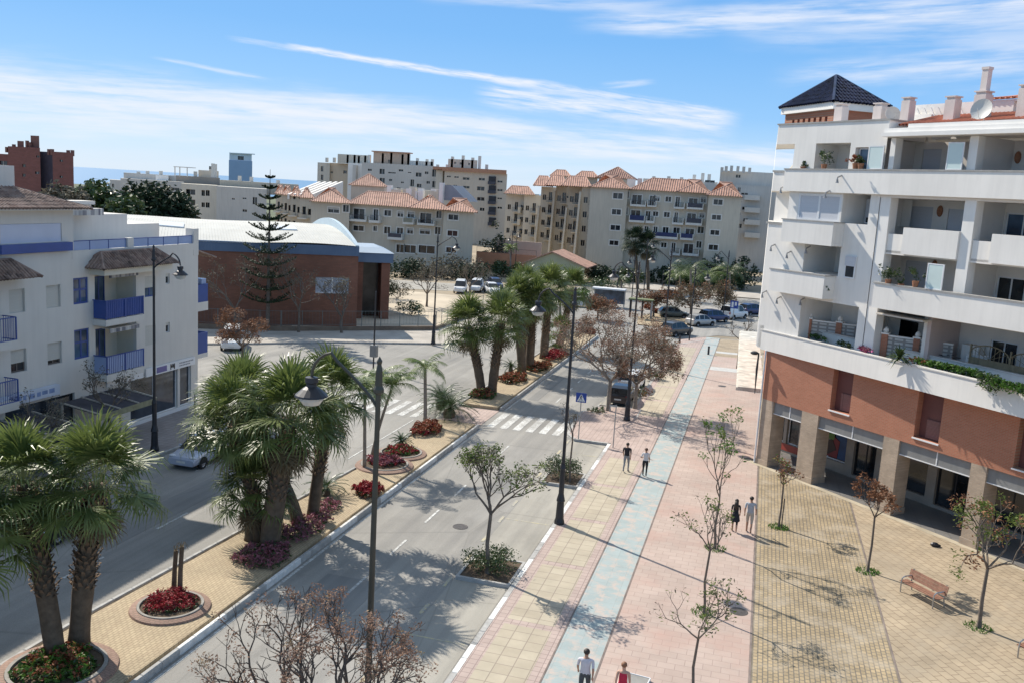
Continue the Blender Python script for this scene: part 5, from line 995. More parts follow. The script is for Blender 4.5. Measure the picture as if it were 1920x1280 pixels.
for j in range(nd):
    a, b = roofp(1, j / nd), roofp(1, (j + 1) / nd); h = lambda q: Vector((0, 0, .1 + .75 * math.sin(math.pi * q / nd) ** .7)); o_ = FH.s * .35
    mb.hexa([a - o_, a, b, b - o_, a - o_ + h(j), a + h(j), b + h(j + 1), b - o_ + h(j + 1)])
part('roof_rim', mb, mk('pale_blue_rim', (.50, .60, .66), .5, .05, 1), HB_)
for u, t in ((.72, .22), (.30, .2)):
    q = [(u, t), (u + .09, t), (u + .09, t + .09), (u, t + .09)]; part('skylight', MB().hexa([roofp(a, b, .02) for a, b in q] + [roofp(a, b, .14) for a, b in q]), mk('bright_skylight', (.80, .80, .78), .3, .03, 1), HB_)
# entrance wing with flat blue roof
FE = FH.sub(15.9, -6.0)
mb = MB(); mb.fb(FE, 0, .8, -10, 0, 0, 6.6); mb.fb(FE, 2.9, 3.9, -10, 0, 0, 6.6); mb.fb(FE, .8, 2.9, -10, -2.5, 0, 6.6); part('entrance_wall', mb, M_HB, HB_)
mb = MB(); mb.fb(FE, .9, 2.8, -2.48, -2.3, .2, 6.4); part('entrance_glass', mb, glassmat('hall_glass', (.05, .04, .035), .2), HB_)
mb = MB(); mb.fb(FE, -.4, 4.2, -10, .3, 6.6, 7.7); part('blue_band', mb, M_BM, HB_); mb = MB(); mb.hexa([FE.p(-.6, .4, 7.7), FE.p(4.3, .4, 7.7), FE.p(4.3, -10, 7.7), FE.p(-.6, -10, 7.7), FE.p(.4, -2, 8.2), FE.p(2.9, -2, 8.2), FE.p(2.9, -9, 8.2), FE.p(.4, -9, 8.2)]); part('entrance_roof', mb, mk('grey_blue_roof', (.40, .46, .52), .4, .08, .6), HB_)
# railing wall along the hall
FW = frame2((-60, 76.2), (-46.8, 82.5)); mb = MB(); mb.fb(FW, 0, math.dist((-60, 76.2), (-46.8, 82.5)), -.3, 0, 0, .6); g = frame2((-46.8, 82.5), (-33.8, 93)); mb.fb(g, 0, 16.7, -.3, 0, 0, .55); h = frame2((-33.8, 93), (-34.3, 112)); mb.fb(h, 0, 19, -.3, 0, 0, .5)
wl_ = root('low_boundary_wall', (-46.8, 82.5, 0), 'low brown boundary wall with thin fence in front of the brick hall', 'wall'); part('wall_base', mb, mk('brown_plaster', (.20, .15, .11), .9, .2, 1), wl_)
mb = MB()
for f, n_ in ((FW, 14.5), (g, 16.7), (h, 19)):
    k = int(n_ / 2)
    for i in range(k + 1): mb.tube([f.p(n_ * i / k, -.15, .5), f.p(n_ * i / k, -.15, 2.2)], .035, 5)
    for z in (.75, 2.15): mb.tube([f.p(0, -.15, z), f.p(n_, -.15, z)], .02, 4)
    for i in range(int(n_ / .35)): mb.tube([f.p(i * .35, -.15, .75), f.p(i * .35, -.15, 2.15)], .008, 3, 0, False)
part('fence', mb, mk('grey_green_metal', (.16, .18, .17), .6, .1, 2), wl_)
# small tile roofed house and orange terrace wall below block B
HS = root('small_gabled_house', (-38, 170, 0), 'small cream house with low tiled gable roof in front of the stepped balconies', 'house')
x0, z0 = ATx(985, 500, 160); x1 = ATx(1096, 500, 160)[0]; f = Fr(x0, 160, 0); w_ = x1 - x0
mb = MB(); mb.wall(f, 0, w_, -.1, 3.2, 0, [(5.1, 6.0, .4, 2.9)], .3); mb.add([f.p(0, 0, 3.2), f.p(w_, 0, 3.2), f.p(w_ * .45, 0, 5.2)], ((0, 1, 2),)); part('wall', mb, mk('green_cream', (.42, .42, .28), .9, .1, .4), HS)
mb = MB()
for a, b in ((f.p(-.6, 0, 2.9), f.p(w_ * .45, 0, 5.35)), (f.p(w_ * .45, 0, 5.35), f.p(w_ + .6, 0, 2.9))):
    n_ = Vector((0, 9, 0)); mb.hexa([a - Vector((0, .5, 0)), b - Vector((0, .5, 0)), b + n_, a + n_] + [q + Vector((0, 0, .18)) for q in (a - Vector((0, .5, 0)), b - Vector((0, .5, 0)), b + n_, a + n_)])
part('roof', mb, M_FR, HS); part('door', MB().fb(f, 5.1, 6.0, -.3, -.25, .4, 2.9), M_DARK, HS)
OW = root('orange_terrace_wall', (-50, 175, 0), 'orange painted terrace wall with pale top left of the small house', 'wall'); a = ATx(893, 480, 172)[0]; b = ATx(1005, 480, 172)[0]
part('wall_face', MB().box(a, b, 172, 172.5, -.1, 3.6), mk('orange_render', (.55, .27, .16), .9, .12, .4), OW); part('upper_terrace', MB().box(a + 3, b, 176, 176.4, 3.0, 6.0), mk('pink_beige_render', (.56, .43, .34), .9, .1, .4), OW); g = MB(); railing(g, Fr(a, 172.2, 0), 0, b - a, 0, 3.6, 4.6, .25); part('railing', g, M_RAIL, OW)
# ---------------------------------------------------------------- plants
M_PALM = leafmat('palm_leaf', [(.07, .095, .028), (.13, .17, .045), (.24, .28, .085)], .32, .42, 1.8, .55); M_PALMD = leafmat('dry_palm_leaf', [(.16, .12, .07), (.24, .19, .11)], .15, .8)
M_PALM2 = leafmat('feather_palm_leaf', [(.07, .11, .025), (.14, .20, .05), (.22, .27, .08)], .3, .45, 1.0, .5)
M_PET = mk('palm_stalk', (.22, .24, .10), .5, .2, 3); M_BARKP = mk('palm_bark', (.13, .095, .065), .95, .35, 4, bmp=.5, bscale=14); M_BOOT = mk('palm_leaf_base', (.19, .13, .085), .95, .3, 6)
M_BARK = mk('grey_bark', (.16, .13, .105), .95, .3, 5, bmp=.4, bscale=25); M_BARKL = mk('pale_bark', (.26, .22, .18), .9, .3, 5, bmp=.3, bscale=25)
M_LEAFY = leafmat('young_leaf', [(.06, .10, .02), (.12, .17, .035), (.20, .24, .07)], .35, .5, 2.0); M_LEAFG = leafmat('shrub_leaf', [(.025, .05, .015), (.05, .085, .025), (.09, .12, .045)], .2, .4, 3.0, .5)
M_SEED = leafmat('russet_seed_pod', [(.14, .085, .06), (.25, .15, .105), (.34, .21, .14)], .2, .8, 2.5); M_SEEDP = leafmat('pinkish_seed_pod', [(.26, .16, .13), (.36, .25, .19), (.30, .23, .11)], .2, .8, 3); M_BARKD = mk('dark_bark', (.09, .075, .065), .95, .3, 5, bmp=.4, bscale=25); M_SEED2 = leafmat('rusty_leaf', [(.15, .07, .04), (.30, .15, .08)], .2, .8, 2)
M_DKLEAF = leafmat('dark_pine_leaf', [(.012, .025, .012), (.022, .042, .018), (.04, .065, .03)], .1, .6, 2); M_GRYL2 = leafmat('grey_twig_leaf', [(.10, .085, .065), (.16, .14, .105), (.12, .13, .08)], .15, .8, 2)
M_TWIGG = leafmat('russet_olive_leaf', [(.10, .075, .045), (.16, .12, .075), (.11, .11, .05)], .2, .8, 1)
M_RED = leafmat('red_flower', [(.14, .014, .018), (.34, .035, .045), (.22, .02, .028)], .2, .6, 4); M_PNK = leafmat('pink_flower', [(.22, .07, .09), (.36, .14, .17), (.14, .04, .06)], .2, .6, 4)
M_ORG = leafmat('orange_red_leaf', [(.20, .055, .03), (.30, .10, .05), (.10, .05, .02)], .2, .6, 4); M_GRN = leafmat('bright_green_leaf', [(.06, .14, .02), (.11, .22, .04)], .3, .5, 4)
rnd = random.Random(11)
def fan(mb, M, size, r, droop=.35, n=30, mi=0):
    """one fan leaf: a short joined palm, then narrow separate blades with thread-thin bent tips"""
    o = Vector((0, 0, 0))
    for i in range(n):
        a = -1.95 + 3.9 * i / (n - 1) + r.uniform(-.03, .03); L_ = size * (1 - .2 * abs(a) / 1.95) * r.uniform(.82, 1.1); w_ = size * r.uniform(.019, .028)
        dx, dy = math.sin(a), math.cos(a); px, py = dy, -dx; zj = size * r.uniform(-.10, .10) + .03 * size * (1 if i % 2 else -1)
        k0, k1 = .42, r.uniform(.68, .8); t0 = Vector((dx * L_ * k0, dy * L_ * k0, zj * .4 - droop * L_ * .05)); t1 = Vector((dx * L_ * k1, dy * L_ * k1, zj - droop * L_ * .16)); t2 = Vector((dx * L_ * .93, dy * L_ * .93, zj - droop * L_ * r.uniform(.4, 1.1)))
        p = Vector((px * w_ * 1.25, py * w_ * 1.25, 0)); q = Vector((px * w_ * .75, py * w_ * .75, 0))
        mb.add([M @ v for v in (o, t0 - p, t0 + p, t1 - q, t1 + q, t2)], ((0, 1, 2), (1, 3, 4, 2), (3, 5, 4)), mi)
def fan_palm_mesh(seed, nleaf=36, size=1.15, trunk=5.2, lean=(0, 0), rb=.36, boots=True, skirt=.5):
    """returns dict of MBs in local space, base at origin"""
    r = random.Random(seed); tk = MB(); cr = MB(); dr = MB(); bt = MB(); top = Vector((lean[0], lean[1], trunk))
    def axis(t): return Vector((lean[0] * (t ** 1.25), lean[1] * (t ** 1.25), trunk * t))
    pts = [axis(i / 12) for i in range(13)]; rad = [rb * (1.15 if i == 0 else 1) * (.92 + .12 * math.sin(math.pi * min(1, i / 8)) - .16 * i / 12) * r.uniform(.96, 1.05) for i in range(13)]; tk.tube(pts, rad, 12)
    if boots:
        for i in range(190):
            t = .36 + .62 * (i / 190); a = i * 2.39996; c = axis(t); R0 = rb * (1 - .22 * t) * .95; o = Vector((math.cos(a), math.sin(a), 0)); s = Vector((-o.y, o.x, 0)); h = r.uniform(.14, .26); k = r.uniform(.1, .2)
            b0 = c + o * R0; k *= 1.2; bt.add([b0 - s * .08, b0 + s * .08, b0 + o * k + Vector((0, 0, h)) + s * .045, b0 + o * k + Vector((0, 0, h)) - s * .035, b0 + o * .02 + Vector((0, 0, h * 1.2))], ((0, 1, 2, 3), (3, 2, 4)), 0)
    for i in range(nleaf):
        f_ = i / nleaf; el = R(86 - 92 * f_ ** 1.0) + r.uniform(-.16, .16); az = i * 2.39996 + r.uniform(-.2, .2)
        d = Vector((math.cos(az) * math.cos(el), math.sin(az) * math.cos(el), math.sin(el))); pl = size * r.uniform(.85, 1.35) * (1 - .12 * f_); st = top + Vector((0, 0, -.15 - .3 * f_))
        mid = st + d * pl * .55 + Vector((0, 0, .05)); end = st + d * pl - Vector((0, 0, .10 * pl * math.cos(el)))
        cr.tube([st, mid, end], [.022, .016, .012], 4, 1, False)
        yv = (end - mid).normalized(); yv = (yv - Vector((0, 0, .12 + .22 * f_))).normalized(); zv = (Vector((0, 0, 1)) - yv * yv.z); zv = zv.normalized() if zv.length > .1 else Vector((math.cos(az + math.pi), math.sin(az + math.pi), 0)); xv = yv.cross(zv)
        if xv.length < .1: continue
        xv.normalize(); zv = xv.cross(yv); M = Matrix((( xv.x, yv.x, zv.x, end.x), (xv.y, yv.y, zv.y, end.y), (xv.z, yv.z, zv.z, end.z), (0, 0, 0, 1))); fan(cr, M, size * r.uniform(.8, 1.12), r, .2 + .45 * f_)
    for i in range(int(26 * skirt)):
        az = i * 2.39996; el = R(r.uniform(-80, -50)); d = Vector((math.cos(az) * math.cos(el), math.sin(az) * math.cos(el), math.sin(el))); st = top + Vector((0, 0, -.45)); end = st + d * size * .7
        dr.tube([st, end], [.02, .012], 4, 0, False); yv = d; zv = Vector((math.cos(az), math.sin(az), .2)).normalized(); xv = yv.cross(zv).normalized(); zv = xv.cross(yv)
        M = Matrix(((xv.x, yv.x, zv.x, end.x), (xv.y, yv.y, zv.y, end.y), (xv.z, yv.z, zv.z, end.z), (0, 0, 0, 1))); fan(dr, M, size * .75, r, .2, 12)
    return tk, bt, cr, dr
def fan_palm(base, crown, label, seed, size=1.15, rb=.36, nleaf=36, skirt=.5, boots=True):
    """base & crown given by where they are seen"""
    x, y = G(*base); c = PY(crown[0], crown[1], y); t = root('fan_palm', (x, y, ZM - .02), label, 'palm tree', 'fan palms on the median')
    tk, bt, cr, dr = fan_palm_mesh(seed, nleaf, size, c[2] - ZM, (c[0] - x, 0), rb, boots, skirt)
    part('trunk', tk, M_BARKP, t, world=False, smooth=True)
    if boots: part('leaf_bases', bt, M_BOOT, t, world=False)
    part('crown', cr, (M_PALM, M_PET), t, world=False)
    if dr.v: part('dry_fronds', dr, M_PALMD, t, world=False)
    return t
fan_palm((104, 1242), (44, 905), 'fan palm with thick leaning trunk, left of the nearest pair', 1, 1.2, .31, 38, 1.0)
fan_palm((148, 1222), (180, 905), 'fan palm with thick upright trunk, right of the nearest pair', 2, 1.24, .33, 40, .9)
fan_palm((-70, 1290), (-75, 1010), 'fan palm mostly cut off by the left edge of the photo', 3, 1.25, .33, 32)
fan_palm((505, 1034), (544, 785), 'fan palm with the thickest trunk in the crowded clump beside the curb lane', 4, 1.5, .44, 44, 1.2)
fan_palm((560, 990), (455, 765), 'fan palm at the back left of the crowded clump', 5, 1.4, .28, 34)
fan_palm((586, 978), (622, 745), 'fan palm with slender trunk, right of the crowded clump', 6, 1.35, .28, 34)
fan_palm((486, 1022), (440, 790), 'fan palm whose crown reaches furthest left in the crowded clump', 14, 1.35, .28, 34)
fan_palm((470, 1020), (475, 915), 'short young fan palm low at the foot of the crowded clump', 7, 1.15, .28, 30, .8)
fan_palm((902, 737), (878, 612), 'fan palm, left one of the leaning pair past the crossing', 8, 1.45, .36, 42)
fan_palm((922, 740), (940, 605), 'fan palm, right one of the leaning pair past the crossing', 9, 1.45, .38, 42)
fan_palm((978, 700), (968, 570), 'fan palm left in the clump of three behind the leaning pair', 10, 1.5, .40, 40)
fan_palm((992, 697), (1000, 565), 'fan palm right in the clump of three behind the leaning pair', 11, 1.4, .40, 38)
fan_palm((985, 690), (985, 545), 'fan palm rear in the clump of three behind the leaning pair', 12, 1.4, .38, 36)
fan_palm((1019, 676), (1030, 545), 'fan palm with straight shaggy trunk behind the clump of three', 13, 1.5, .42, 40, 1.0)
fan_palm((1050, 655), (1072, 545), 'fan palm furthest up the median under the tall lamp', 15, 1.5, .36, 36)
fan_palm((1042, 660), (1050, 625), 'small yellow green fan palm low near the far end of the median', 16, 1.2, .2, 24, 0, False)
# feather palms
def feather_palm(base, crown, label, seed, size=2.0, r0=.09, nf=15, mat=None, name='feather_palm', trunkr=None, group='slim feather palms on the median', z=None, up=55):
    z0 = ZM if 'median' in group else .07
    x, y = G(*base) if isinstance(base[0], (int, float)) else base[0]; c = PY(crown[0], crown[1], y); t = root(name, (x, y, z0 - .02), label, 'palm tree', group); r = random.Random(seed)
    hh = c[2] - z0; tk = MB(); lx = c[0] - x; pts = [(lx * (k / 8) ** 1.2, 0, hh * k / 8) for k in range(9)]; tk.tube(pts, [r0 * (1.25 - .35 * k / 8) for k in range(9)], 10); part('trunk', tk, M_BARKL, t, world=False, smooth=True); cr = MB(); top = Vector((lx, 0, hh))
    for i in range(nf):
        az = i * 2.39996 + r.uniform(-.2, .2); e0 = R(r.uniform(up - 45, up + 25)); L_ = size * r.uniform(.85, 1.1); P = []; p = top.copy(); el = e0
        for k in range(9):
            P.append(p.copy()); p = p + Vector((math.cos(az) * math.cos(el), math.sin(az) * math.cos(el), math.sin(el))) * L_ / 8; el -= R(r.uniform(9, 15))
        cr.tube(P, [.02 * (1 - k / 10) for k in range(9)], 4, 1, False); sd_ = Vector((-math.sin(az), math.cos(az), 0))
        for k in range(1, 8):
            for q in (0, .33, .66):
                a = P[k].lerp(P[k + 1] if k < 8 else P[k], q); tdir = (P[min(k + 1, 8)] - P[k]).normalized(); ll = L_ * .23 * math.sin(math.pi * (k + q + .6) / 9.2) + .06
                for sgn in (-1, 1):
                    d = (sd_ * sgn + tdir * .6 + Vector((0, 0, -.35 + r.uniform(-.25, .15)))).normalized(); w_ = tdir * .022; e = a + d * ll - Vector((0, 0, ll * .25)); m_ = a + d * ll * .5
                    cr.add([a - w_, a + w_, m_ + w_, m_ - w_, e], ((0, 1, 2, 3), (3, 2, 4)), 0)
    part('crown', cr, (mat or M_PALM2, M_PET), t, world=False); return t
feather_palm((797, 797), (797, 690), 'slim feather palm in front of the dark cycad by the crossing', 21, 1.9, .11, 15)
feather_palm((683, 886), (684, 735), 'slim feather palm left of the three standing behind the near lamp arm', 22, 1.9, .085, 14)
feather_palm((706, 866), (706, 718), 'slim feather palm, nearest to the ring of pink flowers', 23, 2.0, .09, 14)
feather_palm((697, 862), (735, 725), 'slim feather palm leaning right behind the near lamp post', 24, 1.9, .08, 13)
def cycad(px, label, s=1.0, seed=3, h=.5, mat=None, nf=30):
    x, y = G(*px); t = root('cycad', (x, y, ZM - .03), label, 'cycad', 'dark cycads on the median'); r = random.Random(seed); tk = MB().tube([(0, 0, 0), (0, 0, h * .6), (0, 0, h)], [.2 * s, .24 * s, .17 * s], 9); part('trunk', tk, M_BARKP, t, world=False); cr = MB()
    for i in range(nf):
        az = i * 2.39996; el = R(75 - 70 * i / nf); P = []; p = Vector((0, 0, h))
        for k in range(7): P.append(p.copy()); p = p + Vector((math.cos(az) * math.cos(el), math.sin(az) * math.cos(el), math.sin(el))) * s * .2; el -= R(13)
        cr.tube(P, .012, 3, 0, False); sd_ = Vector((-math.sin(az), math.cos(az), 0))
        for k in range(1, 6):
            for q in (0, .25, .5, .75):
                a = P[k].lerp(P[k + 1], q); td = (P[k + 1] - P[k]).normalized()
                for sg in (-1, 1): e = a + (sd_ * sg + td * .5 + Vector((0, 0, .15))).normalized() * s * .22 * (1 - .1 * k); cr.add([a - td * .018, a + td * .018, e], ((0, 1, 2),), 0)
    part('crown', cr, mat or M_LEAFG, t, world=False); return t
cycad((842, 787), 'big dark cycad left of the crossing on the median', 1.9, 5, .55, nf=60); cycad((826, 772), 'dark cycad just behind the big one left of the crossing', 1.6, 6, .7, nf=50); cycad((762, 905), 'low cycad in the paving right of the flower ring', 1.1, 8, .2) if 0 else None
cycad((610, 935), 'low spiky cycad in sunlit paving behind the crowded palm clump', 1.1, 8, .3); cycad((957, 705), 'small cycad above orange shrubs behind the leaning palms', .9, 9, .6); cycad((752, 842), 'small spiky cycad standing in the ring of flowers', .7, 10, .3)
# ---------------------------------------------------------------- broadleaf trees
def leafcloud(mb, c, rad, n, size, r, mi=0, flat=1.0):
    for _ in range(n):
        d = Vector((r.gauss(0, 1), r.gauss(0, 1), r.gauss(0, 1) * flat)); d = d.normalized() * rad * r.uniform(.2, 1) ** .6; p = Vector(c) + d
        u = Vector((r.gauss(0, 1), r.gauss(0, 1), r.gauss(0, .6))).normalized(); v = u.cross(Vector((r.gauss(0, 1), r.gauss(0, 1), r.gauss(0, 1)))).normalized(); s = size * r.uniform(.6, 1.3)
        mb.add([p - u * s, p + v * s * .42, p + u * s, p - v * s * .42], ((0, 1, 2, 3),), mi)
def branch(mb, p, d, L_, rad, depth, r, tips, spread=.6, upb=.25, nb=(2, 3), shrink=.72, bend=.18, sides=5):
    P = [p.copy()]; q = p.copy(); dd = d.copy(); k = 3
    for i in range(k):
        dd = (dd + Vector((r.gauss(0, bend), r.gauss(0, bend), r.gauss(0, bend * .6) + upb * .12))).normalized(); q = q + dd * L_ / k; P.append(q.copy())
    mb.tube(P, [rad * (1 - .35 * i / k) for i in range(k + 1)], sides if depth > 1 else 4 if depth else 3, 0, False)
    if depth == 0: tips.append((q, dd)); return
    for j in range(r.randint(*nb)):
        a = Vector((r.gauss(0, 1), r.gauss(0, 1), r.gauss(0, 1))); a = (a - dd * a.dot(dd)).normalized(); nd = (dd + a * spread * r.uniform(.6, 1.25) + Vector((0, 0, upb))).normalized()
        branch(mb, q, nd, L_ * shrink * r.uniform(.8, 1.15), rad * .62, depth - 1, r, tips, spread, upb, nb, shrink, bend, sides)
    if depth > 1 and r.random() < .7:
        a = Vector((r.gauss(0, 1), r.gauss(0, 1), r.gauss(0, .5))).normalized(); branch(mb, P[2], (dd * .5 + a * spread).normalized(), L_ * shrink * .8, rad * .5, depth - 2 if depth > 2 else 0, r, tips, spread, upb, nb, shrink, bend, sides)
def tree(name, loc, hgt, label, cat='tree', group=None, seed=1, trunk_h=2.0, r0=.06, depth=3, L0=1.0, spread=.6, upb=.3, leaf=None, nl=10, ls=.09, cr=.25, frac=1.0, bark=None, nmain=4, lean=(0, 0), stake=False, shrink=.72, nb=(2, 3), flat=1.0, z0=ZK - .03, leaf2=None):
    t = root(name, (loc[0], loc[1], z0), label, cat, group); r = random.Random(seed); tk = MB(); tips = []; top = Vector((lean[0], lean[1], trunk_h))
    mid = Vector((lean[0] * .4 + r.gauss(0, .05), lean[1] * .4 + r.gauss(0, .05), trunk_h * .5)); tk.tube([(0, 0, 0), (lean[0] * .1, 0, trunk_h * .15), mid, top], [r0 * 1.35, r0 * 1.05, r0 * .95, r0 * .8], 8, 0, False)
    for i in range(nmain):
        a = i * 2 * math.pi / nmain + r.uniform(-.4, .4); d = Vector((math.cos(a) * spread, math.sin(a) * spread, r.uniform(.6, 1.0))).normalized(); branch(tk, top, d, L0 * r.uniform(.8, 1.15), r0 * .6, depth, r, tips, spread, upb, nb, shrink)
    zmax = max(p.z for p, _ in tips); k = hgt / zmax if hgt else 1
    def sq(v): return (v[0] * (1 + (k - 1) * .6), v[1] * (1 + (k - 1) * .6), v[2] * k)
    tk.v = [sq(v) for v in tk.v]; part('trunk', tk, bark or M_BARK, t, world=False)
    lf = MB()
    for p, d in tips:
        if r.random() < frac: leafcloud(lf, sq(p), cr, nl, ls, r, 1 if leaf2 and r.random() < .3 else 0, flat)
    if lf.v: part('crown', lf, (leaf or M_LEAFY, leaf2) if leaf2 else (leaf or M_LEAFY), t, world=False)
    if stake: s = MB().tube([(.13, 0, 0), (.13, 0, 1.5)], .03, 6); part('stake', s, M_BARK, t, world=False)
    return t
def htop(px, v): x, y = G(*px, ZK); return (x, y), PY(px[0], v, y)[2] - ZK
# leafy street trees in the islands
l_, h_ = htop((914, 1072), 838); tree('street_tree', l_, h_, 'small leafy street tree on the nearer island of the parking strip', group=None, seed=5, trunk_h=2.3, r0=.085, depth=4, L0=.85, spread=.55, upb=.42, nl=9, ls=.07, cr=.24, nmain=6, leaf=M_LEAFY, leaf2=M_GRYL2, frac=.85)
l_, h_ = htop((1068, 902), 760); tree('street_tree', (l_[0], l_[1]), h_, 'thin nearly bare street tree right behind the dark lamp post', seed=9, trunk_h=2.6, r0=.06, depth=3, L0=.8, spread=.4, upb=.5, nl=3, ls=.05, cr=.15, nmain=3, leaf=M_GRYL2)
# young plaza trees
YT = [((1460, 987), 855, 'young plaza tree with few brown leaves, nearest to the arcade corner', dict(seed=31, trunk_h=2.3, r0=.05, leaf=M_SEED2, leaf2=M_LEAFY, frac=.75, nl=6, L0=.5, depth=3, nmain=4, stake=True)),
      ((1627, 1070), 893, 'young plaza tree with rusty dry leaves in front of the arcade', dict(seed=32, trunk_h=2.4, r0=.05, depth=3, leaf=M_SEED2, nl=12, L0=.6, spread=.6, nmain=4)),
      ((1835, 1175), 950, 'young plaza tree with green crown beside the bench', dict(seed=38, trunk_h=1.9, r0=.065, depth=3, nmain=5, leaf=M_LEAFY, leaf2=M_SEED2, nl=20, L0=.8, spread=.75, upb=.25, ls=.075, cr=.3)),
      ((1340, 1027), 770, 'tallest young tree on the promenade, narrow crown left of the strolling couple', dict(seed=34, trunk_h=1.6, r0=.05, leaf=M_GRN, leaf2=M_LEAFY, frac=.8, nl=12, L0=1.1, spread=.25, upb=.8, depth=3, nmain=3, stake=True)),
      ((1320, 1147), 925, 'young promenade tree with grey green leaves, second from the bottom of the photo', dict(seed=35, trunk_h=2.3, r0=.045, depth=3, leaf=M_LEAFY, leaf2=M_GRYL2, frac=.8, nl=7, L0=.7, spread=.8, ls=.06)),
      ((1298, 1310), 1085, 'young promenade tree nearest to the camera with open branches', dict(seed=36, trunk_h=1.9, r0=.045, depth=3, leaf=M_LEAFY, leaf2=M_GRYL2, frac=.75, nl=7, L0=.75, spread=.85, upb=.28, ls=.06)),
      ((1382, 690), 590, 'small pale leafless tree in front of the white street canopy', dict(seed=37, trunk_h=2.2, r0=.07, leaf=M_GRYL2, frac=.8, nl=6, L0=.9, spread=.9))]
def weeds(x, y, lab, r_=.45, seed=1):
    r = random.Random(seed); mb = MB()
    for _ in range(160):
        a = r.uniform(0, 6.28); d = r_ * math.sqrt(r.random()); p = Vector((x + d * math.cos(a), y + d * math.sin(a), ZK - .02)); h = r.uniform(.05, .16); e = p + Vector((r.gauss(0, .05), r.gauss(0, .05), h)); q = Vector((r.gauss(0, 1), r.gauss(0, 1), 0)).normalized() * .03; mb.add([p - q, p + q, e], ((0, 1, 2),), 0)
    return solo('weed_tuft', mb, M_GRN, lab, 'grass tuft', 'green weeds at the feet of young trees')
WL = ['arcade corner tree', 'rusty dry tree', 'green crowned tree by the bench', 'tallest promenade tree', 'second promenade tree', 'nearest promenade tree']
for i, (b_, v, lab, kw) in enumerate(YT):
    l_, h_ = htop(b_, v); k = dict(depth=2, spread=.7, upb=.3, ls=.075, cr=.2, nmain=4, bark=M_BARK); k.update(kw); tree('young_tree', l_, h_, lab, group='young trees on the promenade and plaza', **k)
    if i < 6: weeds(l_[0], l_[1], 'tuft of green weeds at the foot of the ' + WL[i], .5, i)
# big bare trees with russet seed pods
for (bx, by), v, lab, sd_, L0 in ((G(1140, 772), 572, 'big bare spreading tree with russet seed pods, left of the pair', 41, 1.95), (G(1190, 768), 600, 'big bare spreading tree with russet seed pods, right of the pair', 42, 1.7)):
    tree('bare_tree', (bx, by), PY(1150, v, by)[2] - ZK, lab, group='bare trees with russet seed pods', seed=sd_, trunk_h=2.2, r0=.16, depth=5, L0=L0, spread=.8, upb=.2, leaf=M_SEED, leaf2=M_GRYL2, nl=14, ls=.075, cr=.33, nmain=5, shrink=.72, bark=M_BARKL, frac=.9)
tree('bare_tree', (-8.6, 16.8), 6.3, 'big bare tree with rusty seed clusters at the bottom of the photo', group='bare trees with russet seed pods', seed=44, trunk_h=2.3, r0=.14, depth=5, L0=1.25, spread=.68, upb=.28, leaf=M_SEED, leaf2=M_SEEDP, nl=34, ls=.04, cr=.19, nmain=6, shrink=.73, frac=.3, bark=M_BARKD)
tree('bare_tree', G(455, 690), 4.8, 'russet bare tree in shade between the hall and the left palms', group='bare trees with russet seed pods', seed=45, trunk_h=1.8, r0=.13, depth=4, L0=1.3, spread=.85, upb=.15, leaf=M_SEED2, leaf2=M_SEED, nl=12, ls=.09, cr=.3, nmain=5)
tree('bare_tree', (-33.9, 41.2), 4.8, 'dark leafless tree rising over the awning at the left shops', seed=46, trunk_h=2.2, r0=.10, depth=3, L0=1.1, spread=.7, upb=.3, leaf=M_GRYL2, nl=10, ls=.07, cr=.3, nmain=4)
tree('bare_tree', (-34.2, 36.6), 4.0, 'dark leafless tree behind the nearest left palm', seed=47, trunk_h=2.0, r0=.09, depth=3, L0=.9, spread=.8, upb=.25, leaf=M_GRYL2, nl=9, ls=.07, cr=.3, nmain=4)
for (u, v), vt, lab, sd_ in (((560, 625), 470, 'tall bare grey tree against the brick hall, middle one of three', 51), ((440, 622), 470, 'tall bare grey tree against the brick hall, left one of three', 52), ((640, 626), 515, 'slender bare tree in front of the white hall window', 53), ((800, 575), 495, 'bare brown tree in the yard right of the hall entrance', 54), ((880, 560), 480, 'bare brown tree by the parked white vans', 55)):
    l_ = G(u, v); h_ = PY(u, vt, l_[1])[2]; tree('bare_grey_tree', l_, h_, lab, group='leafless grey trees around the sports hall', seed=sd_, trunk_h=h_ * .28, r0=.14, depth=4, L0=h_ * .24, spread=.6, upb=.3, leaf=M_GRYL2, nl=4, ls=.10, cr=.4, nmain=4, z0=0)
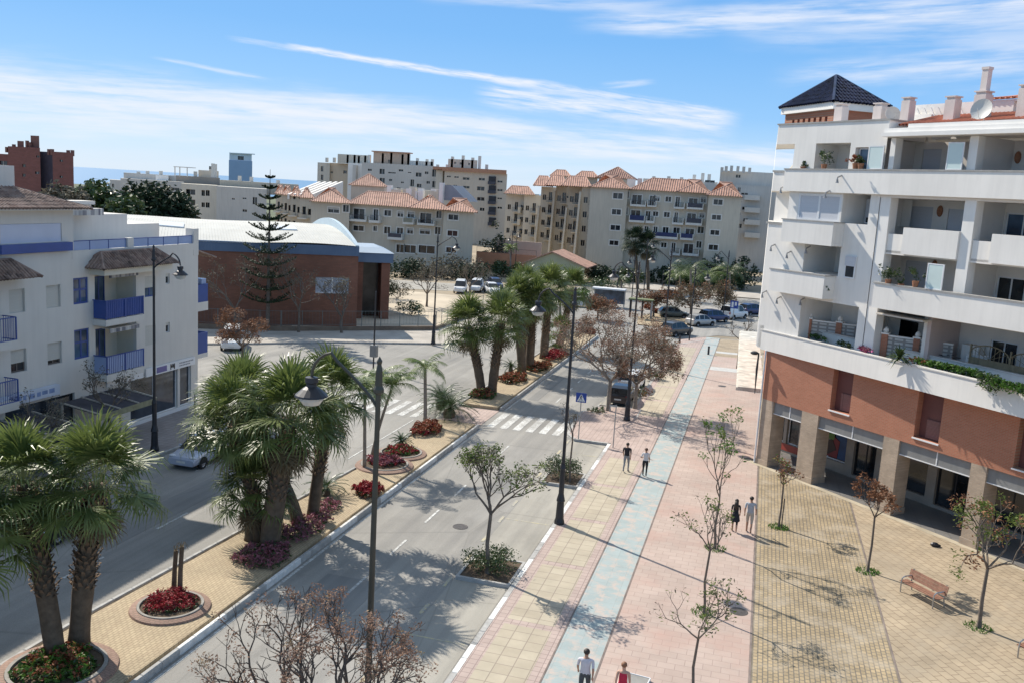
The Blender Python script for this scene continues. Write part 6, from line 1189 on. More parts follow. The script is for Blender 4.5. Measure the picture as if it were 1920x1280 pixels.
# Norfolk pine
def norfolk(px, vt, lab):
    x, y = G(*px); hh = PY(px[0], vt, y)[2]; t = root('norfolk_pine', (x, y, 0), lab, 'pine tree'); tk = MB().tube([(0, 0, 0), (0, 0, hh * .5), (0, 0, hh)], [.22, .13, .02], 8); part('trunk', tk, M_BARK, t, world=False); cr = MB(); r = random.Random(2); z = 3.0
    while z < hh - .5:
        L_ = min(2.9, (hh - z) * .31 + .25)
        for i in range(7):
            az = i * 2 * math.pi / 7 + z * 1.3; P = []; p = Vector((0, 0, z)); el = R(4)
            for k in range(6): P.append(p.copy()); p = p + Vector((math.cos(az) * math.cos(el), math.sin(az) * math.cos(el), math.sin(el))) * L_ / 5; el += R(7)
            cr.tube(P, [.035 * (1 - k / 7) for k in range(6)], 4, 0, False); s = Vector((-math.sin(az), math.cos(az), 0))
            for k in range(1, 6):
                for sg in (-1, 1):
                    for q in (0, .5):
                        a = P[k - 1].lerp(P[k], q + .25); e = a + (s * sg * .8 + (P[k] - P[k - 1]).normalized() * .7 + Vector((0, 0, .25))) * L_ * .20 * (1.2 - k * .13)
                        for _ in range(6): tt = r.random(); c = a.lerp(e, tt); u = Vector((r.gauss(0, 1), r.gauss(0, 1), r.gauss(0, 1))).normalized() * .13; w_ = u.cross(Vector((0, 0, 1))).normalized() * .07; cr.add([c - u, c + w_, c + u, c - w_], ((0, 1, 2, 3),), 0)
        z += 1.05 + .2 * (z < 9)
    part('crown', cr, M_DKLEAF, t, world=False)
norfolk((502, 622), 318, 'tall tiered norfolk pine standing in front of the brick hall')
# shrubs
def shrub(name, cx, cy, rx, ry, h, lab, group, mat, n, ls, seed=1, z=ZK - .05, cat='shrub', mat2=None, kind=None):
    r = random.Random(seed); t = root(name, (cx, cy, z), lab, cat, group); st = MB(); lf = MB()
    for i in range(9):
        a = r.uniform(0, 6.28); d = r.uniform(.2, .8); st.tube([(0 + .1 * math.cos(a), .1 * math.sin(a), 0), (rx * d * math.cos(a), ry * d * math.sin(a), h * .75)], [.025, .01], 4, 0, False)
    part('stems', st, M_BARK, t, world=False)
    cl = []
    for i in range(max(6, n // 40)):
        a = r.uniform(0, 6.28); d = math.sqrt(r.random()) * .8; cl.append((rx * d * math.cos(a), ry * d * math.sin(a), h * (.35 + .5 * r.random() * (1 - d * .5))))
    for c in cl: leafcloud(lf, c, min(rx, ry, h) * .42, 40, ls, r, 1 if mat2 and r.random() < .35 else 0)
    part('foliage', lf, (mat, mat2) if mat2 else mat, t, world=False); return t
x, y = G(918, 1085); shrub('island_shrub', -9.55, 34.2, 1.25, 1.05, .95, 'round clipped evergreen shrub around the nearer island tree', 'evergreen shrubs in the parking islands', M_LEAFG, 2600, .055, 1)
shrub('island_shrub', -9.5, 47.6, 1.2, 1.0, 1.35, 'taller evergreen shrub on the island behind the dark lamp post', 'evergreen shrubs in the parking islands', M_LEAFG, 2400, .06, 2)
# flower beds
def ring(px, r_, lab, white=True):
    x, y = G(*px, ZM); mb = MB(); mb.lathe((x, y, ZM - .02), [(r_ * 1.25, 0), (r_ * 1.22, .08), (r_ * 1.02, .14), (r_ * 1.0, .02)], 40, 0)
    mb.lathe((x, y, ZM), [(r_ * 1.015, .03), (r_ * 1.01, .15), (r_ * .93, .15), (r_ * .92, 0)], 40, 1); mb.lathe((x, y, ZM), [(r_ * .93, .08), (.01, .12)], 24, 2)
    return solo('planter_ring', mb, (brickmat('ring_brick', (.33, .21, .16), (.28, .17, .13), (.2, .14, .1), .2, .1, .012, var=.2, vs=1), mk('ring_inner_stone', (.30, .28, .25), .9, .2, 3), MATS['soil']), lab, 'planter ring', 'brick rings around the flower beds')
def flowers(px, rx, ry, h, lab, mats, n=900, seed=1, ls=.06, frac=.5, dx=0, dy=0):
    x, y = G(*px, ZM); x += dx; y += dy; r = random.Random(seed); mb = MB()
    for _ in range(n):
        a = r.uniform(0, 6.28); d = math.sqrt(r.random()) * (.86 + .1 * math.sin(a * 3 + seed) + .07 * math.sin(a * 7 + seed * 2)); lump = .72 + .28 * math.sin(a * 4 + d * 9 + seed); c = (rx * d * math.cos(a), ry * d * math.sin(a), .05 + h * lump * (1 - d ** 3 * .55) * r.uniform(.3, 1)); hi = c[2] > h * .45
        leafcloud(mb, c, .07, 3, ls, r, 0 if (hi and r.random() < frac + .3) else (1 if r.random() < .65 else (2 if len(mats) > 2 else 0)))
    return tag(obj('flower_bed', mesh('flower_bed', mb, mats), None, (x, y, ZM)), lab, 'flower bed', 'low flower beds along the median')
ring((320, 1138), 1.12, 'round brick planter ring around the bright red flowers'); ring((108, 1255), 1.42, 'round brick planter ring around the two nearest palms'); ring((721, 872), 1.3, 'round brick planter ring in the middle of the median, nearer of two'); ring((752, 850), 1.2, 'round brick planter ring in the middle of the median, farther of two')
flowers((320, 1134), 1.02, 1.02, .42, 'bright red flower bed in the round ring with two stumps', (M_RED, M_LEAFG), 1100, 1, .055, .6); flowers((108, 1255), 1.3, 1.3, .5, 'green and red bedding plants around the two nearest palms', (M_ORG, M_GRN, M_LEAFG), 1000, 2, .08, .2)
flowers((495, 1045), 1.25, 1.5, .45, 'purplish pink flowers around the foot of the crowded palm clump', (M_PNK, M_LEAFG), 1100, 3, .07, .4); flowers((560, 1000), 1.0, 2.0, .45, 'purplish pink flowers behind the thickest palm trunk', (M_PNK, M_LEAFG), 800, 4, .07, .4, dy=.6)
flowers((690, 925), .85, .85, .6, 'rounded deep red bush in front of the slim palms', (M_RED, M_ORG, M_LEAFG), 900, 5, .075, .7); flowers((721, 868), 1.15, 1.15, .45, 'pink and red flowers in the nearer middle ring', (M_PNK, M_RED, M_LEAFG), 900, 6, .075, .5); flowers((752, 848), 1.1, 1.1, .4, 'red and green flowers in the farther middle ring', (M_RED, M_LEAFG, M_GRN), 700, 7, .075, .3)
flowers((800, 808), 1.0, 1.8, .65, 'orange red bedding plants around the slim palm by the crossing', (M_ORG, M_RED, M_LEAFG), 1000, 8, .09, .6); flowers((905, 742), 1.1, 1.4, .5, 'brown orange bedding plants at the foot of the leaning palms', (M_ORG, M_LEAFG, M_GRN), 800, 9, .1, .3)
flowers((962, 712), 1.3, 2.2, .6, 'orange bedding plants behind the leaning palms', (M_ORG, M_LEAFG), 900, 10, .11, .5); flowers((1008, 690), 1.3, 2.4, .55, 'orange red bedding plants around the clump of three palms', (M_ORG, M_LEAFG), 800, 11, .11, .4); flowers((1040, 668), 1.3, 3.4, .6, 'red bedding plants near the far end of the median', (M_RED, M_ORG, M_LEAFG), 900, 12, .12, .6); flowers((610, 955), .7, 1.2, .35, 'scattered pink flowers in front of the low cycad', (M_PNK, M_LEAFG), 400, 13, .07, .4)
# two lopped stumps in the red bed
for (u, v), vt, lab in (((337, 1125), 1035, 'lopped bare stump in the red flowers, right of two'), ((326, 1118), 1042, 'lopped bare stump in the red flowers, left of two')):
    x, y = G(u, v); z = PY(u, vt, y)[2]; t = root('stump', (x, y, ZM), lab, 'tree stump', 'two stumps in the red flower bed'); mb = MB().tube([(0, 0, 0), (.03, 0, z * .5), (.08, .02, z)], [.10, .085, .08], 9); part('trunk', mb, M_BARKP, t, world=False)
    mb = MB(); r = random.Random(u)
    for i in range(7): a = r.uniform(0, 6.28); mb.tube([(.08, 0, z), (.08 + .15 * math.cos(a), .15 * math.sin(a), z + .15), (.08 + .28 * math.cos(a), .28 * math.sin(a), z - .05)], [.012, .01, .004], 4, 0, False)
    part('dry_shoots', mb, M_PALMD, t, world=False)
# trees beyond the junction: each its own crown
def bigbush(name, px, y, rx, h, lab, mat, seed, group, n=40, ls=.35, z0=0.0, cat='tree', th=.4):
    x = PY(px[0], px[1], y)[0]; t = root(name, (x, y, z0), lab, cat, group); r = random.Random(seed); tk = MB().tube([(0, 0, 0), (0, 0, h * th), (rx * .1, 0, h * .7)], [rx * .08 + .08, rx * .06 + .05, .04], 7); part('trunk', tk, M_BARK, t, world=False); lf = MB()
    for i in range(n):
        a = r.uniform(0, 6.28); d = math.sqrt(r.random()); c = (rx * .8 * d * math.cos(a), rx * .8 * d * math.sin(a), h * (th + (1 - th) * r.random() * math.sqrt(max(.05, 1 - d * d * .9)))); leafcloud(lf, c, rx * r.uniform(.2, .34), 34, ls, r, 0)
    part('crown', lf, mat, t, world=False); return t
for i, (u, y, rx, h, lab, m_) in enumerate(((300, 150, 6.8, 13.0, 'dark round pine crown behind the white roof, right one', M_DKLEAF), (258, 152, 6.0, 13.4, 'dark round pine crown behind the white roof, middle one', M_DKLEAF), (326, 148, 5.0, 12.0, 'dark pine crown touching the terraced row at its right', M_DKLEAF), (236, 136, 4.5, 11.0, 'lighter green low crown in front of the dark pines', M_LEAFG), (212, 150, 5.0, 12.2, 'grey green crown left of the dark pines', M_LEAFG), (178, 160, 4.6, 13.4, 'feathery grey green crown against the strip of sea', M_LEAFG), (120, 142, 5.5, 12.4, 'grey bare looking crown in front of the red brick tower', M_GRYL2), (150, 150, 4.6, 12.0, 'low green crown between the red tower and the sea strip', M_LEAFG))):
    bigbush('background_tree', (u, 380), y, rx, h, lab, m_, 60 + i, 'trees on the skyline at the left', 90, .55)
for i, (u, v, vt, rx, lab, m_) in enumerate(((925, 480, 418, 4.5, 'dark blue green tree between the two tile roofed blocks', M_DKLEAF), (1130, 530, 505, 4.0, 'dark hedge like tree below the buff wall', M_DKLEAF), (1180, 530, 500, 4.0, 'dark bushy tree right below the buff wall', M_LEAFG), (1105, 525, 500, 3.5, 'grey bushy tree below the stepped balconies', M_GRYL2), (1395, 520, 478, 4.5, 'dark tree at the foot of the far right bay', M_DKLEAF), (1340, 520, 480, 4.5, 'dark tree behind the far feather palms', M_DKLEAF), (1240, 530, 508, 4.0, 'dark bush beside the far street lamp', M_DKLEAF), (1270, 530, 497, 4.5, 'green spreading tree behind the left feathery palms', M_LEAFG), (1305, 530, 494, 4.5, 'green spreading tree between the far feathery palms', M_LEAFG), (1372, 530, 492, 4.5, 'green spreading tree next to the white corner block', M_LEAFG), (850, 520, 478, 6.5, 'olive brown spreading tree beyond the yard, right one', M_GRYL2), (800, 520, 488, 6.5, 'olive brown spreading tree beyond the yard, middle one', M_GRYL2), (890, 525, 500, 5.5, 'dark tree over the far car park', M_DKLEAF), (765, 520, 505, 5.0, 'dark hedge like tree behind the yard fence', M_DKLEAF), (950, 520, 492, 4.5, 'dark tree by the small gabled house', M_LEAFG), (1010, 520, 506, 3.5, 'low dark tree under the small gabled house', M_DKLEAF))):
    y = G(u, v)[1] - 0; y = min(y, 176); h = max(3, PY(u, vt, y)[2]); bigbush('background_tree', (u, v), y, rx * .8, h, lab, m_, 80 + i, 'trees in front of the tile roofed blocks', 34, .3, th=.15)
for i, (b_, c_, lab, sz) in enumerate((((1195, 545), (1190, 455), 'dark fan palm against the buff facade, left of two', 2.3), ((1215, 545), (1213, 462), 'dark fan palm against the buff facade, right of two', 2.2))):
    x, y = G(*b_); y = 160; x = PY(b_[0], b_[1], y)[0]; c = PY(*c_, y); t = root('fan_palm', (x, y, 0), lab, 'palm tree', 'dark fan palms beyond the junction'); tk, bt, cr, dr = fan_palm_mesh(90 + i, 34, 1.7, c[2], (c[0] - x, 0), .3, False, 1.0); part('trunk', tk, M_BARKP, t, world=False); part('crown', cr, (M_DKLEAF, M_DKLEAF), t, world=False); part('dry_fronds', dr, M_PALMD, t, world=False)
for i, (u, v, cv, lab, sz) in enumerate(((1295, 575, 505, 'feathery palm behind the red brown tree at the junction', 4.2), (1275, 562, 515, 'yellow green feathery palm at the junction, left one', 3.2), (1368, 560, 510, 'feathery palm nearest to the white corner block', 4.0), (1330, 560, 515, 'feathery palm in the middle of the junction group', 3.8), (1165, 560, 525, 'small yellow green palm beside the bus shelter', 2.0), (957, 520, 465, 'slim palm in front of the orange wall', 1.8), (1050, 600, 560, 'yellow palm behind the far median palms', 1.8))):
    feather_palm((u, v), (u, cv), lab, 100 + i, sz, .16, 22, None if i % 2 else M_LEAFG, group='feathery palms around the junction', up=50)
for i, (u, v, vt, L0, lab) in enumerate(((1225, 595, 540, 1.3, 'red brown bare tree left of the parked cars at the junction'), (1293, 600, 532, 1.8, 'red brown bare tree in the middle of the junction'), (1355, 592, 530, 1.8, 'red brown bare tree near the white corner block'), (1120, 600, 560, 1.3, 'small red brown bare tree behind the big pair'))):
    l_ = G(u, v); tree('bare_junction_tree', l_, PY(u, vt, l_[1])[2], lab, group='red brown bare trees at the junction', seed=120 + i, trunk_h=2.0, r0=.16, depth=3, L0=L0, spread=.9, upb=.12, leaf=M_SEED2 if i in (0, 3) else M_TWIGG, leaf2=M_GRYL2 if i in (0, 3) else M_SEED2, nl=30, ls=.15, cr=.7, nmain=5, z0=0)
for i, (u, v, rx, h, lab, m_) in enumerate(((1082, 560, 2.2, 2.0, 'round yellow green bush left of the far kerb', M_GRN), (1150, 545, 3.0, 2.4, 'wide green bush behind the bus shelter', M_LEAFG), (1115, 545, 2.5, 2.4, 'grey green bush at the far kerb', M_LEAFG), (770, 590, 2.0, 1.6, 'green shrub in the sandy yard', M_LEAFG), (720, 575, 2.6, 4.2, 'dark evergreen bush beside the hall entrance', M_DKLEAF), (705, 560, 2.2, 5.0, 'tall dark bush against the hall entrance', M_DKLEAF), (745, 560, 2.4, 2.6, 'low brown bush in the yard by the hall', M_GRYL2), (1216, 580, 1.0, .7, 'small red bedding patch on the refuge island', M_ORG), (1232, 588, 1.0, .7, 'small orange bedding patch on the refuge island', M_ORG), (1100, 628, 1.3, .9, 'orange bush at the very end of the median', M_ORG))):
    l_ = G(u, v); shrub('junction_shrub', l_[0], l_[1], rx, rx * .8, h, lab, 'shrubs around the junction and yard', m_, 700, .16, 140 + i, 0)
shrub('brown_shrub', *G(1218, 712), 1.3, 1.1, 1.0, 'brown shrub beside the footway behind the right big bare tree', 'brown shrubs below the bare trees', M_SEED2, 700, .1, 160, mat2=M_LEAFG); shrub('brown_shrub', *G(1200, 745), 1.0, .9, .7, 'low dark shrub right of the parked car bonnet', 'brown shrubs below the bare trees', M_SEED2, 500, .08, 161, mat2=M_LEAFG); shrub('brown_shrub', *G(1120, 775), .9, .8, .4, 'low green ground plants under the left big bare tree', 'brown shrubs below the bare trees', M_LEAFG, 400, .07, 162)
# plants on the balconies and in the long planter
def trail(p0, p1, n, lab, mats, seed, h=.25, hang=.3, ls=.07, name='planter_plant'):
    r = random.Random(seed); mb = MB(); a, b = Vector(p0), Vector(p1)
    for i in range(n):
        t = r.random(); c = a.lerp(b, t) + Vector((r.gauss(0, .09), r.gauss(0, .09), r.uniform(-hang * .5 * (r.random() < .3), h))); leafcloud(mb, c, .12, 6, ls, r, 0 if r.random() < .7 else len(mats) - 1)
    c = (a + b) / 2; mb.v = [(v[0] - c.x, v[1] - c.y, v[2] - c.z) for v in mb.v]
    return tag(obj(name, mesh(name, mb, mats), None, tuple(c)), lab, 'plant', 'plants in the long terrace planter')
pl = lambda u, v, z=8.32: (*G(u, v, z), z)
trail(pl(1516, 628), pl(1544, 636), 50, 'small green planter plant, leftmost on the long white parapet', (M_GRN, M_LEAFG), 1, .15); trail(pl(1572, 644), pl(1594, 652), 50, 'grey green hanging planter plant left of the pink blossom', (M_LEAFG,), 2, .18)
trail(pl(1612, 655), pl(1628, 660), 45, 'bright pink blossom spilling over the long white parapet', (M_PNK, mk('magenta_petal', (.55, .03, .25), .6, .2, 3)), 3, .2, .25); trail(pl(1712, 676), pl(1742, 684), 90, 'green and red planter plants right of the spiky aloe', (M_GRN, M_ORG), 4, .2)
trail(pl(1742, 684), pl(1838, 705), 420, 'long run of bright green planter plants', (M_GRN, M_LEAFG), 5, .22); trail(pl(1838, 712), pl(1872, 722), 160, 'bushy darker green planter plants with hanging stems', (M_LEAFG, M_GRN), 6, .35, .8); trail(pl(1872, 722), pl(1925, 735), 200, 'green planter plants at the right edge of the photo', (M_GRN, M_LEAFG), 7, .25)
def aloe(p, s, lab, seed, n=34, mat=None, name='aloe'):
    r = random.Random(seed); mb = MB()
    for i in range(n):
        az = i * 2.39996; el = R(r.uniform(-35, 75)); d = Vector((math.cos(az) * math.cos(el), math.sin(az) * math.cos(el), math.sin(el))); sd_ = Vector((-math.sin(az), math.cos(az), 0)) * s * .07; a = Vector((0, 0, 0)); m_ = d * s * .55 + Vector((0, 0, .05 * s)); e = d * s - Vector((0, 0, s * .22 * math.cos(el))); up = Vector((0, 0, s * .03))
        mb.add([a - sd_, a + sd_, m_ + sd_ * .9, m_ - sd_ * .9, e, m_ + up], ((0, 1, 5), (0, 5, 3), (1, 2, 5), (3, 5, 4), (5, 2, 4)), 0)
    return tag(obj(name, mesh(name, mb, mat or M_LEAFG), None, p), lab, 'plant')
aloe(pl(1686, 670, 8.5), .78, 'large spiky blue green aloe on the long white parapet', 1, 46)
def pot_plant(p, s, lab, seed, mat=None, h=.3, n=16, potm=None):
    t = root('potted_plant', p, lab, 'potted plant', 'potted plants on the balconies'); mb = MB(); mb.lathe((0, 0, 0), [(.0, 0), (.12, 0), (.17, h), (.15, h), (.0, h * .85)], 12); part('pot', mb, potm or MATS['terracotta'], t, world=False); r = random.Random(seed); lf = MB()
    for i in range(n): leafcloud(lf, (r.gauss(0, s * .33), r.gauss(0, s * .33), h + s * r.uniform(.2, 1.1)), s * .28, 16, .07, r, 0)
    lf.tube([(0, 0, h * .8), (0, 0, h + s * .6)], .015, 4); part('foliage', lf, mat or M_LEAFG, t, world=False); return t
bp = lambda s, d, z: tuple(FB.p(s, d, z))
pot_plant(bp(2.75, .02, 17.76), .62, 'round leafy potted plant in the dark top floor recess', 1); pot_plant(bp(1.35, .15, 17.8), .28, 'tiny dark potted plant alone on the top parapet', 2, n=6, h=.12); pot_plant(bp(5.0, .15, 17.8), .4, 'reddish potted plant left of the frosted screen', 3, M_ORG); pot_plant(bp(5.35, .16, 17.8), .35, 'thin green potted plant touching the frosted screen', 7)
pot_plant(bp(8.15, .42, 11.95), .62, 'big bushy potted plant at the left of the third storey parapet', 4, n=22); pot_plant(bp(9.75, .44, 12.05), .5, 'spiky potted plant left of the lower frosted screen', 5, n=9); pot_plant(bp(8.95, .44, 12.0), .2, 'low dark potted plant on the third storey parapet', 6, n=6, h=.12); pot_plant(bp(4.2, .5, 10.9), .3, 'small dark potted plant in the second storey recess', 8, n=7)
shrub('balcony_creeper', *G(1431, 605, 8.4), .35, .35, .8, 'yellow green shrub in the corner of the long white terrace', None, M_GRN, 500, .08, 170, 8.2)
# ---------------------------------------------------------------- street lamps
M_LP = mk('lamp_green_grey', (.06, .06, .048), .5, .2, 2, metal=.2); M_LPD = mk('lamp_black', (.035, .035, .04), .45, .2, 2, metal=.3); M_LGL = mk('lamp_glass', (.55, .55, .52), .2, .05, 2)
def lamp(x, y, h, label, az=math.pi, reach=2.1, mat=None, base=True, group='tall swan neck street lamps', arm_z=None, up=.9):
    """tall post with thick pedestal, curved arm and hanging bell head; az = direction of the arm"""
    mat = mat or M_LP; t = root('street_lamp', (x, y, ZK - .02), label, 'street lamp', group, az); mb = MB()
    if base: mb.lathe((0, 0, 0), [(.25, 0), (.25, .12), (.2, .3), (.17, 1.1), (.21, 1.15), (.18, 1.3), (.13, 1.5), (.125, 2.7), (.15, 2.75), (.1, 2.95)], 10); part('pedestal', mb, mat, t, world=False)
    mb = MB(); mb.tube([(0, 0, 2.9 if base else 0), (0, 0, h - .9)], [.082, .06], 10); mb.lathe((0, 0, h - .9), [(.085, 0), (.13, .05), (.13, .12), (.09, .2), (.08, .55), (.05, .7), (.07, .78), (.0, .9)], 10); part('post', mb, mat, t, world=False)
    za = arm_z or h - 1.3; P = []
    for i in range(9): q = i / 8; P.append((reach * .62 * q, 0, za + up * (q ** .8)))
    for i in range(1, 9): a = math.pi / 2 * i / 8 * 1.9; P.append((reach * .62 + reach * .36 * math.sin(min(a, math.pi / 2 * 1.9)) * (1 if a < math.pi / 2 else 1), 0, za + up + .12 - .35 * (1 - math.cos(a)) * .9))
    P2 = [p for p in P[:9]] + [(reach * (.62 + .38 * math.sin(math.pi / 2 * k / 6)), 0, za + up + .22 - .62 * (1 - math.cos(math.pi / 2 * k / 6)) + .0) for k in range(1, 7)]
    a = part('arm', MB().tube(P2, .04, 7), mat, t, world=False); e = P2[-1]; hd = MB(); hd.lathe((e[0], 0, e[2] - .02), [(.04, 0), (.15, -.02), (.16, -.14), (.12, -.17), (.13, -.24), (.22, -.3), (.38, -.44), (.40, -.48), (.33, -.47), (.05, -.42)], 16)
    hp = part('lamp_head', hd, mat if mat is not M_LP else M_LPD, t, world=False); gl = MB(); gl.lathe((e[0], 0, e[2] - .02), [(.3, -.47), (.29, -.56), (.2, -.68), (.0, -.73)], 14); part('lamp_glass', gl, M_LGL, hp, world=False); return t
lamp(-8.3, 19.1, 11.5, 'tall green grey street lamp nearest to the camera, arm over the road', math.pi, 1.72, arm_z=10.25, up=1.0)
x, y = G(1048, 985); lamp(x, y, 11.35, 'tall dark street lamp with thick base at the footway kerb before the zebra crossing', math.pi, 1.7, M_LPD)
lamp(x - .05, 62.6, 11.3, 'tall dark street lamp standing behind the big bare trees', math.pi, 1.7, M_LPD); lamp(-8.1, 84.0, 11.3, 'tall dark street lamp beyond the bare trees at the footway end', math.pi, 1.7, M_LPD)
x, y = G(290, 848); lamp(x, y, 11.5, 'tall dark street lamp before the white and blue block, arm to the right', -.25, 2.1, M_LPD, arm_z=10.2, up=.75)
x, y = G(812, 647); lamp(x, y, 11.0, 'tall dark street lamp on the footway corner by the hall yard', 0.0, 2.0, M_LPD); x, y = G(700, 690)
t = root('signal_post', (x, y, 0), 'dark post with a grey control box between the near lamp and the hall', 'post'); part('post', MB().tube([(0, 0, 0), (0, 0, 6.6)], .07, 7), M_LPD, t, world=False); part('control_box', MB().box(-.3, .3, -.2, .2, 1.0, 2.0), M_GREY, t, world=False)
for u, v, vt, az, lab in ((1182, 592, 478, 2.2, 'thin far street lamp, left of the close pair at the junction'), (1206, 560, 448, 1.0, 'thin far street lamp, right of the close pair at the junction'), (1240, 556, 508, 0, 'short far street lamp with white head before the dark trees'), (1155, 575, 500, 0, 'far street lamp with pale lantern left of the close pair'), (957, 512, 432, 0, 'far street lamp in front of the orange wall'), (965, 520, 440, 3.1, 'far street lamp right beside the one at the orange wall'), (1292, 640, 500, 0, 'slim far lamp post rising through the red brown tree'), (1355, 600, 470, 3.1, 'slim far lamp post near the white corner block')):
    x, y = G(u, v); h_ = PY(u, vt, y)[2]; lamp(x, y, h_, lab, az, 1.4, M_LPD, base=False, group='far street lamps')
# thin black column with small lamps at the building corner
x, y = G(1385, 692); t = root('lantern_post', (x, y, ZK), 'thin dark post before the pale canopy by the corner block', 'post'); part('post', MB().tube([(0, 0, 0), (0, 0, 3.0)], .07, 6), M_LPD, t, world=False)
part('rope_lantern', MB().tube([FB.p(-.35, .35, 6.9), FB.p(-.38, .35, 5.9), FB.p(-.34, .35, 4.4)], [.04, .07, .02], 6).ell(FB.p(-.6, .45, 6.85), (.25, .2, .12)), M_DARK, CB)
# ---------------------------------------------------------------- signs
M_SBL = mk('sign_blue', (.02, .06, .30), .4, .05, 2); M_SWH = mk('sign_white', (.75, .75, .75), .4, .04, 2); M_STEEL = mk('galvanised', (.35, .36, .37), .4, .1, 3, metal=.6)
def cross_sign(x, y, h, lab):
    t = root('crossing_sign', (x, y, ZK), lab, 'road sign', 'pedestrian crossing signs'); part('post', MB().tube([(0, .03, 0), (0, .03, h)], .035, 8), M_STEEL, t, world=False)
    pn = part('sign_panel', MB().box(-.34, .34, -.02, 0, h - .62, h), M_SBL, t, world=False)
    tr = MB(); z = h - .56; tr.hexa([(-.27, -.03, z), (.27, -.03, z), (.27, -.022, z), (-.27, -.022, z), (-.01, -.03, z + .5), (.01, -.03, z + .5), (.01, -.022, z + .5), (-.01, -.022, z + .5)]); part('white_triangle', tr, M_SWH, pn, world=False)
    m = MB(); d = -.036; zz = z + .06
    for a, b in (((-.01, .22), (-.09, .02)), ((-.01, .22), (.07, .02)), ((0, .34), (-.01, .2)), ((0, .32), (-.07, .2)), ((0, .32), (.07, .22))):
        p, q = Vector((a[0], d, zz + a[1])), Vector((b[0], d, zz + b[1])); n = (q - p).cross(Vector((0, 1, 0))).normalized() * .018; m.hexa([p - n, p + n, p + n + Vector((0, .005, 0)), p - n + Vector((0, .005, 0)), q - n, q + n, q + n + Vector((0, .005, 0)), q - n + Vector((0, .005, 0))])
    m.ell((0, d, zz + .39), (.032, .006, .032), 8, 5)
    for i in range(4): m.box(-.17 + i * .1, -.12 + i * .1, d, d + .005, z + .02, z + .05)
    part('walker_symbol', m, M_BLK, pn, world=False)
cross_sign(*G(1084, 826), 3.05, 'blue square pedestrian crossing sign at the end of the zebra crossing')
x, y = G(1149, 842); t = root('sign_post', (x, y, ZK), 'grey post with narrow plate seen edge on beside the footway', 'road sign'); part('post', MB().tube([(0, 0, 0), (0, 0, 2.75)], .035, 8), M_STEEL, t, world=False); part('sign_panel', MB().box(-.42, .05, -.03, .0, 2.62, 2.72).box(-.40, -.34, -.02, .01, 2.3, 2.62), M_STEEL, t, world=False)
x, y = G(1373, 612); t = root('direction_sign', (x, y, ZK), 'distant blue and white traffic sign by the parked cars and the corner block', 'road sign'); part('post', MB().tube([(0, 0, 0), (0, 0, 3.2)], .05, 6), M_STEEL, t, world=False); part('sign_panel', MB().box(-.5, .5, -.06, -.03, 2.2, 3.2), M_SBL, t, world=False); part('white_symbol', MB().box(-.35, -.1, -.075, -.062, 2.35, 3.05).box(.05, .3, -.075, -.062, 2.6, 3.05), M_SWH, t, world=False)
x, y = G(365, 815); t = root('sign_post', (x, y, ZK), 'thin dark post on the left footway beside the silver car', 'post'); part('post', MB().tube([(0, 0, 0), (0, 0, 2.4)], .03, 6), M_LPD, t, world=False)
for i, (u, v, lab) in enumerate(((1328, 664, 'short dark bollard nearest on the footway end'), (1258, 668, 'short dark bollard left of the footway end'), (1274, 643, 'short dark bollard behind the bare tree crown'))):
    x, y = G(u, v, ZK); t = solo('bollard', MB().lathe((0, 0, 0), [(.11, 0), (.10, .7), (.12, .74), (.1, .86), (0, .9)], 10), M_LPD, lab, 'bollard', 'bollards at the footway end', loc=(x, y, ZK - .01))
# bus shelter and kiosk on the island beyond the junction
x, y = G(1140, 575); t = root('bus_shelter', (x, y, 0), 'white bus shelter behind the far median palms', 'bus shelter'); part('roof', MB().box(-2.4, 2.4, -.9, .9, 2.5, 2.7), M_SWH, t, world=False); part('glass_wall', MB().box(-2.3, 2.3, .7, .75, .4, 2.4), M_GLASSB, t, world=False)
for a in (-2.2, 2.2): part('post', MB().box(a - .06, a + .06, .6, .78, 0, 2.5), M_STEEL, t, world=False)
x, y = G(1200, 598); t = root('small_pergola', (x, y, .08), 'small open shelter with flat planted roof on the refuge island', 'shelter'); part('roof', MB().box(-1.6, 1.6, -.8, .8, 2.4, 2.6), mk('mossy_roof', (.16, .18, .09), .9, .3, 2), t, world=False)
for a in (-1.4, .2, 1.4): part('post', MB().box(a - .12, a + .12, -.1, .1, 0, 2.4), M_DARK if a < 1 else M_STEEL, t, world=False)
# ---------------------------------------------------------------- benches
M_WOOD = mk('bench_wood', (.26, .13, .085), .7, .25, 6, bmp=.2); M_BST = mk('bench_steel', (.42, .42, .42), .35, .1, 4, metal=.7)
def bench(x, y, rz, lab):
    t = root('park_bench', (x, y, ZK - .015), lab, 'bench', 'wooden plaza benches', rz); f = W0
    st = MB(); [st.bev(W0, -.95, .95, -a - .1, -a, .43, .46, .008) for a in ()] 
    for i in range(3): st.box(-.95, .95, -.32 + i * .15, -.20 + i * .15, .42, .455)
    part('seat', st, M_WOOD, t, world=False); bk = MB()
    for i in range(3): a, z = .16 + i * .035, .52 + i * .13; bk.hexa([(-.95, a, z), (.95, a, z), (.95, a + .03, z), (-.95, a + .03, z), (-.95, a + .03, z + .11), (.95, a + .03, z + .11), (.95, a + .06, z + .11), (-.95, a + .06, z + .11)])
    part('backrest', bk, M_WOOD, t, world=False)
    for s in (-.82, .82):
        leg = MB(); leg.tube([(s, .3, 0), (s, .22, .4), (s, .30, .92)], .028, 7); leg.tube([(s, .22, .40), (s, -.28, .40)], .025, 7); leg.tube([(s, .26, .66), (s, -.2, .66), (s, -.33, .6), (s, -.36, .4), (s, -.34, 0)], .028, 7); part('leg', leg, M_BST, t, world=False)
    return t
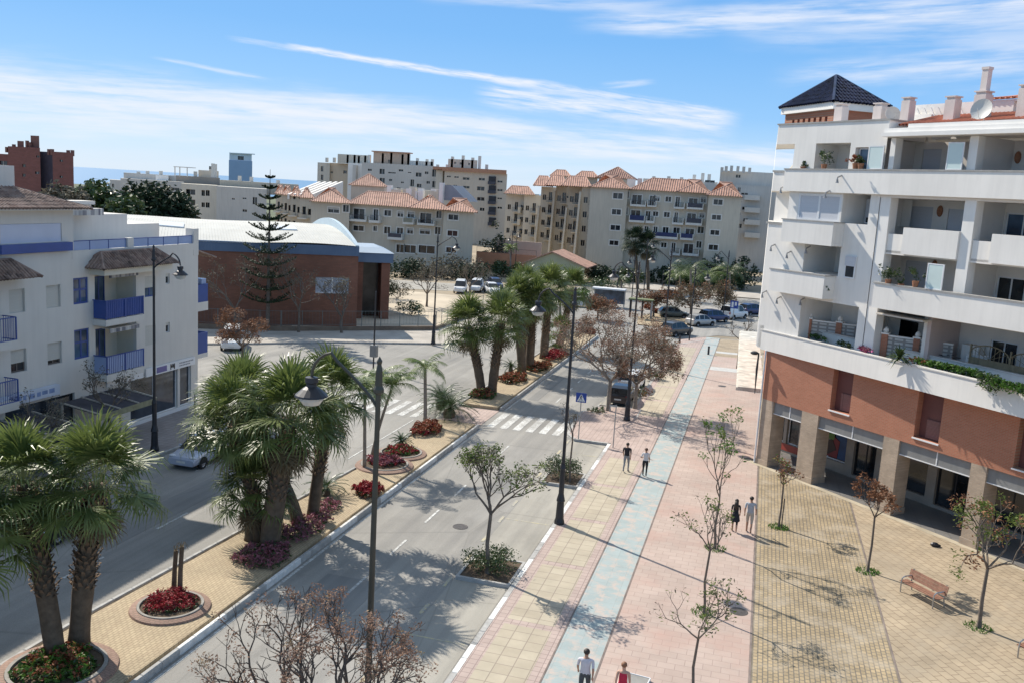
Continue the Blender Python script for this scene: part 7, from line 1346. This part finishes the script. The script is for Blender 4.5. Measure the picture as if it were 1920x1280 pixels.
a, b = G(1690, 1105, ZK), G(1765, 1145, ZK); bench((a[0] + b[0]) / 2 + .08, (a[1] + b[1]) / 2 + .2, math.atan2(b[1] - a[1], b[0] - a[0]), 'wooden bench with steel arms in the middle of the plaza')
a = G(1900, 1222, ZK); bench(a[0] + .85, a[1] - .75, -R(50), 'wooden bench cut by the right edge of the photo')
# concrete hatch box beside the woman in red
x, y = G(1183, 1290, ZK); t = root('utility_hatch', (x, y, ZK - .02), 'low grey slab with pale metal rim behind the woman in red', 'hatch', rz=-.12); part('slab', MB().box(-.42, .42, -.75, .75, 0, .10), mk('hatch_grey', (.27, .26, .24), .8, .15, 3), t, world=False); part('rim', MB().box(-.45, -.42, -.78, .78, 0, .12).box(.42, .45, -.78, .78, 0, .12).box(-.42, .42, .75, .78, 0, .12).box(-.42, .42, -.78, -.75, 0, .12), M_SWH, t, world=False)
x, y = G(1752, 1023, ZK); solo('small_bag', MB().ell((0, 0, .1), (.2, .13, .12), 8, 5).ell((.18, .05, .06), (.12, .09, .07), 8, 5), M_DARK, 'small dark bag like heap on the paving near the arcade', 'bag', loc=(x, y, ZK - .02))
# ---------------------------------------------------------------- things on the terraces
def bike(p, rz, lab):
    t = root('bicycle', p, lab, 'bicycle', 'bicycles on the terrace', rz)
    for xw in (-.52, .52):
        c = MB(); c.tube([(xw + .33 * math.cos(2 * math.pi * k / 18), 0, .34 + .33 * math.sin(2 * math.pi * k / 18)) for k in range(19)], .018, 5, 0, False)
        for k in range(8): c.tube([(xw, 0, .34), (xw + .32 * math.cos(math.pi * k / 4), 0, .34 + .32 * math.sin(math.pi * k / 4))], .003, 3)
        part('wheel', c, M_DARK, t, world=False)
    fr = MB(); [fr.tube(q, .016, 6) for q in ([(-.52, 0, .34), (-.05, 0, .32), (.38, 0, .78)], [(-.05, 0, .32), (-.18, 0, .82)], [(-.16, 0, .75), (.38, 0, .8)], [(-.52, 0, .34), (-.16, 0, .72)], [(.52, 0, .34), (.38, 0, .92)])]; part('frame', fr, M_STEEL, t, world=False)
    part('handlebar', MB().tube([(.36, -.25, .98), (.38, 0, .94), (.36, .25, .98)], .014, 6), M_DARK, t, world=False); part('saddle', MB().ell((-.19, 0, .86), (.13, .06, .03)), M_DARK, t, world=False)
bike(tuple(FB.p(10.9, -.9, 7.9)), -R(50), 'dark bicycle on the terrace behind the planter, nearer the divider'); bike(tuple(FB.p(11.7, -1.2, 7.9)), -R(35), 'second bicycle leaning on the terrace beside the first')
for s, d, sc, lab in ((8.0, -1.9, 1, 'red tub with plants on the terrace left of the brick posts'), (7.4, -1.5, .8, 'second red tub on the terrace beside the red one')):
    solo('terrace_tub', MB().lathe((0, 0, 0), [(0, 0), (.32 * sc, 0), (.4 * sc, .5 * sc), (.36 * sc, .5 * sc), (.3 * sc, .3)], 12), P1, lab, 'tub', loc=tuple(FB.p(s, d, 7.9)))
t = root('folded_parasol', tuple(FB.p(6.9, -1.2, 7.3)), 'pale folded parasol at the left end of the terrace', 'parasol'); part('pole', MB().tube([(0, 0, 0), (0, 0, 2.9)], .03, 6), M_STEEL, t, world=False); part('canopy', MB().tube([(0, 0, 1.1), (0, 0, 1.6), (0, 0, 2.8)], [.22, .17, .04], 8), mk('parasol_cloth', (.55, .50, .44), .9, .1, 3), t, world=False)
t = root('laundry_stand', tuple(FB.p(12.35, -1.4, 7.9)), 'white cloth with red print hung on the terrace beside the gate', 'towel'); part('cloth', MB().box(-.5, .5, -.03, .03, .1, 1.15), M_SWH, t, world=False); part('print', MB().box(-.25, .1, -.04, -.031, .35, .7), P1, t, world=False)
# ---------------------------------------------------------------- vehicles
M_TYRE = mk('tyre_rubber', (.02, .02, .02), .9, .1, 5); M_RIM = mk('alloy_rim', (.4, .4, .42), .35, .1, 5, metal=.7); M_CGL = glassmat('car_glass', (.02, .025, .03), .06); M_HL = mk('headlamp', (.6, .62, .65), .15, .05, 5); M_TL = mk('tail_lamp', (.35, .01, .01), .3, .1, 5); M_PLATE = mk('number_plate', (.65, .65, .62), .5, .05, 5)
def paint(name, col, metal=.3):
    m, nt, b = _nodes(name); n_ = ramp(nt, noise(nt, coord(nt), 1.5, 3), [(.3, tuple(c * .93 for c in col)), (.7, tuple(min(1, c * 1.05) for c in col))]); L(nt, n_, b.inputs['Base Color']); b.inputs['Roughness'].default_value = .32; b.inputs['Metallic'].default_value = metal; b.inputs['Coat Weight'].default_value = .5; b.inputs['Coat Roughness'].default_value = .08; MATS[name] = m; return m
PROF = {  # (x along car, body lower z, belt z, half width), then roof line
 'hatch': dict(L=4.1, W=1.74, H=1.5, belt=.93, body=[(-2.02, .34, .84), (-1.95, .28, .94), (-1.5, .26, .96), (-.6, .22, .94), (.5, .22, .92), (1.0, .24, .90), (1.6, .28, .78), (1.98, .24, .70), (2.06, .30, .60)], cab=[(-1.92, .95), (-1.55, 1.36), (-1.0, 1.48), (-.1, 1.5), (.35, 1.42), (1.12, .92)]),
 'suv': dict(L=4.4, W=1.85, H=1.68, belt=1.05, body=[(-2.2, .5, .95), (-2.12, .36, 1.05), (-1.5, .3, 1.08), (-.5, .27, 1.06), (.6, .27, 1.04), (1.15, .3, 1.02), (1.8, .34, .92), (2.12, .3, .84), (2.2, .36, .72)], cab=[(-2.1, 1.08), (-1.85, 1.56), (-1.2, 1.67), (-.1, 1.68), (.45, 1.58), (1.2, 1.04)]),
 'van': dict(L=4.6, W=1.85, H=1.95, belt=1.1, body=[(-2.3, .4, 1.1), (-2.27, .32, 1.14), (-1.5, .28, 1.14), (-.5, .26, 1.12), (.6, .26, 1.1), (1.3, .28, 1.06), (1.95, .32, .95), (2.22, .3, .86), (2.3, .36, .74)], cab=[(-2.28, 1.14), (-2.22, 1.85), (-1.6, 1.95), (.2, 1.93), (.75, 1.82), (1.5, 1.06)])}
def car(kind, loc, rz, mat, label, group=None, z=0.0, dark=None, name='parked_car'):
    """rz: heading of the car's nose"""
    P = PROF[kind]; hw = P['W'] / 2; t = root(name, (loc[0], loc[1], z - .03), label, 'van' if kind == 'van' else 'car', group, rz); mb = MB(); secs = []
    for x, zl, zb in P['body']:
        e = 1 - .10 * (abs(x) / (P['L'] / 2)) ** 6; w = hw * e; secs.append([(x, y, z_) for y, z_ in [(q * w * sg_, zl + (zb - zl) * tt) for sg_, pr in ((-1, ((.80, 0), (.96, .14), (1, .42), (.99, .76), (.93, .96), (.7, 1.03), (0, 1.05))), (1, ((.7, 1.03), (.93, .96), (.99, .76), (1, .42), (.96, .14), (.80, 0)))) for q, tt in pr]])
    n = len(secs[0])
    for a, b in zip(secs[:-1], secs[1:]):
        for i in range(n - 1): mb.quad(a[i], b[i], b[i + 1], a[i + 1])
        mb.quad(a[n - 1], b[n - 1], b[0], a[0])
    mb.poly(secs[0][::-1]); mb.poly(secs[-1]); body = part('body', mb, mat, t, smooth=False, world=False)
    # cabin: glass box with painted roof and pillars
    C = P['cab']; gb = MB(); rf = MB(); zb = P['belt'] - .04; sec = []
    def wz(z): return hw * (.90 - .20 * (z - zb) / (P['H'] - zb))
    for x, z_ in C: sec.append([(x, -hw * .9, zb), (x, -wz(z_), max(zb + .01, z_ - .05)), (x, -wz(z_) * .86, z_), (x, wz(z_) * .86, z_), (x, wz(z_), max(zb + .01, z_ - .05)), (x, hw * .9, zb)])
    for a, b in zip(sec[:-1], sec[1:]):
        for i in range(5): gb.quad(a[i], b[i], b[i + 1], a[i + 1])
    gb.poly(sec[0][::-1]); gb.poly(sec[-1]); part('windows', gb, M_CGL, t, world=False)
    o = .012
    up = lambda p: (p[0], p[1] * 1.01, p[2] + o)
    for a, b in zip(sec[1:-2], sec[2:-1]):
        for i in (1, 2, 3): rf.quad(up(a[i]), up(b[i]), up(b[i + 1]), up(a[i + 1]))
    def strut(p, q, w_=.05):
        p, q = Vector(p), Vector(q); s = Vector((w_, 0, 0)); y = Vector((0, .012 if p.y > 0 else -.012, .006)); rf.quad(p - s + y, p + s + y, q + s + y, q - s + y)
    xs = [C[1][0], (C[1][0] + C[-1][0]) / 2 - .1, C[-2][0]]
    for sg in (-1, 1):
        for i in (0, 1): strut((sec[i][0][0], sg * hw * .9, zb) if i == 0 else (C[2][0], sg * hw * .9, zb), (C[1][0] if i == 0 else C[2][0], sg * wz(C[2][1]), C[1 + i][1] - .05), .07)
        strut((-.15, sg * hw * .9, zb), (-.1, sg * wz(P['H']), P['H'] - .06), .045); strut((C[-1][0] - .05, sg * hw * .88, zb), (C[-2][0], sg * wz(C[-2][1]), C[-2][1] - .03), .04)
    if kind == 'van':
        for sg in (-1, 1): y = sg * hw * .9; rf.quad((-2.2, y * 1.015, zb), (-.3, y * 1.015, zb), (-.3, sg * (wz(1.9) + .02), 1.85), (-2.2, sg * (wz(1.85) + .02), 1.80))
    part('roof', rf, mat, t, world=False)
    wx = P['L'] * .315
    for sx in (-1, 1):
        for sy in (-1, 1):
            r_ = .33 if kind != 'hatch' else .31; w = MB(); M = Matrix.Translation((sx * wx, sy * (hw - .09), r_)) @ Matrix.Rotation(math.pi / 2, 4, 'X'); b = MB().lathe((0, 0, 0), [(r_ * .62, -.1), (r_ * .96, -.1), (r_, -.05), (r_, .05), (r_ * .96, .1), (r_ * .62, .1)], 20); w.merge(b, M); wh = part('wheel', w, M_TYRE, t, world=False)
            b = MB().lathe((0, 0, 0), [(r_ * .64, .075 * -sy), (r_ * .5, .05 * -sy), (.06, .085 * -sy), (.001, .085 * -sy)], 10); part('rim', MB().merge(b, M), M_RIM, wh, world=False)
            ar = MB(); yy = sy * (hw + .002); ar.add([(sx * wx, yy, r_)] + [(sx * wx + (r_ + .07) * math.cos(a), yy, r_ + (r_ + .07) * math.sin(a)) for a in [math.pi * k / 10 for k in range(11)]], [(0, k, k + 1) for k in range(1, 11)]); part('wheel_arch', ar, M_TYRE, t, world=False)
    xf = P['body'][-2][0]; xb = P['body'][1][0]; zf = P['body'][-3][2]
    for sg in (-1, 1):
        part('headlight', MB().ell((xf - .08, sg * hw * .70, P['body'][-2][2] + .03), (.14, .2, .08), 10, 6), M_HL, t, world=False); part('tail_light', MB().box(xb - .06, xb + .05, sg * hw * .78 - .1, sg * hw * .78 + .1, P['belt'] - .28, P['belt'] - .04), M_TL, t, world=False); part('mirror', MB().ell((.75, sg * (hw + .08), P['belt'] + .04), (.07, .1, .06), 8, 5), mat, t, world=False)
    part('number_plate', MB().box(P['body'][-1][0] - .01, P['body'][-1][0] + .012, -.26, .26, .42, .53), M_PLATE, t, world=False); part('number_plate', MB().box(P['body'][0][0] - .012, P['body'][0][0] + .01, -.26, .26, .55, .66), M_PLATE, t, world=False)
    return t
PS = paint('silver_blue_paint', (.42, .47, .58)); PW_ = paint('white_car_paint', (.74, .74, .73), 0); PB = paint('black_car_paint', (.02, .02, .025)); PG = paint('grey_green_car_paint', (.14, .16, .15)); PSI = paint('silver_car_paint', (.45, .45, .44)); PN = paint('navy_car_paint', (.03, .05, .14)); PBR = paint('brown_grey_car_paint', (.10, .095, .09))
car('hatch', (-28.6, 42.2), R(-90), PS, 'silver blue hatchback parked by the left kerb beside the lamp post')
car('van', (-46.2, 72.5), R(-60), PW_, 'white van at the corner between the blue white block and the hall')
car('hatch', (-9.55, 69.0), R(90), PB, 'black car parked under the two big bare trees, nearer one', 'cars parked along the right footway'); car('suv', (-9.55, 74.4), R(90), PW_, 'white car parked under the two big bare trees, farther one', 'cars parked along the right footway')
gx = lambda u, v: G(u, v)
car('suv', gx(1268, 628), R(60), PBR, 'dark boxy car at the junction beneath the red brown tree', 'cars around the junction'); car('hatch', gx(1262, 595), R(20), PG, 'grey green car driving through the junction', 'cars around the junction', name='car'); car('hatch', gx(1313, 610), R(50), PSI, 'silver white car parked left of the navy car', 'cars around the junction')
car('suv', gx(1338, 603), R(50), PN, 'navy dark car parked between the silver car and the lamp post', 'cars around the junction'); car('van', gx(1376, 597), R(60), PW_, 'white van parked near the corner block', 'cars around the junction'); car('suv', gx(1410, 590), R(50), PN, 'blue car half hidden behind the white corner block', 'cars around the junction'); car('hatch', gx(1262, 560), R(10), PSI, 'pale silver car parked at the far kerb before the dark trees', 'cars around the junction')
car('van', gx(863, 548), R(-75), PW_, 'white van in the far car park, left one of three', 'vehicles in the far car park'); car('van', gx(893, 546), R(-80), PW_, 'white van in the far car park, middle one of three', 'vehicles in the far car park'); car('suv', gx(922, 550), R(-60), PW_, 'white car in the far car park, nearest to the palms', 'vehicles in the far car park'); car('suv', gx(928, 540), R(-60), PN, 'blue car in the far car park behind the white one', 'vehicles in the far car park')
car('hatch', gx(1087, 575), R(10), PW_, 'white car half hidden behind the far median palms', 'cars around the junction', name='car')
# the dark front of one more car at the left edge
car('hatch', (-27.9, 31.0), R(-90), PB, 'dark car mostly hidden behind the nearest palms', None)
# ---------------------------------------------------------------- people
def person(loc, rz, hgt, label, shirt, pants, skin, hair, shoes, stride=.22, armf=.15, shorts=False, skirt=False, sleeves='short', longhair=False, woman=False, bend_l=0.1, bend_r=0.1, tank=False, elbow=None, lead=1):
    """one skinned figure facing +Y in its own space; rz turns it"""
    t = root('person', (loc[0], loc[1], ZK - .012), label, 'person', None, rz); k = hgt / 1.75; sh = .175 if woman else .205; hp = .095; V = []; Rr = []; E = []; reg = []
    def v(x, y, z, r, g): V.append((x, y, z)); Rr.append(r); reg.append(g); return len(V) - 1
    wr = .9 if woman else 1.0
    pel = v(0, 0, .95, .165 * wr, 'p'); wa = v(0, 0, 1.08, .155 * wr, 's'); ch = v(0, -.01, 1.25, .17 * wr, 's'); up = v(0, -.005, 1.37, .135 * wr, 's'); nk = v(0, .0, 1.475, .052, 'k'); hd0 = v(0, .015, 1.555, .062, 'k'); hd1 = v(0, .012, 1.63, .088, 'k'); hd2 = v(0, .0, 1.69, .075, 'k')
    E += [(pel, wa), (wa, ch), (ch, up), (up, nk), (nk, hd0), (hd0, hd1), (hd1, hd2)]
    ft = []; hands = []
    for s, ph in ((-1, lead), (1, -lead)):
        f = ph * stride; kn = (s * .10, f * .55 + .04, .50 + .01); an = (s * .095, f - .03, .09 + (.05 if ph < 0 else 0)); hj = v(s * hp, 0, .90, .098, 'p'); th = v(s * (hp + .005), f * .3 + .02, .70, .082, 'p'); k_ = v(*kn, .058, 'n' if shorts else 'p'); ca = v(s * .1, kn[1] * .4 + an[1] * .6 - .02, .33, .052, 'l' if (shorts or skirt) else 'p'); a_ = v(*an, .038, 'l' if (shorts or skirt) else 'p'); he = v(an[0], an[1] - .03, an[2] - .045, .04, 'f'); to = v(an[0] + s * .015, an[1] + .13, an[2] - .05 - (.02 if ph < 0 else 0), .036, 'f'); te = v(an[0] + s * .015, an[1] + .19, an[2] - .055 - (.03 if ph < 0 else 0), .025, 'f')
        E += [(pel, hj), (hj, th), (th, k_), (k_, ca), (ca, a_), (a_, he), (a_, to), (to, te)]
        b = bend_l if s < 0 else bend_r; g = -ph * armf; so_ = v(s * sh, 0, 1.40, .058, 'v' if tank else 's')
        if elbow and s in elbow: el = (s * (sh + .10), -.06, 1.15); wrp = (s * (sh - .02), .16, 1.08)
        else: el = (s * (sh + .035), g * .45 - .03, 1.13); wrp = (s * (sh + .03), g + .02 + b * .4, .90 + b * .15)
        e_ = v(*el, .040, 'a' if sleeves != 'long' else 's'); ma = v((s * sh + el[0]) / 2, el[1] / 2, 1.27, .047, 's' if sleeves != 'none' else 'a'); w_ = v(*wrp, .027, 'a'); E += [(up, so_), (so_, ma), (ma, e_), (e_, w_)]; hands.append((Vector(wrp), (Vector(wrp) - Vector(el)).normalized(), s))
    me = bpy.data.meshes.new('body'); me.from_pydata([tuple(c * k for c in p) for p in V], E, []); o = bpy.data.objects.new('tmp', me); COL.objects.link(o)
    m = o.modifiers.new('s', 'SKIN'); m.use_smooth_shade = True; o.modifiers.new('u', 'SUBSURF').levels = 2
    for i, sv in enumerate(me.skin_vertices[0].data): q = Rr[i] * k; sv.radius = (q, q * (.72 if reg[i] in 'sp' and i < 4 else 1)); sv.use_root = i == 0
    dg = bpy.context.evaluated_depsgraph_get(); me2 = bpy.data.meshes.new_from_object(o.evaluated_get(dg)); bpy.data.objects.remove(o)
    # colour zones by nearest bone point, hand geometry joined in
    pts = [Vector(p) * k for p in V]; mats = [skin, shirt, pants, shoes]; zone = dict(p=2, s=1, k=0, a=0, l=0, f=3, n=2 if shorts else 2, v=0)
    mb = MB(); mb.v = [tuple(q.co) for q in me2.vertices]; mb.f = [tuple(f.vertices) for f in me2.polygons]
    for f in me2.polygons:
        c = f.center; j = min(range(len(pts)), key=lambda q: (pts[q] - c).length - Rr[q] * k * .6); z = zone[reg[j]]
        if z == 2 and c.z > .99 * k: z = 1
        if z == 1 and c.z < .93 * k and abs(c.x) < .17 * k: z = 2
        if shorts and reg[j] in 'n' and c.z < .5 * k: z = 0
        if tank and z == 1 and c.z > 1.41 * k: z = 0
        if c.z > 1.455 * k: z = 0
        mb.m.append(z)
    for w_, d, s in hands:
        w_ = w_ * k; sd_ = Vector((0, 1, 0)) if abs(d.y) < .8 else Vector((0, 0, 1)); sd_ = (sd_ - d * sd_.dot(d)).normalized(); mb.tube([w_ - d * .02, w_ + d * .04, w_ + d * .085], [.024, .034, .032], 8, 0); nn = sd_.cross(d) * s
        for i, ln in enumerate((.062, .075, .07, .055)):
            b = w_ + d * .075 + sd_ * (.026 - i * .0175); mb.tube([b, b + d * ln * .55 - nn * .006, b + d * ln * .9 - nn * .022], [.0085, .008, .006], 5, 0)
        b = w_ + d * .03 + sd_ * .03; mb.tube([b, b + sd_ * .025 + d * .025, b + sd_ * .028 + d * .055], [.010, .009, .007], 5, 0)
    hc = Vector((0, .012, 1.63)) * k
    for s in (-1, 1): mb.ell(tuple(hc + Vector((s * .083, -.0, -.005))), (.012, .02, .032), 7, 5, 0); mb.ell(tuple(hc + Vector((s * .032, .083, .01))), (.012, .007, .008), 7, 5, 3)
    mb.tube([hc + Vector((0, .085, .02)), hc + Vector((0, .105, -.015))], [.009, .014], 6, 0); mb.ell(tuple(hc + Vector((0, .080, -.045))), (.022, .008, .006), 7, 5, 0)
    part('body', mb, mats, t, world=False, smooth=True)
    h = MB(); h.ell(tuple(hc + Vector((0, -.012, .028))), (.098 * k, .104 * k, .092 * k), 14, 8)
    if longhair: h.tube([hc + Vector((0, -.06, .02)), hc + Vector((0, -.10, -.12)), hc + Vector((0, -.10, -.30)), hc + Vector((0, -.09, -.40))], [.085, .10, .09, .04], 10)
    h.v = [(x, y if y < hc.y + .035 or z > hc.z + .06 else hc.y + .035, z) for x, y, z in h.v]; part('hair', h, hair, t, world=False, smooth=True)
    if skirt: part('skirt', MB().lathe((0, 0, 0), [(.13 * k, 1.04 * k), (.19 * k, .9 * k), (.24 * k, .62 * k), (.23 * k, .60 * k)], 16), pants, t, world=False)
    return t
SK1 = mk('skin_tan', (.42, .24, .16), .6, .06, 3); SK2 = mk('skin_light', (.52, .32, .23), .6, .06, 3); HB1 = mk('hair_dark', (.025, .018, .014), .6, .2, 20); HB2 = mk('hair_brown', (.10, .05, .03), .6, .2, 20); HB3 = mk('hair_auburn', (.22, .10, .05), .6, .2, 20)
C_BLK = mk('cloth_black', (.02, .02, .025), .9, .2, 8); C_GRY = mk('cloth_grey_jeans', (.26, .27, .28), .9, .15, 8); C_WHT = mk('cloth_white', (.62, .60, .60), .9, .08, 8); C_LIL = mk('cloth_pale_lilac', (.58, .55, .58), .9, .08, 8); C_LGY = mk('cloth_light_grey', (.40, .41, .43), .9, .1, 8); C_KHA = mk('cloth_khaki', (.48, .42, .34), .9, .1, 8); C_RED = mk('cloth_crimson', (.50, .02, .06), .8, .12, 8); C_DG = mk('cloth_dark_grey', (.07, .075, .08), .9, .15, 8); C_SHO = mk('shoe_white', (.6, .6, .58), .6, .1, 8); C_SHD = mk('shoe_brown', (.16, .10, .07), .6, .1, 8)
person(G(1173, 884, ZK), R(-6), 1.76, 'person in black t-shirt and grey trousers walking away, left of the far pair', C_BLK, C_GRY, SK1, HB1, C_SHD, stride=.16, lead=-1)
person(G(1208, 892, ZK), R(4), 1.68, 'person in white top and black trousers walking away on the cycle path', C_WHT, C_BLK, SK1, HB2, C_SHO, stride=.14, woman=True, elbow=(-1,), sleeves='short')
person(G(1376, 996, ZK), R(0), 1.66, 'person with long dark hair and black dress walking close to the man in grey', C_BLK, C_BLK, SK1, HB1, C_SHD, stride=.12, woman=True, longhair=True, skirt=True)
person(G(1403, 998, ZK), R(-4), 1.84, 'person in light grey t-shirt and beige shorts beside the dark haired woman', C_LGY, C_KHA, SK1, HB1, C_SHD, stride=.14, shorts=True)
person(G(1093, 1316, ZK), R(3), 1.80, 'person in white t-shirt and dark shorts on the cycle path at the bottom edge', C_LIL, C_DG, SK1, HB1, C_SHO, stride=.16, shorts=True, lead=-1)
person(G(1163, 1334, ZK), R(0), 1.66, 'person in crimson tank top with auburn bun at the bottom edge', C_RED, C_DG, SK2, HB3, C_SHO, stride=.14, woman=True, sleeves='none', tank=True)
